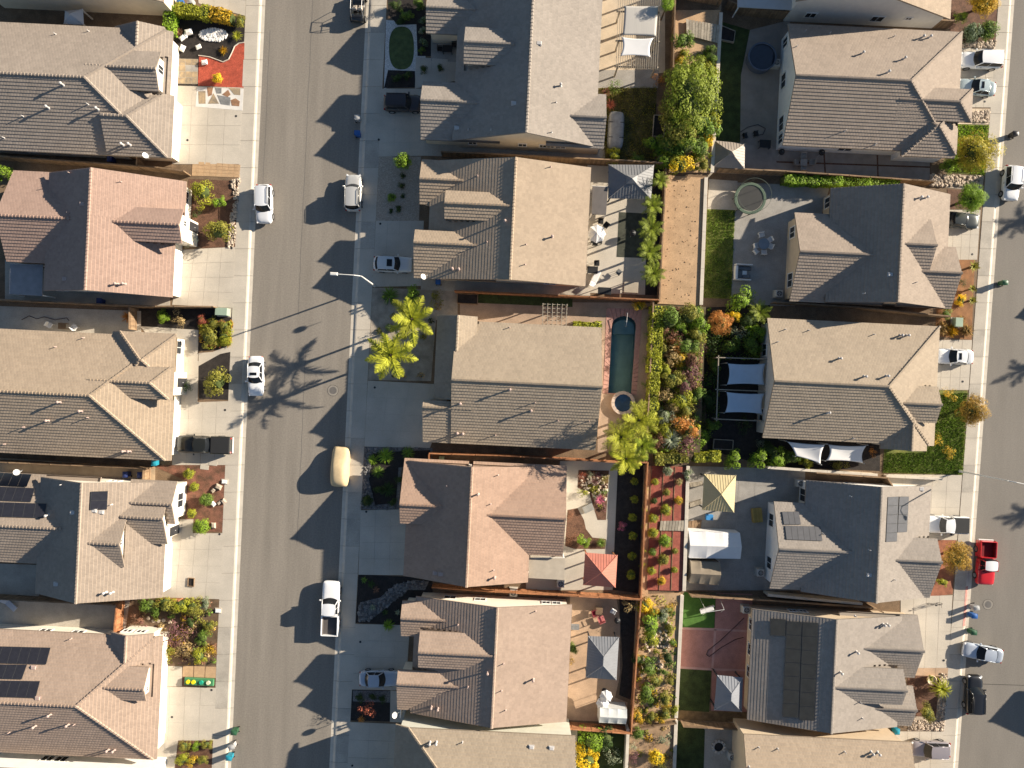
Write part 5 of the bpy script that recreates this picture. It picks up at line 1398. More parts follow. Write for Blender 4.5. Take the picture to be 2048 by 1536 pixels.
for k in range(3):
    st_ = [Vector(W(1248 - (22 - 5 * k) * math.cos(a), 654 - (17 - 4 * k) * math.sin(a) + 2)) for a in [math.pi * j / 10 for j in range(11)]] + [Vector(W(1248 + (22 - 5 * k), 668 - 3 * k)), Vector(W(1248 - (22 - 5 * k), 668 - 3 * k))]
    MB().prism([tuple(p) for p in st_], -1.29 - .001 * k, -1.1 + .27 * (2 - k) * 1.0 if False else -1.05 + .32 * (2 - k) - .002).build('step', mat('pool_step', (.42, .52, .50), var=.1), parent=t)
# coping stones, each its own
hole = [Vector(W(*p)) for p in ((1205, 787), (1209, 720), (1211, 655), (1213, 616), (1248, 617.5), (1284, 619), (1281, 655), (1277, 720), (1273, 791))]
def along(pl, f):
    L = [(pl[i + 1] - pl[i]).length for i in range(len(pl) - 1)]; d = f * sum(L)
    for i, l in enumerate(L):
        if d <= l or i == len(L) - 1: return pl[i].lerp(pl[i + 1], min(1, d / l))
        d -= l
NS = 44
for k in range(NS):
    a, b = (k + .04) / NS, (k + .96) / NS
    MB().prism([tuple(along(oc, a)), tuple(along(oc, b)), tuple(along(hole, b)), tuple(along(hole, a))], -.2, .14 + random.uniform(-.003, .003)).build('coping_stone', coping_m, parent=t)
MB().prism([tuple(oc[0]), tuple(oc[-1]), tuple(hole[-1]), tuple(hole[0])], -.2, .138).build('coping_stone', coping_m, parent=t)
a = W(1252, 640); MB().path([(a[0], a[1] + .8, .12), (a[0], a[1] + .7, .9), (a[0] - .05, a[1] - .7, .75), (a[0] - .05, a[1] - .8, -.6)], .03).build('handrail', galv, parent=t)
# round spa
q = W(1246, 806, .3)
t = thing('spa', 'round dark blue spa with pale stone ring at the pool end', 'spa', (q[0], q[1], .1))
put('water', MB().lathe([(0, .34), (1.0, .34)], 28).mesh('spa_water', mat('spa_water', (.02, .05, .11), rough=.05, var=.2, scale=2, spec=.6)), t)
for k in range(16):
    a0, a1 = 2 * math.pi * (k + .03) / 16, 2 * math.pi * (k + .97) / 16
    put('ring_stone', MB().prism([(1.0 * math.cos(a0), 1.0 * math.sin(a0)), (1.0 * math.cos(a1), 1.0 * math.sin(a1)), (1.36 * math.cos(a1), 1.36 * math.sin(a1)), (1.36 * math.cos(a0), 1.36 * math.sin(a0))], 0, .45).mesh('ring_stone', mat('spa_stone', (.50, .40, .33), var=.15, scale=3)), t)
# above-ground pool
with level(ZR):
    q = W(1521, 118, .6)
    t = thing('round_pool', 'round dark blue above ground pool on the top right patio', 'pool', (q[0], q[1], .1))
    put('pool_wall', MB().lathe([(1.55, 0), (1.6, 1.1), (1.66, 1.12), (1.66, 1.16), (1.5, 1.16), (1.5, .9)], 30).mesh('pool_wall', mat('pool_liner', (.10, .12, .16), var=.1)), t)
    put('water', MB().lathe([(0, .98), (1.5, .98)], 30).mesh('water', mat('deep_water', (.012, .02, .035), rough=.06, var=.2, spec=.6)), t)
# covered swim spa on the lawn
q = W(1232, 260, .7); cvm = mat('spa_cover', (.22, .225, .225), rough=.25, var=.25, scale=1.5, coat=.4)
t = thing('covered_spa', 'grey glossy covered spa beside the top centre lawn', 'spa', (q[0], q[1], .1))
cb = MB(); 
for z0, k in ((0, 1.0), (.6, 1.0), (.75, .95), (.85, .8), (.9, .4)):
    cb.v += [(p[0] * k, p[1] * k, z0) for p in [((x - 1231) / 17.5, -(y - 260) / 17.5) for x, y in oval(1231, 260, 16, 37, 24, 5)]]
cb.f = [(k * 24 + i, k * 24 + i + 1 if i < 23 else k * 24, (k + 1) * 24 + (i + 1) % 24, (k + 1) * 24 + i) for k in range(4) for i in range(24)] + [tuple(range(96, 120))]; cb.f = [f[::-1] if len(f) == 4 else f[::-1] for f in cb.f]; cb.m = [0] * len(cb.f); cb.a = [.5] * len(cb.f)
put('cover', cb.mesh('cover', cvm, smooth=True), t)
put('strap', MB().box(0, .8, .86, 1.7, .08, .06).box(0, -.9, .86, 1.7, .08, .06).mesh('strap', dark_m), t)

# ---------------------------------------------------------------- bins, air conditioners, boxes
def bin_proto(m):
    t = thing('wheeled_bin', '', '', (0, 0, 0))
    mb = MB(); r = [(-.26, -.30), (.26, -.30), (.26, .30), (-.26, .30)]; k = .82
    mb.add([(x * k, y * k, .06) for x, y in r] + [(x, y, .98) for x, y in r], [(3, 2, 1, 0), (0, 1, 5, 4), (1, 2, 6, 5), (2, 3, 7, 6), (3, 0, 4, 7)])
    put('body', mb.mesh('body', m), t)
    ld = MB(); grid(ld, lambda s, tt: ((s - .5) * .58, (tt - .5) * .68, 1.0 + .09 * math.sin(math.pi * s) * math.sin(math.pi * tt) + .01), 6, 6); ld.box(0, 0, .99, .58, .68, .04)
    put('lid', ld.mesh('lid', m), t); put('handle', MB().tube((-.22, -.37, .95), (.22, -.37, .95), .018).mesh('handle', dark_m), t)
    wm = MB().lathe([(0, -.03), (.11, -.03), (.11, .03), (0, .03)], 10, axis='y').mesh('wheel', rubber)
    for s in (-1, 1): put('wheel', wm, t, (s * .27, -.27, .11), (0, 0, math.pi / 2))
    return t
binm = {k: mat('bin_' + k, c, rough=.45, var=.06) for k, c in dict(green=(.03, .09, .045), blue=(.025, .10, .30), teal=(.02, .22, .30), grey=(.33, .33, .32), black=(.02, .02, .022), navy=(.02, .035, .13), lime=(.22, .27, .15)).items()}
protos = {}
@sided
def put_bin(col, px, py, label, rz=0.0, group='wheeled bins', road=True):
    if col not in protos: protos[col] = o = bin_proto(binm[col])
    else: o = copy_tree(protos[col])
    q = W(px, py, .6); o.location = (q[0], q[1], .005 if road else .12); o.rotation_euler = (0, 0, rz)
    props(o, label, 'bin', group)
put_bin('grey', 716, 237, 'grey wheeled bin in shade at the centre kerb above the blue one', -math.pi / 2)
put_bin('blue', 716, 268, 'blue wheeled bin in shade at the centre kerb', -math.pi / 2)
put_bin('green', 470, 1462, 'green wheeled bin at the bottom left kerb', math.pi / 2)
put_bin('grey', 465, 1491, 'grey wheeled bin at the bottom left kerb between green and teal ones', math.pi / 2 + .4)
put_bin('teal', 460, 1513, 'teal wheeled bin at the bottom left kerb', math.pi / 2)
put_bin('green', 2006, 566, 'lone green wheeled bin on the right street', math.pi / 2)
put_bin('black', 2027, 269, 'lone black wheeled bin at the right kerb near the yellow tree', math.pi / 2)
put_bin('grey', 1949, 1214, 'grey wheeled bin, uppermost of the three at the right kerb', math.pi / 2 + .2)
put_bin('blue', 1945, 1230, 'blue wheeled bin, middle of the three at the right kerb', math.pi / 2)
put_bin('green', 1944, 1263, 'green wheeled bin, lowest of the three at the right kerb', math.pi / 2)
put_bin('teal', 1790, 1459, 'teal wheeled bin in the gap above the bottom right driveway', 0, road=False)
put_bin('blue', 877, 564, 'blue wheeled bin in the shaded gap beside the silver wagon', 0, road=False)
put_bin('navy', 255, 948, 'navy wheeled bin, left of two behind the left redwood gate', 0, road=False)
put_bin('navy', 284, 949, 'navy wheeled bin, right of two behind the left redwood gate', 0, road=False)
put_bin('navy', 203, 603, 'navy wheeled bin beside the rose brown house south wall', 0, road=False)
put_bin('navy', 224, 320, 'navy wheeled bin in the shaded gap below the top left house', 0, road=False)
put_bin('teal', 268, 1528, 'teal wheeled bin at the bottom left gate', 0, road=False)
put_bin('green', 283, 1529, 'green wheeled bin at the bottom left gate', 0, road=False)
put_bin('lime', 884, 917, 'pale green wheeled bin inside the redwood fence corner', 0, road=False)
put_bin('blue', 362, 4, 'blue wheeled bin at the top left corner drive', 0, road=False)
put_bin('grey', 384, 5, 'grey wheeled bin at the top left corner drive', 0, road=False)
put_bin('teal', 312, 925, 'teal wheeled bin tucked at the corner of the sand tiled house', 0, road=False)
ac0 = None
@sided
def ac(px, py, label):
    global ac0
    if ac0 is None:
        t = thing('air_conditioner', '', '', (0, 0, 0))
        cm_ = mat('ac_case', (.50, .48, .44), var=.06, rough=.5)
        mb = MB(); mb.box(0, 0, .45, .82, .82, .74, bev=.05); put('case', mb.mesh('case', cm_), t)
        put('fan_recess', MB().lathe([(0, .83), (.31, .83), (.33, .80)], 20).mesh('fan_recess', dark_m), t)
        g = MB()
        for r in (.12, .22, .32): g.path([(r * math.cos(a), r * math.sin(a), .85) for a in [k * math.pi / 8 for k in range(17)]], .01, 4)
        put('fan_guard', g.mesh('fan_guard', galv), t)
        for k in range(4):
            put('fan_blade', MB().box(.13 * math.cos(k * math.pi / 2), .13 * math.sin(k * math.pi / 2), .838, .22, .09, .008, k * math.pi / 2).mesh('fan_blade', grey_m), t)
        put('pad', MB().box(0, 0, .03, 1.0, 1.0, .08).mesh('pad', concrete), t)
        ac0 = o = t
    else: o = copy_tree(ac0)
    q = W(px, py, .5); o.location = (q[0], q[1], .12); props(o, label, 'air conditioner', 'air conditioners')
for a in ((1551, 128, 'air conditioner between the round pool and white gable wall'), (1556, 588, 'air conditioner at the corner of the large rear gable'), (1519, 1144, 'air conditioner near the brown shed by the white wall'), (1491, 1218, 'air conditioner at the corner of the striped roof house'),
          (1463, 1511, 'air conditioner on the bottom right patio'), (1121, 1166, 'air conditioner below the terracotta tan house by the redwood fence'), (1599, 966, 'air conditioner beside the garden wall near the beige gazebo'), (1138, 1518, 'air conditioner beside the bottom centre yellow bush'), (1027, 1184, 'cabinet like air conditioner in the gap above the blush house')): ac(*a)
@sided
def utility_box(px, py, label, m, s=(1.3, .8, .9)):
    q = W(px, py, .5); t = thing('utility_box', label, 'utility box', (q[0], q[1], .11), 0, 'utility boxes')
    put('cabinet', MB().box(0, 0, s[2] / 2, *s, bev=.05).mesh('cabinet', m), t); put('lid', MB().box(0, 0, s[2] + .02, s[0] + .06, s[1] + .06, .06, bev=.02).mesh('lid', m), t)
    put('base', MB().box(0, 0, .03, s[0] + .25, s[1] + .25, .06).mesh('base', concrete), t)
sage = mat('utility_green', (.28, .36, .27), var=.05, rough=.5)
utility_box(446, 624, 'pale green utility box at the left kerb bed', sage); utility_box(1914, 645, 'pale green utility box beside the dry grasses', sage, (.8, 1.0, .8))
utility_box(447, 964, 'small white meter box lid in the bark chip bed', white_m, (.5, .35, .12)); utility_box(434, 1223, 'small white meter box lid in the lower left garden', white_m, (.5, .35, .12))
# manholes
@sided
def manhole(px, py, label, r=.42):
    q = W(px, py); t = thing('manhole_cover', label, 'manhole cover', (q[0], q[1], .004), 0, 'manhole covers')
    put('collar', MB().lathe([(r * 1.5, .002), (r * 1.42, .008), (r, .008), (r, .0)], 28).mesh('collar', mat('patch_concrete', (.25, .225, .19), var=.15)), t)
    put('ring', MB().lathe([(r * 1.55, .001), (r * 1.55, .006), (r * 1.42, .006)], 28).mesh('ring', tar_m), t)
    put('cover', MB().lathe([(r * .97, .0), (r * .97, .012), (0, .012)], 28).mesh('cover', mat('cast_iron', (.13, .12, .11), var=.2, rough=.6)), t)
manhole(666, 781, 'round manhole cover near the palm shadow on the left street'); manhole(1976, 1209, 'round manhole cover on the right street above the bins', .4)
@sided
def drain(px, py, label):
    q = W(px, py); t = MB().lathe([(.13, 0), (.13, .02), (.05, .025), (0, .025)], 12).build('drain_cover', dark_m, label=label, cat='drain', group='driveway drains'); t.location = (q[0], q[1], .125)
for px, py, l in ((473, 233, 'upper small round drain on the top left driveway'), (376, 281, 'lower small round drain on the top left driveway'), (464, 497, 'small round drain at the corner of the rose house driveway'), (451, 820, 'small round drain on the sand house driveway'), (440, 1068, 'small round drain on the taupe house driveway'), (424, 1379, 'small round drain beside the toy planter, bottom left driveway'), (345, 1433, 'small round drain near the garage, bottom left driveway'), (758, 280, 'small dark drain on the top centre driveway'), (761, 448, 'small dark drain on the wagon driveway'), (750, 775, 'small dark drain on the pool house driveway'), (733, 1023, 'small dark drain on the terracotta house driveway'), (721, 1283, 'small dark drain on the blush house driveway'), (705, 1530, 'small dark drain at the bottom edge driveway'), (1968, 204, 'small round drain on the top right driveway'), (1943, 509, 'small round drain on the coupe driveway'), (1924, 763, 'small round drain on the right white sedan driveway'), (1901, 1068, 'small round drain by the white covered pickup'), (1886, 1320, 'small round drain beside the front planter, lower right')): drain(px, py, l)
# ---------------------------------------------------------------- garden furniture
plastic_w = mat('white_plastic', (.62, .61, .59), rough=.5, var=.04); rattan = mat('grey_rattan', (.13, .135, .14), var=.15); blackp = mat('black_plastic', (.02, .02, .021), rough=.5, var=.05)
@sided
def parasol(px, py, r, label, m, h=2.4):
    q = W(px, py, h); t = thing('parasol', label, 'parasol', (q[0], q[1], .12), 0, 'parasols')
    n = 8
    for k in range(n):
        a0, a1 = 2 * math.pi * k / n, 2 * math.pi * (k + 1) / n
        mid = ((math.cos(a0) + math.cos(a1)) * .47 * r, (math.sin(a0) + math.sin(a1)) * .47 * r, h - .52)
        put('canopy_panel', MB().add([(0, 0, h), (r * math.cos(a0), r * math.sin(a0), h - .5), mid, (r * math.cos(a1), r * math.sin(a1), h - .5)], [(0, 1, 2), (0, 2, 3)]).mesh('canopy_panel', m), t)
        put('rib', MB().tube((0, 0, h - .03), (r * math.cos(a0), r * math.sin(a0), h - .52), .012, n=4).mesh('rib', galv), t)
    put('pole', MB().tube((0, 0, 0), (0, 0, h + .1), .025).mesh('pole', galv), t); put('foot', MB().lathe([(.3, 0), (.3, .06), (.05, .1)], 14).mesh('foot', dark_m), t)
parasol(1194, 466, 1.05, 'white octagonal parasol on the patio behind the tan house', cloth_w)
parasol(1213, 1396, .75, 'white parasol, upper of two by the bottom centre shed', cloth_w, 2.0); parasol(1206, 1410, .75, 'pale parasol, lower of two by the bottom centre shed', cloth_w, 1.8)
def chair(mb, x, y, rz, s=.5):
    c, q = math.cos(rz), math.sin(rz)
    mb.box(x, y, .43, s, s, .06, rz, bev=.02); mb.box(x - q * 0 - c * s * .45, y - q * s * .45, .7, .06, s, .5, rz)
    for a in (-1, 1):
        for b in (-1, 1): mb.tube((x + (a * c - b * q) * s * .42, y + (a * q + b * c) * s * .42, 0), (x + (a * c - b * q) * s * .42, y + (a * q + b * c) * s * .42, .42), .02, n=4)
@sided
def garden_chair(px, py, rz, label, m, group='garden chairs', s=.55):
    q = W(px, py, .5); t = thing('garden_chair', label, 'chair', (q[0], q[1], .12), rz, group)
    put('seat', MB().box(0, 0, .43, s, s, .07, bev=.02).mesh('seat', m), t); put('backrest', MB().box(-s * .47, 0, .70, .06, s, .52, bev=.02).mesh('backrest', m), t)
    for a in (-1, 1):
        put('armrest', MB().box(0, a * s * .5, .62, s, .06, .05).mesh('armrest', m), t)
        for b in (-1, 1): put('leg', MB().tube((a * s * .42, b * s * .42, 0), (a * s * .42, b * s * .42, .42), .022, n=5).mesh('leg', m), t)
    return t
@sided
def round_table(px, py, r, label, m, h=.72):
    q = W(px, py, h); t = thing('garden_table', label, 'table', (q[0], q[1], .12), 0, 'garden tables')
    put('top', MB().lathe([(0, h), (r, h), (r, h - .04), (0, h - .04)], 22).mesh('top', m), t); put('pedestal', MB().tube((0, 0, 0), (0, 0, h - .04), .05).mesh('pedestal', m), t); put('foot', MB().lathe([(.3, 0), (.28, .04), (.05, .08)], 12).mesh('foot', m), t)
glass_t = mat('table_glass', (.20, .23, .26), rough=.15, var=.1)
round_table(1527, 488, .65, 'round glass patio table among six pale chairs', glass_t)
for k, (x, y) in enumerate(((1522, 470), (1539, 480), (1540, 493), (1527, 505), (1511, 503), (1511, 492))):
    garden_chair(x, y, math.atan2(y - 488, 1527 - x) , 'pale patio chair at the round glass table, %s clockwise from the top' % ORD[k], plastic_w, 'chairs of the glass patio table')
@sided
def sofa(label, rects, m, cm_, cx, cy, h=.42):
    q = W(cx, cy, .4); t = thing('outdoor_sofa', label, 'sofa', (q[0], q[1], .12), 0, 'outdoor sofas')
    for x0, y0, x1, y1, z in rects:
        a, b = W(x0, y0, .4), W(x1, y1, .4)
        put('cushion' if z <= .5 else 'backrest', MB().box((a[0] + b[0]) / 2 - q[0], (a[1] + b[1]) / 2 - q[1], z / 2, abs(b[0] - a[0]), abs(a[1] - b[1]), z, bev=.04).mesh('cushion', cm_ if z <= .5 else m), t)
sofa('white framed sectional sofa with dark cushions on the right patio', [(1470, 528, 1503, 532, .75), (1469, 532, 1473, 560, .75), (1470, 558, 1500, 562, .75), (1474, 533, 1502, 541, .42), (1474, 541, 1484, 557, .42), (1485, 549, 1500, 557, .42)], plastic_w, rattan, 1486, 545)
@sided
def box_table(px, py, sx, sy, h, label, m, name='garden_table', cat='table', rz=0, group='garden tables'):
    q = W(px, py, h); t = thing(name, label, cat, (q[0], q[1], .12), rz, group)
    put('top', MB().box(0, 0, h - .03, sx, sy, .06, bev=.015).mesh('top', m), t)
    for a in (-1, 1):
        for b in (-1, 1): put('leg', MB().box(a * (sx / 2 - .06), b * (sy / 2 - .06), (h - .06) / 2, .07, .07, h - .06).mesh('leg', m), t)
    return t
box_table(1488, 546, .6, .5, .4, 'low pale table inside the white framed sectional sofa', plastic_w)
box_table(895, 98, 1.1, .8, .7, 'dark table in the shaded courtyard of the top centre house', blackp)
garden_chair(880, 98, 0, 'dark chair left of the courtyard table', blackp); garden_chair(908, 90, math.pi, 'dark chair right of the courtyard table', blackp)
box_table(1193, 480, 1.3, .8, .72, 'dark table under the white octagonal parasol', blackp)
garden_chair(1201, 443, -1.6, 'black chair above the white octagonal parasol', blackp); garden_chair(1212, 451, -2.2, 'black chair right of the white octagonal parasol', blackp); garden_chair(1190, 487, 1.5, 'black chair below the white octagonal parasol', blackp)
box_table(1209, 582, 1.5, .8, .9, 'black barbecue table at the fence of the tan house patio', blackp)
box_table(1607, 325, .8, .8, .72, 'square stone table in the shaded side patio, top right', paver_grey)
for k, (x, y, w_) in enumerate(((1592, 326, 0), (1623, 325, math.pi), (1606, 312, -1.57), (1606, 338, 1.57))): garden_chair(x, y, w_, 'grey stone seat %s of the square side patio table' % ('left', 'right', 'above', 'below')[k], paver_grey, s=.6)
garden_chair(1512, 268, .3, 'dark chair at the lower end of the top right patio', blackp); garden_chair(1490, 272, .3, 'dark chair at the left of the top right patio', blackp)
box_table(1530, 288, 1.3, .9, .7, 'dark covered table by the white gable corner', blackp)
@sided
def bbq(x, y, l):
    q = W(x, y, .7); t = thing('kettle_barbecue', l, 'barbecue', (q[0], q[1], .12), 0, 'barbecues')
    put('bowl', MB().lathe([(0, .5), (.25, .55), (.36, .75), (.37, .8), (.3, .98), (.12, 1.06), (0, 1.08)], 18).mesh('bowl', blackp, smooth=True), t)
    for k in range(3): put('leg', MB().tube((.12 * math.cos(k * 2.1), .12 * math.sin(k * 2.1), .6), (.33 * math.cos(k * 2.1), .33 * math.sin(k * 2.1), 0), .015, n=4).mesh('leg', galv), t)
    put('handle', MB().tube((-.08, 0, 1.12), (.08, 0, 1.12), .015, n=4).mesh('handle', galv), t)
for x, y, l in ((1562, 305, 'black kettle barbecue at the corner of the white walled house'), (1642, 306, 'black kettle barbecue under the south eave of the white walled house'), (1234, 1240, 'dark round barbecue on the bottom centre patio'), (1265, 467, 'dark round fire bowl on the worn turf')):
    bbq(x, y, l)
# pallets of timber, crate bench, chairs by the red terrace yard
@sided
def crate(px, py, sx, sy, sz, label, m, rz=0, cat='bench', name='crate_bench'):
    q = W(px, py, sz / 2); t = thing(name, label, cat, (q[0], q[1], .12), rz, 'garden boxes')
    n = max(3, int(sx / .15))
    for k in range(n): put('slat', MB().box(-sx / 2 + (k + .5) * sx / n, 0, sz - .02, sx / n - .02, sy, .04, at=random.random()).mesh('slat', m, attr='tv'), t)
    for a in (-1, 1):
        put('side_board', MB().box(0, a * (sy / 2 - .02), sz / 2 - .03, sx, .04, sz - .08).mesh('side_board', m, attr='tv'), t); put('end_board', MB().box(a * (sx / 2 - .02), 0, sz / 2 - .03, .04, sy - .09, sz - .08).mesh('end_board', m, attr='tv'), t)
yellow_w = mat('yellow_wood', (.36, .26, .08), var=.15, attr='tv', avar=.2)
crate(1513, 1030, 1.1, 1.6, .6, 'yellow slatted wooden chair on the paved gazebo yard', yellow_w, .15)
crate(1392, 968, 1.5, .45, .45, 'pale timber stack left of the beige gazebo, upper', wood_gr, .2, 'timber stack', 'timber_stack'); crate(1390, 1006, 1.5, .5, .45, 'pale timber stack left of the beige gazebo, lower', wood_gr, .35, 'timber stack', 'timber_stack')
crate(1418, 1034, .8, .6, .5, 'blue plastic box beside the beige gazebo', mat('blue_plastic', (.05, .25, .55), attr='tv', avar=.05), 0, 'box', 'storage_box')
@sided
def raised_bed(c, label, m=wood_gr, fill=None, h=.4):
    q = [Vector(W(*p)) for p in c]; ce = sum(q, Vector((0, 0))) / 4
    t = thing('raised_bed', label, 'planter', (ce.x, ce.y, .1), 0, 'raised garden beds')
    for i in range(4):
        a, b = q[i], q[(i + 1) % 4]; d = b - a; m_ = (a + b) / 2
        MB().box(m_.x, m_.y, .1 + h / 2, d.length + .06 * (1 if i % 2 else -1), .07, h, math.atan2(d.y, d.x)).build('board', m, parent=t, attr='tv')
    MB().prism([tuple(ce + (p - ce) * .97) for p in q], .1, .1 + h - .1).build('soil_fill', fill or black_mulch, parent=t)
raised_bed([(1307, 233), (1329, 234), (1326, 276), (1304, 275)], 'narrow raised bed at the back fence of the top centre lawn')
raised_bed([(1441, 55), (1468, 66), (1465, 88), (1438, 82)], 'pale framed raised bed beside the weathered plank deck')
raised_bed([(1426, 878), (1464, 880), (1463, 899), (1424, 897)], 'grey raised bed in the dark yard below the blue sails')
raised_bed([(916, 588), (956, 590), (955, 609), (915, 607)], 'brown framed raised bed above the pool house roof corner', wood_br)
raised_bed([(378, 1150 - 1150 + 1155), (390, 1156), (389, 1172), (377, 1171)], 'tiny planter at the garage of the taupe house', wood_br, h=.15)
# toys, deck mower
q = W(399, 1363, .3)
t = thing('toy_box', 'green and yellow toy planter box beside the bottom left driveway', 'toy', (q[0], q[1], .12))
put('tray', MB().box(0, 0, .2, 3.3, .8, .35, bev=.05).mesh('tray', mat('toy_green', (.06, .20, .09), var=.05, rough=.4)), t)
for k, (x, c_) in enumerate(((-1.2, (.75, .62, .02)), (-.6, (.75, .62, .02)), (.3, (.02, .30, .20)), (1.1, (.6, .6, .4)))): put('toy_bucket', MB().lathe([(0, .5), (.22, .5), (.24, .36), (.2, .2)], 12, (x, 0, 0)).mesh('toy_bucket', mat('toy_%d' % k, c_, var=.05, rough=.4)), t)
# swing frame on turf
with level(ZR):
    q = W(1425, 1215, 1)
    t = thing('garden_swing', 'white garden swing seat in a thin frame on the bright turf', 'swing', (q[0], q[1], .12), .2)
    put('seat', MB().box(-.6, -.3, .5, 1.6, .55, .1, .15, bev=.03).box(-.6, .05, .8, 1.6, .08, .5, .15, bev=.03).mesh('seat', plastic_w), t)
    for s in (-1, 1): put('frame', MB().path([(s * 1.1, -1, 0), (s * 1.0, 0, 2.1), (s * 1.1, 1, 0)], .03).mesh('frame', galv), t)
    put('top_bar', MB().tube((-1.0, 0, 2.1), (1.0, 0, 2.1), .03).mesh('top_bar', galv), t)
# garden hose
with level(ZR):
    hp = [(1487, 1235), (1470, 1252), (1440, 1280), (1415, 1300), (1412, 1308), (1418, 1312), (1440, 1295), (1470, 1278), (1486, 1274)]
    MB().path([(*W(*p), .16) for p in hp], .035, 5).build('garden_hose', mat('hose', (.06, .04, .04), var=.1), label='dark garden hose looped over the pink paving', cat='hose')
    hp = [(1480, 265), (1495, 255), (1515, 250), (1530, 258), (1525, 270), (1505, 272)]
    MB().path([(*W(*p), .16) for p in hp], .035, 5).build('garden_hose', mat('hose'  , (.06, .04, .04)), label='dark garden hose coiled on the top right patio', cat='hose')
# fire ring, bottom right; person-high clutter
with level(ZR):
    q = W(1437, 1493, .2); t = thing('fire_ring', 'round stone fire ring on the bottom right patio', 'fire pit', (q[0], q[1], .12))
    for k in range(12): put('stone', MB().box(.68 * math.cos(k * math.pi / 6), .68 * math.sin(k * math.pi / 6), .15, .3, .26, .3, k * math.pi / 6, bev=.03).mesh('stone', greywall), t)
    put('ash_bed', MB().lathe([(0, .1), (.55, .1)], 16).mesh('ash_bed', blackp), t)
# lounge / loungers and clutter of the bottom centre patio
garden_chair(1190, 1226, .4, 'dark red chair, left of the bottom centre patio table', mat('red_cushion', (.20, .03, .04), var=.1), s=.7); garden_chair(1202, 1238, 2.0, 'pink cushioned chair, below the bottom centre patio table', mat('pink_cushion', (.5, .16, .15), var=.1), s=.7)
box_table(1198, 1222, .8, .8, .6, 'small table with clutter on the bottom centre patio', wood_br); garden_chair(1226, 1222, -2, 'white chair on the bottom centre patio near the black bed', plastic_w)
crate(1150, 1253, .9, .5, .6, 'grey storage box at the blush house rear wall', mat('grey_plastic', (.2, .2, .2), attr='tv', avar=.05), 0, 'box', 'storage_box')
# curved stone bench and slab in the terracotta house garden
crate(1176, 1016, 1.2, .8, .35, 'grey stone bench on the curved garden patio', mat('stone_bench', (.30, .29, .26), attr='tv', avar=.03), .5)
for x, y, l, m_ in ((20, 1208, 'pale fabric sun lounger in the shaded lower left yard', mat('lounger_cloth', (.42, .46, .52), var=.05)), (1190, 558, 'white sun lounger by the tan house patio edge', cloth_w)):
    q = W(x, y, .4); t = thing('sun_lounger', l, 'sun lounger', (q[0], q[1], .12), -.7 if x < 100 else 1.2, 'sun loungers')
    put('seat', MB().box(.3, 0, .35, 1.3, .65, .08, bev=.03).mesh('seat', m_), t); put('backrest', MB().add([(-.35, -.32, .36), (-.35, .32, .36), (-.95, .32, .75), (-.95, -.32, .75), (-.35, -.32, .30), (-.35, .32, .30), (-.95, .32, .69), (-.95, -.32, .69)], [(0, 1, 2, 3), (7, 6, 5, 4), (0, 3, 7, 4), (1, 5, 6, 2), (2, 6, 7, 3), (0, 4, 5, 1)]).mesh('backrest', m_), t)
    for a in (-1, 1):
        for b in (-.3, .85): put('leg', MB().tube((b, a * .28, 0), (b, a * .28, .33), .02, n=5).mesh('leg', galv), t)
# patio covers attached to walls
@sided
def patio_cover(label, c, h, m):
    q = [W(*p, h) for p in c]; ce = tuple(sum(p[i] for p in q) / 4 for i in (0, 1))
    t = thing('patio_cover', label, 'patio cover', (ce[0], ce[1], .1), 0, 'patio covers')
    MB().prism(q, h - .1, h).build('roof_sheet', m, parent=t)
    for p in q: post(MB(), (ce[0] + (p[0] - ce[0]) * .95, ce[1] + (p[1] - ce[1]) * .95), .1, h - .1, .06).build('post', white_m, parent=t)
    MB().tube((*q[0], h - .05), (*q[1], h - .05), .05, n=4).build('gutter', white_m, parent=t)
patio_cover('flat beige patio cover at the south end of the terracotta house', [(1058, 1116), (1130, 1116), (1128, 1160), (1057, 1156)], 2.6, mat('cover_beige', (.42, .36, .28), var=.08))
patio_cover('flat dark patio cover between tan house and grey gazebo', [(1185, 372), (1216, 374), (1212, 430), (1183, 428)], 2.5, mat('cover_dark', (.13, .115, .105), var=.1))
patio_cover('flat grey patio cover at the south west of the rose brown house', [(20, 528), (86, 530), (84, 592), (18, 588)], 2.5, mat('cover_grey', (.24, .24, .25), var=.1))
patio_cover('flat pale patio cover at the top edge beside the grey walled house', [(1475, -40), (1590, -40), (1588, 20), (1475, 14)], 2.5, mat('cover_pale', (.42, .41, .40), var=.05))
# bicycle leaning at the lower right drive and a bench of junk are simplified to a bicycle
with level(ZR):
    q = W(1870, 1208, .5); t = thing('bicycle', 'dark bicycle leaning beside the lower right driveway', 'bicycle', (q[0], q[1], .12), .1)
    wm = MB().path([(.33 * math.cos(k * math.pi / 8), 0, .34 + .33 * math.sin(k * math.pi / 8)) for k in range(17)], .025, 4).mesh('wheel', rubber)
    for s in (-.52, .52): put('wheel', wm, t, (s, 0, 0))
    put('frame', MB().path([(-.52, 0, .34), (-.15, 0, .85), (.42, 0, .85), (.52, 0, .34)], .02).path([(-.15, 0, .85), (0, 0, .35), (.42, 0, .82)], .02).path([(-.52, 0, .34), (0, 0, .35)], .018).mesh('frame', dark_m), t)
    put('handlebar', MB().tube((.4, -.3, .98), (.4, .3, .98), .018).tube((.42, 0, .8), (.4, 0, .98), .018).mesh('handlebar', dark_m), t); put('saddle', MB().box(-.17, 0, .92, .26, .14, .06, bev=.02).mesh('saddle', blackp), t)
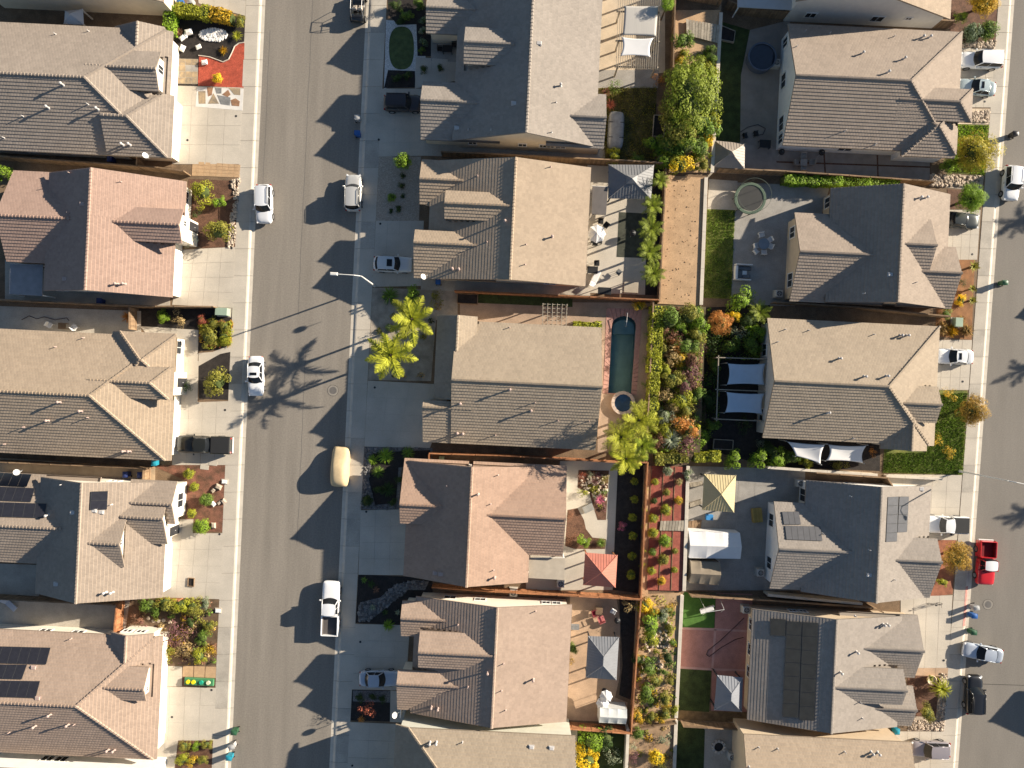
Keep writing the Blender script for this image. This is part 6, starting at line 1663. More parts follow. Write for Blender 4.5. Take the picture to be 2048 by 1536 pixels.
# front-yard bowl planter
with level(ZR):
    q = W(1862, 1359, .4); t = thing('bowl_planter', 'round cream bowl planter in the lower right front garden', 'planter', (q[0], q[1], .12))
    put('bowl', MB().lathe([(.25, 0), (.5, .3), (.56, .5), (.48, .5), (.4, .38), (0, .38)], 20).mesh('bowl', mat('cream_stone', (.62, .50, .33), var=.08), smooth=True), t)

# clutter of the left side yard
garden_chair(150, 655, .8, 'white plastic chair, right one above the sand tiled roof', plastic_w); garden_chair(100, 650, -.5, 'white plastic chair, left one above the sand tiled roof', plastic_w)
box_table(125, 652, .9, .7, .6, 'low weathered table between the two side yard chairs', wood_br)
MB().path([(*W(x, y), .15) for x, y in ((45, 640), (60, 632), (75, 638), (90, 634), (112, 640), (135, 636), (140, 642))], .035, 5).build('garden_hose', mat('hose', (.06, .04, .04)), label='dark garden hose on the concrete side yard of the sand tiled house', cat='hose')
box_table(1185, 540, 1.2, .8, .72, 'dark table in the shade of the tan house patio', blackp); garden_chair(1193, 527, -1.5, 'dark chair above the shaded tan house patio table', blackp)
garden_chair(1237, 545, 2.5, 'grey chair beside the patio turf of the tan house', rattan); box_table(1262, 575, 1.6, 1.2, .75, 'square grey garden table at the lower tan house patio', mat('table_tan', (.34, .29, .22), var=.1))
# ---------------------------------------------------------------- plants
LC = dict(bright=(.235, .36, .030), green=(.145, .225, .032), dark=(.050, .085, .020), olive=(.26, .245, .040), yellowgreen=(.34, .35, .030), yellow=(.78, .55, .025), gold=(.58, .38, .030),
          bronze=(.27, .135, .080), orange=(.55, .24, .055), purple=(.20, .095, .095), grey=(.27, .30, .19), dry=(.47, .34, .15), goldgreen=(.42, .35, .035), pink=(.55, .16, .23), red=(.40, .12, .07), amber=(.40, .25, .04), willow=(.23, .28, .030), palm=(.37, .38, .035), sage=(.17, .225, .12))
def leafmat(c): return mat('leaf_' + c, LC[c], rough=.6, var=.22, scale=1.2, attr='lv', avar=.5, transl=.3, spec=.25)
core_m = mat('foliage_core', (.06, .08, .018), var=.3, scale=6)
stem_m = bark
def leaf(mb, p, n, s, rnd, asp=.5, at=.5, mi=0):
    n = n.normalized(); a = n.orthogonal().normalized(); a = (Matrix.Rotation(rnd.uniform(0, 6.28), 3, n) @ a); b = n.cross(a)
    mb.add([p - a * s, p + b * (s * asp) + n * (s * .12), p + a * s, p - b * (s * asp) + n * (s * .12)], [(0, 1, 2, 3)], mi, at)
def rsph(r):
    while True:
        v = Vector((r.uniform(-1, 1), r.uniform(-1, 1), r.uniform(-1, 1)))
        if .05 < v.length < 1: return v
def crown_mesh(name, seed, n, nc, cr, ls, low=-.5, core=.62, squash=1.0, noise=.25):
    """unit crown: leaf faces gathered in clumps through an ellipsoid's volume"""
    r = random.Random(seed); mb = MB()
    cs = []
    for _ in range(nc):
        v = rsph(r).normalized(); v.z = max(v.z, low); v *= r.uniform(.52, .78) * (1 + r.uniform(-noise, noise)); cs.append((v, cr * r.uniform(.7, 1.25), r.uniform(.25, .75)))
    for _ in range(n):
        c, rad, tone = r.choice(cs); d = rsph(r).normalized(); p = c + d * rad * r.uniform(.72, 1.05)
        leaf(mb, p, (d + p.normalized() * .5 + rsph(r) * .7 + Vector((0, 0, .35))), ls * r.uniform(.6, 1.3), r, at=min(1, max(0, tone + r.uniform(-.3, .3))))
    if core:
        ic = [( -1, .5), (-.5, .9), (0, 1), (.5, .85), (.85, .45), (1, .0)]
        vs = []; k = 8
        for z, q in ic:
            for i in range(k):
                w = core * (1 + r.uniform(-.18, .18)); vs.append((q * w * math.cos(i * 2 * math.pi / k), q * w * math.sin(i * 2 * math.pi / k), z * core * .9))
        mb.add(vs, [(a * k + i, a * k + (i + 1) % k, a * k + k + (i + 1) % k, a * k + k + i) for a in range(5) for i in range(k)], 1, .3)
    for i in range(4):
        a = r.uniform(0, 6.28); mb.tube((.05 * math.cos(a), .05 * math.sin(a), -1.0), (.4 * math.cos(a), .4 * math.sin(a), .1), .035, .015, 5, 2)
    return mb.mesh(name, [leafmat('green'), core_m, stem_m], attr='lv')
def spiky_mesh(name, seed, n, up=.5, w=.06, curl=.5):
    r = random.Random(seed); mb = MB()
    for k in range(n):
        a = k * 2.399 + r.uniform(-.2, .2); f = k / n; el = (1.35 - 1.05 * f * (1.3 - up)); L = r.uniform(.8, 1.05)
        pts = []
        for j in range(5):
            s = j / 4; e = el - curl * s * s; pts.append(Vector((math.cos(a) * math.cos(e) * L * s, math.sin(a) * math.cos(e) * L * s, -.55 + math.sin(e) * L * s)))
        sd_ = Vector((-math.sin(a), math.cos(a), 0)); tone = r.uniform(.2, .9)
        for j in range(4):
            w0, w1 = w * (1 - (j / 4) ** 2), w * (1 - ((j + 1) / 4) ** 2)
            mb.add([pts[j] - sd_ * w0, pts[j] + sd_ * w0, pts[j + 1] + sd_ * w1, pts[j + 1] - sd_ * w1], [(0, 1, 2, 3)], 0, tone)
    mb.lathe([(.14, -1.0), (.12, -.5), (0, -.4)], 8, mi=2)
    return mb.mesh(name, [leafmat('green'), core_m, stem_m], attr='lv')
def frond_crown(name, seed, nf, droop=1.3, ll=.30, leaflets=22):
    r = random.Random(seed); mb = MB()
    for k in range(nf):
        a = k * 2.399 + r.uniform(-.25, .25); el = 1.15 - 1.35 * (k / nf); L = r.uniform(.85, 1.08); pts = []; tone = r.uniform(.2, .85)
        p = Vector((0, 0, 0)); e = el; st_ = L / 10
        for j in range(11):
            pts.append(p.copy()); p = p + Vector((math.cos(a) * math.cos(e), math.sin(a) * math.cos(e), math.sin(e))) * st_; e -= droop * .1 * (.5 + j * .1)
        mb.path(pts, [.018 - .0012 * j for j in range(11)], 4, 0)
        sd_ = Vector((-math.sin(a), math.cos(a), 0))
        for j in range(leaflets):
            s = (j + 1.5) / (leaflets + 1.5) * 10; i = min(9, int(s)); q = pts[i].lerp(pts[i + 1], s - i); d = (pts[i + 1] - pts[i]).normalized()
            l = ll * math.sin(math.pi * min(1, .12 + .86 * s / 10)) * r.uniform(.8, 1.1)
            for sg in (-1, 1):
                o = (sd_ * sg * .9 + d * r.uniform(.5, .95) + Vector((0, 0, -.2 + r.uniform(-.3, .35)))).normalized() * l; wv = d * .014
                mb.add([q - wv, q + wv, q + o * .6 + wv * .8, q + o, q + o * .6 - wv * .8], [(0, 1, 2, 3, 4)], 0, min(1, max(0, tone + r.uniform(-.25, .25))))
    mb.lathe([(.05, -.25), (.075, -.05), (.04, .1), (0, .14)], 8, mi=2)
    return mb.mesh(name, [leafmat('palm'), core_m, stem_m], attr='lv')
def grass_mesh(name, seed, n=140):
    r = random.Random(seed); mb = MB()
    for k in range(n):
        a = r.uniform(0, 6.28); o = Vector((r.uniform(-.3, .3), r.uniform(-.3, .3), -.8)); L = r.uniform(.7, 1.2); e = r.uniform(.5, 1.4); d = Vector((math.cos(a) * math.cos(e), math.sin(a) * math.cos(e), math.sin(e)))
        sd_ = Vector((-math.sin(a), math.cos(a), 0)) * .03; m_ = o + d * L * .6; t_ = o + d * L + Vector((math.cos(a), math.sin(a), -.6)) * .25
        mb.add([o - sd_, o + sd_, m_ + sd_ * .8, t_, m_ - sd_ * .8], [(0, 1, 2, 3, 4)], 0, r.random())
    return mb.mesh(name, [leafmat('dry'), core_m, stem_m], attr='lv')
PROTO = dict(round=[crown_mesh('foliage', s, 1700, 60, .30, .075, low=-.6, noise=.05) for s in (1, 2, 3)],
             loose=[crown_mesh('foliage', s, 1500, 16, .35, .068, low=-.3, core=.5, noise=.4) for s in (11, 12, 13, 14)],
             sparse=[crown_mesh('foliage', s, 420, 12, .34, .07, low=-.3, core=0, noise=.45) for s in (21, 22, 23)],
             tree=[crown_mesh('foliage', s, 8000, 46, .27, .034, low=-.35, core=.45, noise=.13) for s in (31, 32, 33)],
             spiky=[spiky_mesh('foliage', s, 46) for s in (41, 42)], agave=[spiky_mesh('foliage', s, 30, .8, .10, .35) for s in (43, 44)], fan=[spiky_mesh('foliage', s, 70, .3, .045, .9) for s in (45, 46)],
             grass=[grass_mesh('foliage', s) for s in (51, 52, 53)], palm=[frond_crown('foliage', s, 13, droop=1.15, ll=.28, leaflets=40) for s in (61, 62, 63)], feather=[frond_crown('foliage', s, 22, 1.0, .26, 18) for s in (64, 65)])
pr = random.Random(99)
def leaf_obj(name, kind, col, parent=None):
    o = bpy.data.objects.new(name, pr.choice(PROTO[kind])); COL.objects.link(o); o.parent = parent
    o.material_slots[0].link = 'OBJECT'; o.material_slots[0].material = leafmat(col)
    return o
def on_strip(px, py):
    fx = 1345 - .0585 * max(0, py); wx = 1442 - .0625 * max(0, py) if py < 930 or True else 0
    return fx + 4 < px < edge_x(py) and not (py < 20)
NAMES = dict(round='shrub', loose='shrub', sparse='shrub', spiky='spiky_plant', agave='agave', fan='fan_palm', grass='ornamental_grass', feather='young_palm')
CATS = dict(round='shrub', loose='shrub', sparse='shrub', spiky='plant', agave='plant', fan='palm', grass='grass', feather='palm')
@sided
def shrub(px, py, r, kind, col, label, hf=.85, group=None, sx=1.0, sy=1.0, rot=None, base=None):
    b = base if base is not None else (SZ if on_strip(px, py) else .12)
    rm = r / PPM * 1.12; hz = rm * hf
    q = W(px, py, b + hz)
    o = leaf_obj(NAMES[kind], kind, col)
    o.location = (q[0], q[1], b + hz * .95); o.scale = (rm * sx, rm * sy, hz); o.rotation_euler = (0, 0, pr.uniform(0, 6.28) if rot is None else rot)
    return props(o, label, CATS[kind], group)
def row(pts, kind, col, lab, hf=.85, group=None):
    for i, (x, y, r) in enumerate(pts): shrub(x, y, r, kind, col if isinstance(col, str) else col[i % len(col)], lab % ORD[i], hf, group)
@sided
def tree(px, py, r, h, col, label, kind='tree', zs=.75, sx=1, sy=1, name='tree', base=None):
    """crown centre at the photo point; trunk with limbs below"""
    b = base if base is not None else (SZ if on_strip(px, py) else .12)
    rm = r / PPM * 1.1; cz = b + h - rm * zs; q = W(px, py, cz)
    t = thing(name, label, 'tree', (q[0], q[1], b))
    tr_ = MB(); rr = random.Random(px * 7 + py)
    H = cz - b; tr_.path([(0, 0, 0), (rr.uniform(-.05, .05), rr.uniform(-.05, .05), H * .4), (rr.uniform(-.1, .1), rr.uniform(-.1, .1), H)], [.05 * rm + .06, .04 * rm + .05, .03 * rm + .02], 8)
    for k in range(7):
        a = k * .9 + rr.uniform(-.3, .3); tr_.path([(0, 0, H * rr.uniform(.45, .8)), (math.cos(a) * rm * .4, math.sin(a) * rm * .4, H * 1.0), (math.cos(a) * rm * .75, math.sin(a) * rm * .75, H + rm * zs * rr.uniform(.0, .5))], [.03 * rm + .015, .02 * rm + .01, .01], 5)
    put('trunk', tr_.mesh('trunk', bark), t)
    c = leaf_obj('crown', kind, col, t); c.location = (0, 0, H); c.scale = (rm * sx, rm * sy, rm * zs); c.rotation_euler = (0, 0, rr.uniform(0, 6.28) if sx == sy else -TH)
    return t
@sided
def palm(px, py, L, h, col, label, base=.12, kind='palm'):
    q = W(px, py, h); t = thing('palm_tree', label, 'palm tree', (q[0], q[1], base))
    tr_ = MB(); rr = random.Random(px + py); n = 9; pts = [(math.sin(k / n * 1.5) * .12, math.cos(k / n * 2) * .08 - .08, (h - base) * k / n) for k in range(n + 1)]
    for k in range(n): tr_.tube(pts[k], pts[k + 1], .15 - .004 * k, .135 - .004 * k, 9)
    put('trunk', tr_.mesh('trunk', bark, smooth=False), t)
    c = leaf_obj('crown', kind, col, t); c.location = (pts[-1][0], pts[-1][1], h - base); c.scale = (L, L, L); c.rotation_euler = (0, 0, rr.uniform(0, 6.28))
@sided
def hedge(label, pts, wpx, h, col, dens=120, ls=.12, base=None, col2=None):
    w = [Vector(W(p[0], p[1], (base or .12) + h * .8)) for p in pts]; b0 = base if base is not None else .12
    hw = wpx / PPM / 2; mb = MB(); r = random.Random(len(label) * 3)
    o = w[0]
    for a, b in zip(w[:-1], w[1:]):
        d = b - a; L = d.length; e = d / L; nrm = Vector((-e.y, e.x))
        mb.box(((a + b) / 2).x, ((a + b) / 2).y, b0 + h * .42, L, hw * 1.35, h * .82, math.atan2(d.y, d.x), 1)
        k = max(3, int(L / .8)); lumps = [(r.uniform(.75, 1.2), r.uniform(.85, 1.1)) for _ in range(k + 1)]
        for _ in range(int(dens * L * (hw * 2 + h * 1.2))):
            s = r.random(); i = int(s * k); lw, lh = lumps[i]
            if r.random() < hw * 2 / (hw * 2 + 1.2 * h): x, z, n = r.uniform(-1, 1) * hw * lw, h * lh * r.uniform(.86, 1.05), Vector((0, 0, 1))
            else: sg = r.choice((-1, 1)); x, z, n = sg * hw * lw * r.uniform(.88, 1.05), r.uniform(.05, 1) * h * lh, Vector((nrm.x * sg, nrm.y * sg, .2))
            p = a + d * s + nrm * x
            leaf(mb, Vector((p.x, p.y, b0 + z)), n + rsph(r) * .8, ls * r.uniform(.6, 1.3), r, at=min(1, max(0, .5 + (lw - .97) + r.uniform(-.35, .35))))
    return mb.build('hedge', [leafmat(col), core_m, stem_m], at=(o.x, o.y, b0), attr='lv', label=label, cat='hedge', group='hedges')

# --- west front yards
hedge('bright green hedge strip at the top left side yard corner', [(340, 12), (338, 68)], 20, 1.2, 'bright')
hedge('green hedge along the top left front yard, left half', [(352, 18), (418, 24)], 24, 1.3, 'yellowgreen'); hedge('yellow flowering hedge along the top left front yard, right half', [(420, 24), (462, 34)], 25, 1.3, 'gold')
shrub(480, 42, 12, 'loose', 'olive', 'olive shrub at the top end of the left pavement'); shrub(473, 70, 12, 'spiky', 'yellowgreen', 'yellow green spiky plant beside the white rock bed', .6); shrub(357, 63, 10, 'spiky', 'bronze', 'bronze spiky plant at the top left house wall', .6)
shrub(434, 156, 10, 'round', 'yellow', 'small yellow shrub in a white ring in the red mulch', .9); shrub(446, 100, 8, 'grass', 'gold', 'small golden grass in the black front bed', .6)
shrub(405, 383, 24, 'loose', 'yellowgreen', 'large yellow green shrub, upper one in the brown mulch front bed'); shrub(437, 404, 13, 'loose', 'bright', 'small green shrub in the middle of the brown mulch front bed'); shrub(438, 461, 27, 'loose', 'olive', 'wide olive shrub, lowest in the brown mulch front bed'); shrub(393, 428, 10, 'sparse', 'dark', 'small dark shrub by the arch of the rose brown house')
shrub(380, 478, 18, 'sparse', 'grey', 'bare grey twiggy shrub at the rose brown house porch', .8)
shrub(6, 345, 18, 'loose', 'bright', 'green shrub at the left edge above the rose brown house', 1.0)
shrub(253, 633, 15, 'spiky', 'orange', 'orange feathery shrub beside the left redwood gate', .9); shrub(324, 634, 13, 'loose', 'bright', 'lime green shrub in the black bed below the rose house driveway'); shrub(358, 636, 17, 'sparse', 'dry', 'pale dry shrub in the black bed below the rose house driveway', .6)
row([(402, 640, 10), (448, 652, 13), (425, 648, 12)], 'loose', ['red', 'olive', 'olive'], '%s low mixed shrub round the green utility box', .6); shrub(418, 675, 22, 'loose', 'olive', 'wide olive groundcover shrub crossed by the lamp shadow', .5); shrub(448, 676, 16, 'loose', 'yellowgreen', 'yellow green groundcover shrub by the left pavement', .5)
shrub(433, 762, 29, 'loose', 'olive', 'big rounded olive shrub in the black bed above the sand house driveway', .85); shrub(375, 775, 12, 'sparse', 'dark', 'small dark shrub at the sand house entrance')
row([(377, 948, 11), (388, 974, 10), (412, 999, 14), (383, 1027, 10), (402, 1053, 16)], 'round', ['yellowgreen', 'yellowgreen', 'green', 'yellowgreen', 'bright'], '%s green shrub from the top in the bark chip bed', .8)
row([(300, 1212, 22), (330, 1210, 22), (362, 1212, 20), (385, 1216, 18), (410, 1208, 12)], 'loose', ['green', 'olive', 'yellowgreen', 'olive', 'grey'], '%s shrub from the left along the top of the lower left garden', .7)
shrub(352, 1268, 30, 'sparse', 'purple', 'wide purple shrub in the lower left garden', .5); shrub(372, 1298, 22, 'sparse', 'dry', 'dry golden shrub in the lower left garden', .5); shrub(335, 1305, 16, 'sparse', 'olive', 'olive shrub at the lower left house wall', .6); shrub(405, 1275, 16, 'loose', 'green', 'dark green shrub near the lower left pavement', .6); shrub(418, 1252, 13, 'loose', 'olive', 'olive shrub near the lower left pavement', .6); shrub(398, 1312, 15, 'loose', 'yellowgreen', 'yellow green shrub above the tan pavers'); shrub(422, 1300, 12, 'sparse', 'gold', 'golden shrub above the tan pavers near the pavement', .6); shrub(380, 1248, 10, 'loose', 'dark', 'small dark shrub among the stepping stones'); shrub(275, 1238, 14, 'sparse', 'bronze', 'brown twiggy shrub beside the bright redwood gate')
row([(368, 1492, 12), (392, 1492, 10), (413, 1490, 11), (365, 1518, 15), (384, 1522, 12), (405, 1520, 12)], 'loose', ['olive', 'bright', 'olive', 'yellowgreen', 'gold', 'olive'], '%s small shrub in the bottom left corner bed', .6)
# --- centre front yards
shrub(805, 322, 17.5, 'round', 'bright', 'round clipped bright green tree in the gravel yard', 1.25); shrub(783, 395, 9, 'round', 'bright', 'small bright green shrub in the gravel yard'); row([(805, 352, 6), (803, 372, 7), (805, 392, 5), (797, 418, 7), (782, 422, 5)], 'loose', 'dark', '%s small dark plant in the shaded gravel yard', .6)
row([(848, 85, 9), (846, 60, 8), (848, 40, 9), (843, 100, 7)], 'loose', ['sage', 'grey', 'sage', 'green'], '%s grey green shrub beside the shaded courtyard', .8); row([(812, 30, 13), (838, 8, 13), (790, 10, 12), (800, 42, 9)], 'loose', ['green', 'green', 'dark', 'dark'], '%s dark shrub in the top centre bed', .8); row([(793, 156, 10), (815, 150, 9), (848, 138, 8), (880, 135, 7)], 'loose', 'dark', '%s dark shrub below the oval lawn', .7)
palm(822, 636, 3.0, 4.8, 'palm', 'tall palm tree, upper of two before the pool house'); palm(780, 708, 3.1, 4.8, 'palm', 'tall palm tree, lower of two before the pool house')
shrub(828, 590, 19, 'loose', 'bright', 'bright green shrub behind the street lamp', 1.0); shrub(778, 590, 20, 'fan', 'green', 'fan palm beside the street lamp base', .8); shrub(822, 612, 13, 'loose', 'green', 'green shrub under the upper tall palm'); shrub(870, 598, 18, 'sparse', 'olive', 'low olive plants near the brown raised bed', .4); shrub(775, 660, 12, 'sparse', 'dark', 'small dark shrub in the palm bed'); shrub(790, 738, 10, 'sparse', 'dark', 'low dark shrub below the lower tall palm', .5)
row([(745, 920, 12), (770, 912, 18), (815, 907, 15), (755, 945, 14), (775, 980, 17)], 'fan', ['bright', 'bright', 'green', 'green', 'dark'], '%s fan leaved plant in the black mulch front bed', .7); shrub(734, 1002, 12, 'round', 'dark', 'dark round clipped shrub at the pavement corner', .8); row([(758, 980, 10), (800, 960, 9), (785, 1005, 9)], 'loose', 'dark', '%s dark shrub in the black mulch front bed')
row([(742, 1168, 12), (728, 1160, 9), (745, 1215, 9), (770, 1225, 9), (795, 1225, 8), (752, 1180, 10)], 'agave', ['dark', 'green', 'grey', 'dark', 'grey', 'bronze'], '%s dark rosette plant in the stone bed of the blush house', .5); shrub(776, 1253, 13, 'fan', 'bright', 'bright green plant at the top of the blush house driveway', .8)
shrub(738, 1418, 17, 'sparse', 'red', 'dark red shrub in the black planter at the bottom centre', 1.1); shrub(722, 1440, 9, 'spiky', 'orange', 'small orange spiky plant at the black planter corner', .7); row([(720, 1395, 9), (745, 1393, 8), (765, 1398, 8)], 'loose', 'dark', '%s low dark plant along the top of the black planter', .6)
# --- back yards, top
shrub(1222, 208, 13, 'spiky', 'red', 'red spiky plant, lower of two at the top centre rear wall', .8); shrub(1213, 183, 11, 'spiky', 'bronze', 'bronze spiky plant, upper of two at the top centre rear wall', .8); shrub(1228, 172, 16, 'sparse', 'green', 'low green shrub below the pergola', .6); shrub(1228, 312, 16, 'loose', 'yellowgreen', 'yellow green shrub with red tips at the top lawn corner'); shrub(1275, 318, 14, 'loose', 'green', 'green shrub at the foot of the top centre lawn'); shrub(1305, 285, 17, 'loose', 'bright', 'bright green shrub beside the narrow raised bed', 1.0); shrub(1320, 302, 12, 'loose', 'green', 'green shrub at the back fence below the narrow raised bed')
tree(1335, 8, 14, 4.0, 'bright', 'bright green tree top at the upper end of the back fence', base=.12)
tree(1380, 195, 58, 5.6, 'willow', 'large feathery willow like tree on the top slope', zs=.65, sx=.92, sy=1.35)
shrub(1418, 168, 30, 'loose', 'willow', 'feathery shrub at the right of the large slope tree', 1.2); shrub(1360, 265, 36, 'loose', 'olive', 'olive shrub below the large slope tree', 1.0); shrub(1402, 250, 34, 'loose', 'green', 'green shrub at the lower right of the slope tree', 1.0)
shrub(1366, 80, 21, 'loose', 'green', 'green shrub below the weathered plank deck'); row([(1368, 108, 8), (1422, 98, 10), (1424, 118, 11), (1420, 142, 17), (1360, 118, 8)], 'loose', ['yellowgreen', 'green', 'green', 'yellowgreen', 'gold'], '%s small shrub on the upper slope')
row([(1340, 290, 24), (1345, 325, 22), (1362, 328, 24), (1400, 295, 22), (1413, 270, 18), (1325, 320, 20)], 'loose', ['green', 'yellowgreen', 'yellow', 'green', 'yellow', 'bright'], '%s leafy shrub at the foot of the top slope', .9); row([(1398, 308, 12), (1406, 330, 14)], 'loose', 'olive', '%s small olive shrub above the bare dirt field')
shrub(1318, 158, 13, 'sparse', 'orange', 'orange twiggy shrub at the fence beside the slope tree')
for k, (x, y, L, h) in enumerate(((1303, 410, 1.5, 3.2), (1300, 455, 1.7, 3.6), (1297, 500, 1.7, 3.6), (1305, 545, 1.6, 3.2), (1318, 360, 1.2, 3.0))): palm(x, y, L, h, 'willow', '%s palm from the top in the row beside the bare dirt field' % ORD[[1, 2, 3, 4, 0][k]], kind='feather')
hedge('long clipped bright green hedge above the right middle house', [(1568, 358), (1800, 368)], 19, 1.6, 'bright', 110)
# --- pool yard and overgrown strip
hedge('tall yellow green hedge between the pool and the overgrown garden', [(1314, 612), (1308, 760), (1302, 850)], 24, 1.6, 'yellowgreen', 110, base=.12)
hedge('low green hedge strip beside the swimming pool house', [(1146, 652), (1204, 655)], 20, 1.0, 'yellowgreen')
palm(1276, 838, 2.5, 5.5, 'palm', 'palm tree nearest the round spa', kind='feather'); palm(1240, 872, 2.5, 5.5, 'palm', 'palm tree at the corner of the pool house roof', kind='feather'); palm(1250, 915, 2.2, 5.0, 'palm', 'palm tree over the redwood fence corner'); palm(1282, 890, 2.0, 4.5, 'willow', 'palm tree against the hedge below the spa')
shrub(1280, 612, 12, 'loose', 'yellow', 'yellow green shrub at the pool top corner'); row([(1297, 640, 9), (1295, 670, 9), (1293, 720, 9), (1290, 770, 9)], 'sparse', 'green', '%s small plant from the top along the pool side fence', .8)
ov = [(1340, 640, 26, 'loose', 'green'), (1378, 632, 24, 'loose', 'olive'), (1350, 675, 20, 'sparse', 'bronze'), (1400, 645, 20, 'loose', 'bright'), (1375, 690, 22, 'loose', 'green'), (1345, 715, 20, 'sparse', 'dry'), (1385, 745, 22, 'sparse', 'purple'), (1345, 760, 22, 'loose', 'olive'), (1400, 700, 20, 'sparse', 'purple'), (1330, 790, 18, 'sparse', 'dry'), (1362, 800, 22, 'loose', 'yellowgreen'), (1330, 830, 18, 'loose', 'grey'), (1360, 845, 20, 'sparse', 'orange'), (1372, 820, 16, 'loose', 'olive'), (1345, 880, 22, 'fan', 'grey'), (1318, 880, 16, 'sparse', 'bronze'), (1362, 718, 14, 'loose', 'gold')]
for k, (x, y, r, kd, c) in enumerate(ov): shrub(x, y, r, kd, c, '%s plant in the overgrown strip garden, %s' % (dict(green='leafy green', olive='olive', bronze='bronze', bright='bright green', dry='dry tan', purple='dark purple', yellowgreen='yellow green', grey='silver green', orange='rust orange', gold='golden').get(c), 'near photo row %s from its top' % ORD[min(15, k)] if k < 16 else 'among the purple shrubs'), .8, 'overgrown garden plants')
tree(1440, 645, 26, 3.6, 'orange', 'orange leaved small tree above the blue shade sails', base=.12); shrub(1468, 633, 14, 'loose', 'yellow', 'yellow shrub beside the orange leaved tree', 1.2); shrub(1480, 598, 26, 'loose', 'bright', 'bright green shrub at the foot of the right patio', 1.0); shrub(1520, 625, 26, 'feather', 'willow', 'feathery green palm at the wall of the khaki house', .8); shrub(1478, 665, 20, 'sparse', 'grey', 'grey twiggy shrub above the blue shade sails'); shrub(1505, 690, 24, 'loose', 'green', 'green shrub right above the blue shade sails', .9); shrub(1420, 760, 20, 'sparse', 'dark', 'dark shrub left of the blue sail frame'); shrub(1400, 880, 20, 'loose', 'bright', 'bright green shrub left of the grey raised bed', .9); shrub(1375, 890, 20, 'sparse', 'purple', 'dark purple shrub beside the silver fan plant'); shrub(1425, 690, 22, 'sparse', 'dark', 'dark shrub under the orange leaved tree'); shrub(1490, 850, 18, 'sparse', 'dark', 'dark shrub below the blue sail frame')
hedge('green hedge along the top of the paved gazebo yard', [(1310, 918), (1376, 916)], 22, 1.2, 'olive')
hedge('green hedge at the top corner of the paved gazebo yard', [(1388, 916), (1440, 912)], 22, 2.4, 'yellowgreen')
row([(1468, 917, 19), (1520, 915, 20), (1552, 917, 20), (1585, 915, 17), (1612, 925, 15)], 'loose', ['bright', 'bright', 'bright', 'green', 'yellowgreen'], '%s leafy shrub from the left below the khaki house', 1.0); shrub(1523, 887, 10, 'sparse', 'grey', 'grey thorny plant beside the grey raised bed'); shrub(1680, 930, 16, 'sparse', 'olive', 'olive plant under the right white shade sail', .6); shrub(1745, 905, 10, 'sparse', 'orange', 'orange plant at the end of the white shade sails')
# --- terracotta house garden, black bed, red terraces
row([(1269, 963, 8), (1269, 999, 8), (1265, 1035, 9), (1266, 1072, 8.5), (1264, 1112, 9), (1262, 1150, 10)], 'round', 'yellowgreen', '%s round shrub from the top in the black mulch bed', .85, 'round shrubs in the black bed'); shrub(1246, 1052, 9, 'loose', 'pink', 'pink flowering shrub in the black mulch bed', .6)
row([(1165, 950, 9), (1180, 948, 8), (1210, 958, 10), (1166, 985, 11), (1190, 965, 8), (1208, 985, 8)], 'sparse', ['red', 'grey', 'olive', 'yellowgreen', 'purple', 'green'], '%s small plant in the square garden bed', .8); shrub(1199, 1000, 12, 'spiky', 'pink', 'pink spiky plant in the square garden bed', .6); shrub(1167, 1083, 13, 'loose', 'bright', 'bright green shrub above the red gazebo', .8); shrub(1203, 1087, 11, 'fan', 'green', 'green fan plant above the red gazebo', .7); row([(1142, 1030, 8), (1150, 1075, 9), (1140, 1085, 8)], 'sparse', 'bronze', '%s brown plant in the curved garden bed', .6)
row([(1310, 964, 8), (1335, 942, 11), (1358, 964, 8), (1333, 985, 8), (1357, 1001, 9), (1332, 1020, 12), (1308, 1002, 7), (1306, 1037, 10), (1306, 1066, 11), (1330, 1082, 14), (1350, 1102, 7), (1305, 1104, 9), (1327, 1120, 12), (1303, 1142, 9), (1349, 1140, 7), (1323, 1162, 9)], 'round', ['yellowgreen', 'grey', 'dry', 'olive', 'gold', 'yellowgreen', 'dark', 'yellowgreen', 'yellowgreen', 'bright', 'olive', 'green', 'olive', 'yellowgreen', 'yellowgreen', 'gold'], '%s small shrub in the red mulch terraces', .75, 'terrace shrubs')
row([(1292, 980, 6), (1290, 1020, 6), (1288, 1052, 6), (1287, 1100, 7), (1285, 1130, 7)], 'sparse', 'yellowgreen', '%s small plant on the tan strip beside the red terraces', .7)
row([(1375, 945, 9), (1374, 955, 7)], 'loose', 'grey', '%s pale plant at the top of the pale block wall', .7)
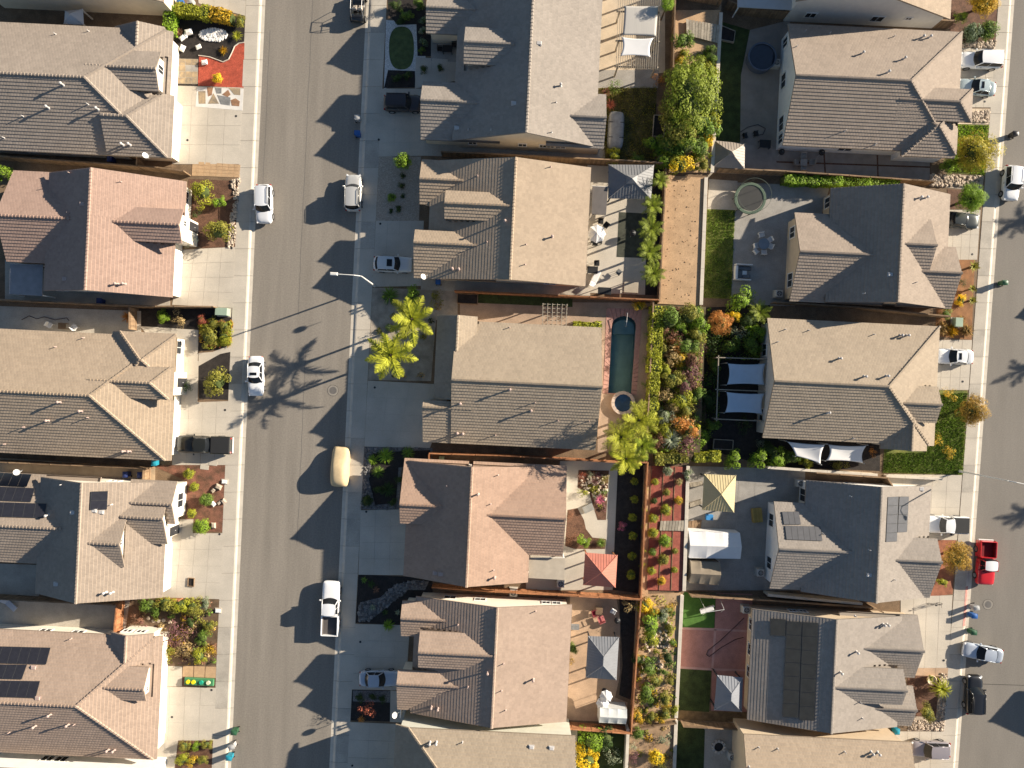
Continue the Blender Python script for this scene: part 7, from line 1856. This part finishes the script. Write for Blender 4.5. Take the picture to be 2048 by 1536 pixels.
# --- bottom centre
row([(1288, 1212, 17), (1305, 1222, 12), (1300, 1252, 22), (1300, 1280, 17), (1325, 1232, 14), (1295, 1335, 17), (1335, 1316, 14), (1310, 1362, 12), (1293, 1386, 18), (1330, 1400, 14), (1340, 1255, 10), (1345, 1285, 8), (1328, 1345, 8), (1340, 1365, 8), (1275, 1320, 12), (1338, 1220, 9)], 'loose', ['yellow', 'gold', 'bright', 'yellowgreen', 'grey', 'green', 'dark', 'olive', 'green', 'olive', 'olive', 'green', 'green', 'olive', 'dark', 'olive'], '%s shrub in the dry slope garden', .75, 'dry slope shrubs')
row([(1275, 1435, 14), (1302, 1435, 12), (1330, 1428, 12), (1350, 1420, 10), (1320, 1440, 10)], 'loose', ['gold', 'olive', 'olive', 'yellowgreen', 'gold'], '%s shrub along the foot of the dry slope garden', .6); shrub(1275, 1467, 13, 'round', 'green', 'round green shrub at the top of the bottom slope', .9); shrub(1312, 1515, 16, 'round', 'yellow', 'round bright yellow shrub on the bottom slope', .9); shrub(1265, 1515, 14, 'sparse', 'purple', 'purple flowering shrub at the bottom slope wall', .7); shrub(1328, 1480, 12, 'sparse', 'grey', 'grey shrub at the right of the bottom slope', .7); shrub(1325, 1530, 11, 'sparse', 'olive', 'olive shrub at the bottom edge of the slope', .7); shrub(1265, 1492, 10, 'sparse', 'grey', 'small grey shrub at the left of the bottom slope')
shrub(1185, 1483, 24, 'loose', 'bright', 'bright lime green shrub in the bottom centre yard', 1.0); shrub(1168, 1498, 18, 'loose', 'yellow', 'yellow flowering shrub, upper one in the bottom centre yard', 1.0); shrub(1175, 1525, 22, 'loose', 'yellow', 'yellow flowering shrub, lower one in the bottom centre yard', 1.0); shrub(1225, 1515, 18, 'sparse', 'grey', 'grey bare shrub in the dark bottom centre yard', .8); shrub(1210, 1475, 22, 'loose', 'dark', 'dark green shrub behind the lime green shrub')
shrub(1145, 1298, 12, 'loose', 'green', 'green shrub at the blush house rear wall'); shrub(1143, 1322, 9, 'sparse', 'gold', 'yellow flowering plant at the blush house rear wall'); shrub(1257, 1212, 15, 'sparse', 'dry', 'pale bare shrub in the black bed, bottom centre', .8); 
# --- east fronts
tree(1953, 305, 42, 4.4, 'goldgreen', 'large round yellow leaved tree at the right pavement', zs=.8); tree(1940, 397, 30, 3.8, 'bright', 'bright green tree above the dark coupe', zs=.8); tree(1944, 820, 32, 3.8, 'amber', 'red and green leaved tree on the right lawn', zs=.8); tree(1914, 1114, 33, 3.8, 'amber', 'orange leaved tree beside the red pickup', zs=.8)
shrub(1890, 1382, 22, 'fan', 'yellowgreen', 'bright yellow green round plant beside the black vehicle', 1.0); shrub(1855, 1428, 17, 'loose', 'olive', 'dark olive shrub in the lower right front garden'); shrub(1862, 1357, 6, 'loose', 'yellowgreen', 'small shrub in the cream bowl planter', .9, base=.5)
shrub(1945, 64, 20, 'round', 'sage', 'round grey green shrub at the top right driveway'); shrub(1977, 60, 20, 'round', 'green', 'round dark green shrub at the top right pavement'); shrub(1925, 35, 12, 'loose', 'bright', 'bright green shrub beside the top right house corner'); tree(1966, 6, 30, 3.2, 'gold', 'golden leaved tree cut by the top edge', zs=.8); shrub(1950, 75, 10, 'sparse', 'grey', 'small grey plant between the round top right shrubs')
row([(1950, 532, 16), (1946, 577, 12), (1946, 600, 13)], 'agave', 'olive', '%s rosette shrub from the top beside the right pavement bed', .8); shrub(1922, 600, 12, 'loose', 'yellow', 'yellow shrub in the right pavement bed'); row([(1890, 655, 13), (1907, 660, 13), (1937, 660, 13), (1925, 640, 9)], 'grass', ['dry', 'gold', 'dry', 'dry'], '%s tuft of dry golden grass above the right white sedan', .8); shrub(1892, 628, 12, 'loose', 'green', 'green shrub at the corner of the right middle house', .6); shrub(1925, 565, 10, 'sparse', 'dark', 'small dark shrub in the right pavement bed')
row([(1900, 790, 15), (1870, 880, 16), (1900, 905, 14)], 'sparse', 'gold', '%s patch of yellow weeds on the right lawn', .3); shrub(1886, 1165, 10, 'loose', 'yellowgreen', 'small yellow shrub below the orange leaved tree'); shrub(1895, 330, 14, 'loose', 'bright', 'green shrub below the large yellow leaved tree', .6)
# grass blades on the lit lawns, too fine to count
@sided
def blades(name, pts, col, n, h=.16, label=None):
    poly = [W(*p) for p in pts]; xs = [p[0] for p in poly]; ys = [p[1] for p in poly]; r = random.Random(n); mb = MB()
    def inside(x, y):
        c = False
        for i in range(len(poly)):
            (x0, y0), (x1, y1) = poly[i - 1], poly[i]
            if (y0 > y) != (y1 > y) and x < (x1 - x0) * (y - y0) / (y1 - y0) + x0: c = not c
        return c
    k = 0
    while k < n:
        x, y = r.uniform(min(xs), max(xs)), r.uniform(min(ys), max(ys))
        if not inside(x, y): continue
        k += 1; a = r.uniform(0, 6.28); s = h * r.uniform(.5, 1.6); c, q = math.cos(a) * .05, math.sin(a) * .05
        mb.add([(x - c, y - q, .12), (x + c, y + q, .12), (x + r.uniform(-.08, .08), y + r.uniform(-.08, .08), .12 + s)], [(0, 1, 2)], 0, r.random())
    mb.build(name, leafmat(col), attr='lv', label=label, cat='grass', kind='stuff')
blades('grass', [(1770, 905), (1850, 905), (1860, 790), (1935, 785), (1924, 948), (1765, 944)], 'green', 9000, label='uneven green lawn grass beside the khaki house')
blades('grass', [(1414, 420), (1470, 422), (1462, 596), (1407, 594)], 'green', 4000, label='green lawn grass strip beside the dirt field')
blades('grass', [(1905, 250), (1976, 252), (1968, 350), (1895, 343)], 'bright', 3000, label='green lawn grass around the yellow leaved tree')
blades('grass', [(1200, 176), (1312, 174), (1306, 318), (1205, 318)], 'olive', 5000, label='thin brownish lawn grass behind the top centre house')
@sided
def groundcover(label, pts, cols, n, hmax=.5, ls=.11, patch=.9):
    """low leafy growth nobody could count"""
    b0 = .12
    poly = [W(p[0], p[1], .3) for p in pts]; xs = [p[0] for p in poly]; ys = [p[1] for p in poly]; r = random.Random(n); mb = MB()
    cs = [(r.uniform(min(xs), max(xs)), r.uniform(min(ys), max(ys)), r.uniform(.35, patch), r.randrange(len(cols)), r.uniform(.3, 1) * hmax) for _ in range(int(n / 42))]
    k = 0
    for cx, cy, rad, ci, hh in cs:
        for _ in range(42):
            a = r.uniform(0, 6.28); d = rad * math.sqrt(r.random()); x, y = cx + math.cos(a) * d, cy + math.sin(a) * d; c = False
            for i in range(len(poly)):
                (x0, y0), (x1, y1) = poly[i - 1], poly[i]
                if (y0 > y) != (y1 > y) and x < (x1 - x0) * (y - y0) / (y1 - y0) + x0: c = not c
            if c: leaf(mb, Vector((x, y, b0 + .05 + hh * math.sqrt(max(0, 1 - (d / rad) ** 2)) * r.uniform(.7, 1.1))), Vector((math.cos(a) * .6, math.sin(a) * .6, 1)) + rsph(r) * .8, ls * r.uniform(.6, 1.4), r, at=r.random(), mi=ci)
    mb.build('groundcover', [leafmat(c) for c in cols], attr='lv', label=label, cat='groundcover', kind='stuff')
groundcover('mixed leafy groundcover filling the overgrown strip garden', [(1318, 612), (1408, 616), (1398, 903), (1300, 903)], ['green', 'olive', 'yellowgreen', 'dry', 'bronze', 'bright', 'purple'], 15000, .7)
groundcover('sparse leafy groundcover in the dark yard around the blue sails', [(1415, 616), (1535, 620), (1520, 720), (1440, 720), (1438, 850), (1400, 900), (1405, 700)], ['green', 'dark', 'dark', 'olive', 'bright'], 5000, .6)
groundcover('dry groundcover patches on the dry slope garden', [(1276, 1192), (1360, 1190), (1350, 1434), (1264, 1448)], ['yellowgreen', 'gold', 'olive', 'green', 'dry'], 4200, .4, patch=.7)
groundcover('groundcover patches on the bottom slope', [(1262, 1455), (1350, 1445), (1346, 1536), (1258, 1536)], ['dry', 'olive', 'gold', 'grey'], 900, .3, patch=.6)
groundcover('groundcover at the foot of the top slope', [(1345, 100), (1432, 100), (1424, 342), (1338, 342)], ['willow', 'olive', 'green', 'yellowgreen'], 3600, .5)
groundcover('flowering groundcover of the lower left garden', [(262, 1200), (438, 1199), (432, 1328), (312, 1330)], ['olive', 'dry', 'green', 'gold', 'bronze', 'purple'], 4200, .4, patch=.7)
groundcover('olive groundcover round the green utility box bed', [(395, 640), (466, 640), (462, 694), (400, 700)], ['olive', 'red', 'gold', 'yellowgreen'], 1500, .35, patch=.6)
groundcover('weeds in the square garden bed of the terracotta house', [(1158, 942), (1217, 943), (1210, 1036), (1180, 985)], ['bronze', 'olive', 'purple', 'grey'], 700, .3, patch=.5)
groundcover('low plants under the two tall palms', [(748, 580), (905, 585), (868, 640), (855, 755), (742, 755)], ['dark', 'dry', 'olive'], 700, .25, patch=.5)
for k, (x, y, r_) in enumerate(((1355, 150, 26), (1348, 228, 28), (1412, 212, 30), (1372, 292, 26), (1395, 135, 22), (1420, 240, 22))): shrub(x, y, r_, 'loose', ('willow', 'olive', 'willow', 'green', 'willow', 'yellowgreen')[k], '%s feathery bush round the large slope tree' % ORD[k], 1.2, 'feathery bushes')
more = [(1330, 655, 15, 'bronze'), (1395, 670, 18, 'olive'), (1360, 655, 15, 'bright'), (1330, 740, 15, 'yellowgreen'), (1370, 770, 18, 'purple'), (1395, 790, 16, 'green'), (1345, 810, 15, 'dry'), (1380, 860, 16, 'orange'), (1330, 860, 16, 'yellowgreen'), (1350, 695, 15, 'orange'), (1388, 720, 16, 'bronze'), (1390, 625, 16, 'green'), (1325, 700, 14, 'olive')]
for k, (x, y, r_, c) in enumerate(more): shrub(x, y, r_, 'loose', c, '%s filler bush of the overgrown strip garden' % ORD[k], .9, 'overgrown garden bushes')
for k, (x, y, r_, c) in enumerate(((1460, 690, 20, 'green'), (1515, 665, 20, 'bright'), (1495, 640, 18, 'dark'), (1430, 730, 16, 'green'), (1415, 800, 18, 'dark'), (1425, 850, 16, 'green'), (1540, 900, 16, 'dark'))): shrub(x, y, r_, 'loose', c, '%s green bush of the dark yard around the blue sails' % ORD[k], 1.0, 'dark yard bushes')
# palms beyond the right edge whose shadows reach the street
for k, (x, y) in enumerate(((2440, 300), (2455, 618), (2455, 930))): palm(x, y, 2.2, 6.0, 'palm', '%s of three palms beyond the right edge that shade the street' % ORD[k])
# ---------------------------------------------------------------- stones
@sided
def rocks(name, label, pts, n, m, s0=.08, s1=.2, z=.13, kind='stuff', poly=None):
    poly = [W(*p) for p in pts]; xs = [p[0] for p in poly]; ys = [p[1] for p in poly]; r = random.Random(n + int(pts[0][0])); mb = MB(); k = 0
    while k < n:
        x, y = r.uniform(min(xs), max(xs)), r.uniform(min(ys), max(ys)); c = False
        for i in range(len(poly)):
            (x0, y0), (x1, y1) = poly[i - 1], poly[i]
            if (y0 > y) != (y1 > y) and x < (x1 - x0) * (y - y0) / (y1 - y0) + x0: c = not c
        if not c: continue
        k += 1; s = r.uniform(s0, s1); mb.box(x, y, z + s * .25, s * r.uniform(.8, 1.4), s, s * .7, r.uniform(0, 3), bev=s * .3, at=r.random())
    mb.build(name, m, attr='tv', label=label, cat='rocks', kind='stuff')
rocks('river_rock', 'tan river rocks edging the brown mulch front bed', [(462, 362), (481, 357), (474, 430), (470, 494), (455, 495), (463, 430), (470, 400)], 260, rock_m, .1, .26)
rocks('white_rock', 'white decorative rocks of the top left front bed', oval(428, 71, 28, 13), 500, rock_w, .1, .24)
rocks('river_rock', 'river rocks beside the top right pavement shrubs', [(1930, 86), (1990, 82), (1988, 97), (1915, 96)], 180, rock_m, .12, .3)
rocks('river_rock', 'river rocks below the large yellow leaved tree', [(1858, 350), (1960, 354), (1955, 372), (1862, 372)], 260, rock_m, .12, .35)
rocks('river_rock', 'river rocks edging the lower right front garden', [(1880, 1346), (1893, 1346), (1886, 1460), (1820, 1458), (1822, 1440), (1872, 1437)], 420, rock_m, .1, .24)
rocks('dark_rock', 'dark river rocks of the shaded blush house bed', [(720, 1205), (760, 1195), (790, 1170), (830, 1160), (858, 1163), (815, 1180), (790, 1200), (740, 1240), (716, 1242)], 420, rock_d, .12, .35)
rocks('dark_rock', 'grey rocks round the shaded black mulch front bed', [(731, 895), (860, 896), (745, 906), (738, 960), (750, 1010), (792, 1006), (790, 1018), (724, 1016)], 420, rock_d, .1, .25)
rocks('river_rock', 'rocks on the dry slope garden', [(1300, 1255), (1345, 1240), (1335, 1300), (1290, 1300), (1330, 1330), (1280, 1350), (1290, 1250)], 60, rock_m, .15, .4, SZ)
rocks('river_rock', 'pebbles of the top right path', [(1940, 225), (1978, 222), (1976, 245), (1935, 243)], 120, rock_m, .12, .3)
rocks('river_rock', 'small stones in the courtyard garden of the terracotta house', [(1157, 945), (1215, 945), (1212, 1000), (1180, 990), (1160, 975)], 70, rock_m, .12, .35)
rocks('soil_clods', 'dark clods and tufts scattered over the bare dirt field', [(1336, 358), (1404, 362), (1394, 600), (1320, 598)], 110, mat('clod', (.34, .22, .125), var=.3, attr='tv', avar=.4), .04, .11, SZ)
rm = random.Random(4)
for k, (x, y, s) in enumerate(((367, 78, .55), (380, 67, .7), (367, 99, .6), (399, 96, .5), (411, 127, .55), (374, 72, .5))):
    q = W(x, y); MB().box(0, 0, s * .3, s * 1.2, s, s * .7, rm.uniform(0, 3), bev=s * .28).build('boulder', rock_w, attr='tv', at=(0, 0, 0), label='%s white boulder from the top in the black front bed' % ORD[k], cat='boulder', group='white boulders').location = (q[0], q[1], .12)
for k, (x, y, s) in enumerate(((298, 1236, .4), (308, 1241, .4), (318, 1241, .4), (328, 1240, .4), (341, 1244, .4))):
    q = W(x, y); MB().lathe([(0, .06), (s * .5, .05), (s * .55, .0)], 9).build('stepping_stone', concrete_warm, label='%s pale round stepping stone from the left in the lower left garden' % ORD[k], cat='stepping stone', group='stepping stones').location = (q[0], q[1], .12)
for k, (x, y, s) in enumerate(((439, 973, .55), (428, 1007, .45), (449, 1002, .45), (440, 1005, .35), (429, 1050, .5), (428, 980, .4))):
    q = W(x, y); MB().box(0, 0, s * .25, s * 1.3, s, s * .7, rm.uniform(0, 3), bev=s * .25).build('boulder', rock_m if k != 1 else rock_w, attr='tv', label='%s small boulder from the top in the bark chip bed' % ORD[k], cat='boulder', group='small boulders').location = (q[0], q[1], .12)
# timber edging of the red terraces
for k, (x0, x1) in enumerate(((1301, 1291), (1325, 1316), (1348, 1340))):
    a, b = W(x0 + 2, 934, SZ), W(x1 + 2, 1180, SZ); n = 8; d = Vector((b[0] - a[0], b[1] - a[1]))
    t = thing('timber_edging', '%s timber edging line from the left in the red terraces' % ORD[k], 'edging', (a[0], a[1], SZ), 0, 'timber edgings')
    for j in range(n):
        c = Vector(a) + d * ((j + .5) / n); MB().box(c.x, c.y, SZ + .015, d.length / n - .02, .07, .06, math.atan2(d.y, d.x)).build('board', wood_br, parent=t, attr='tv')
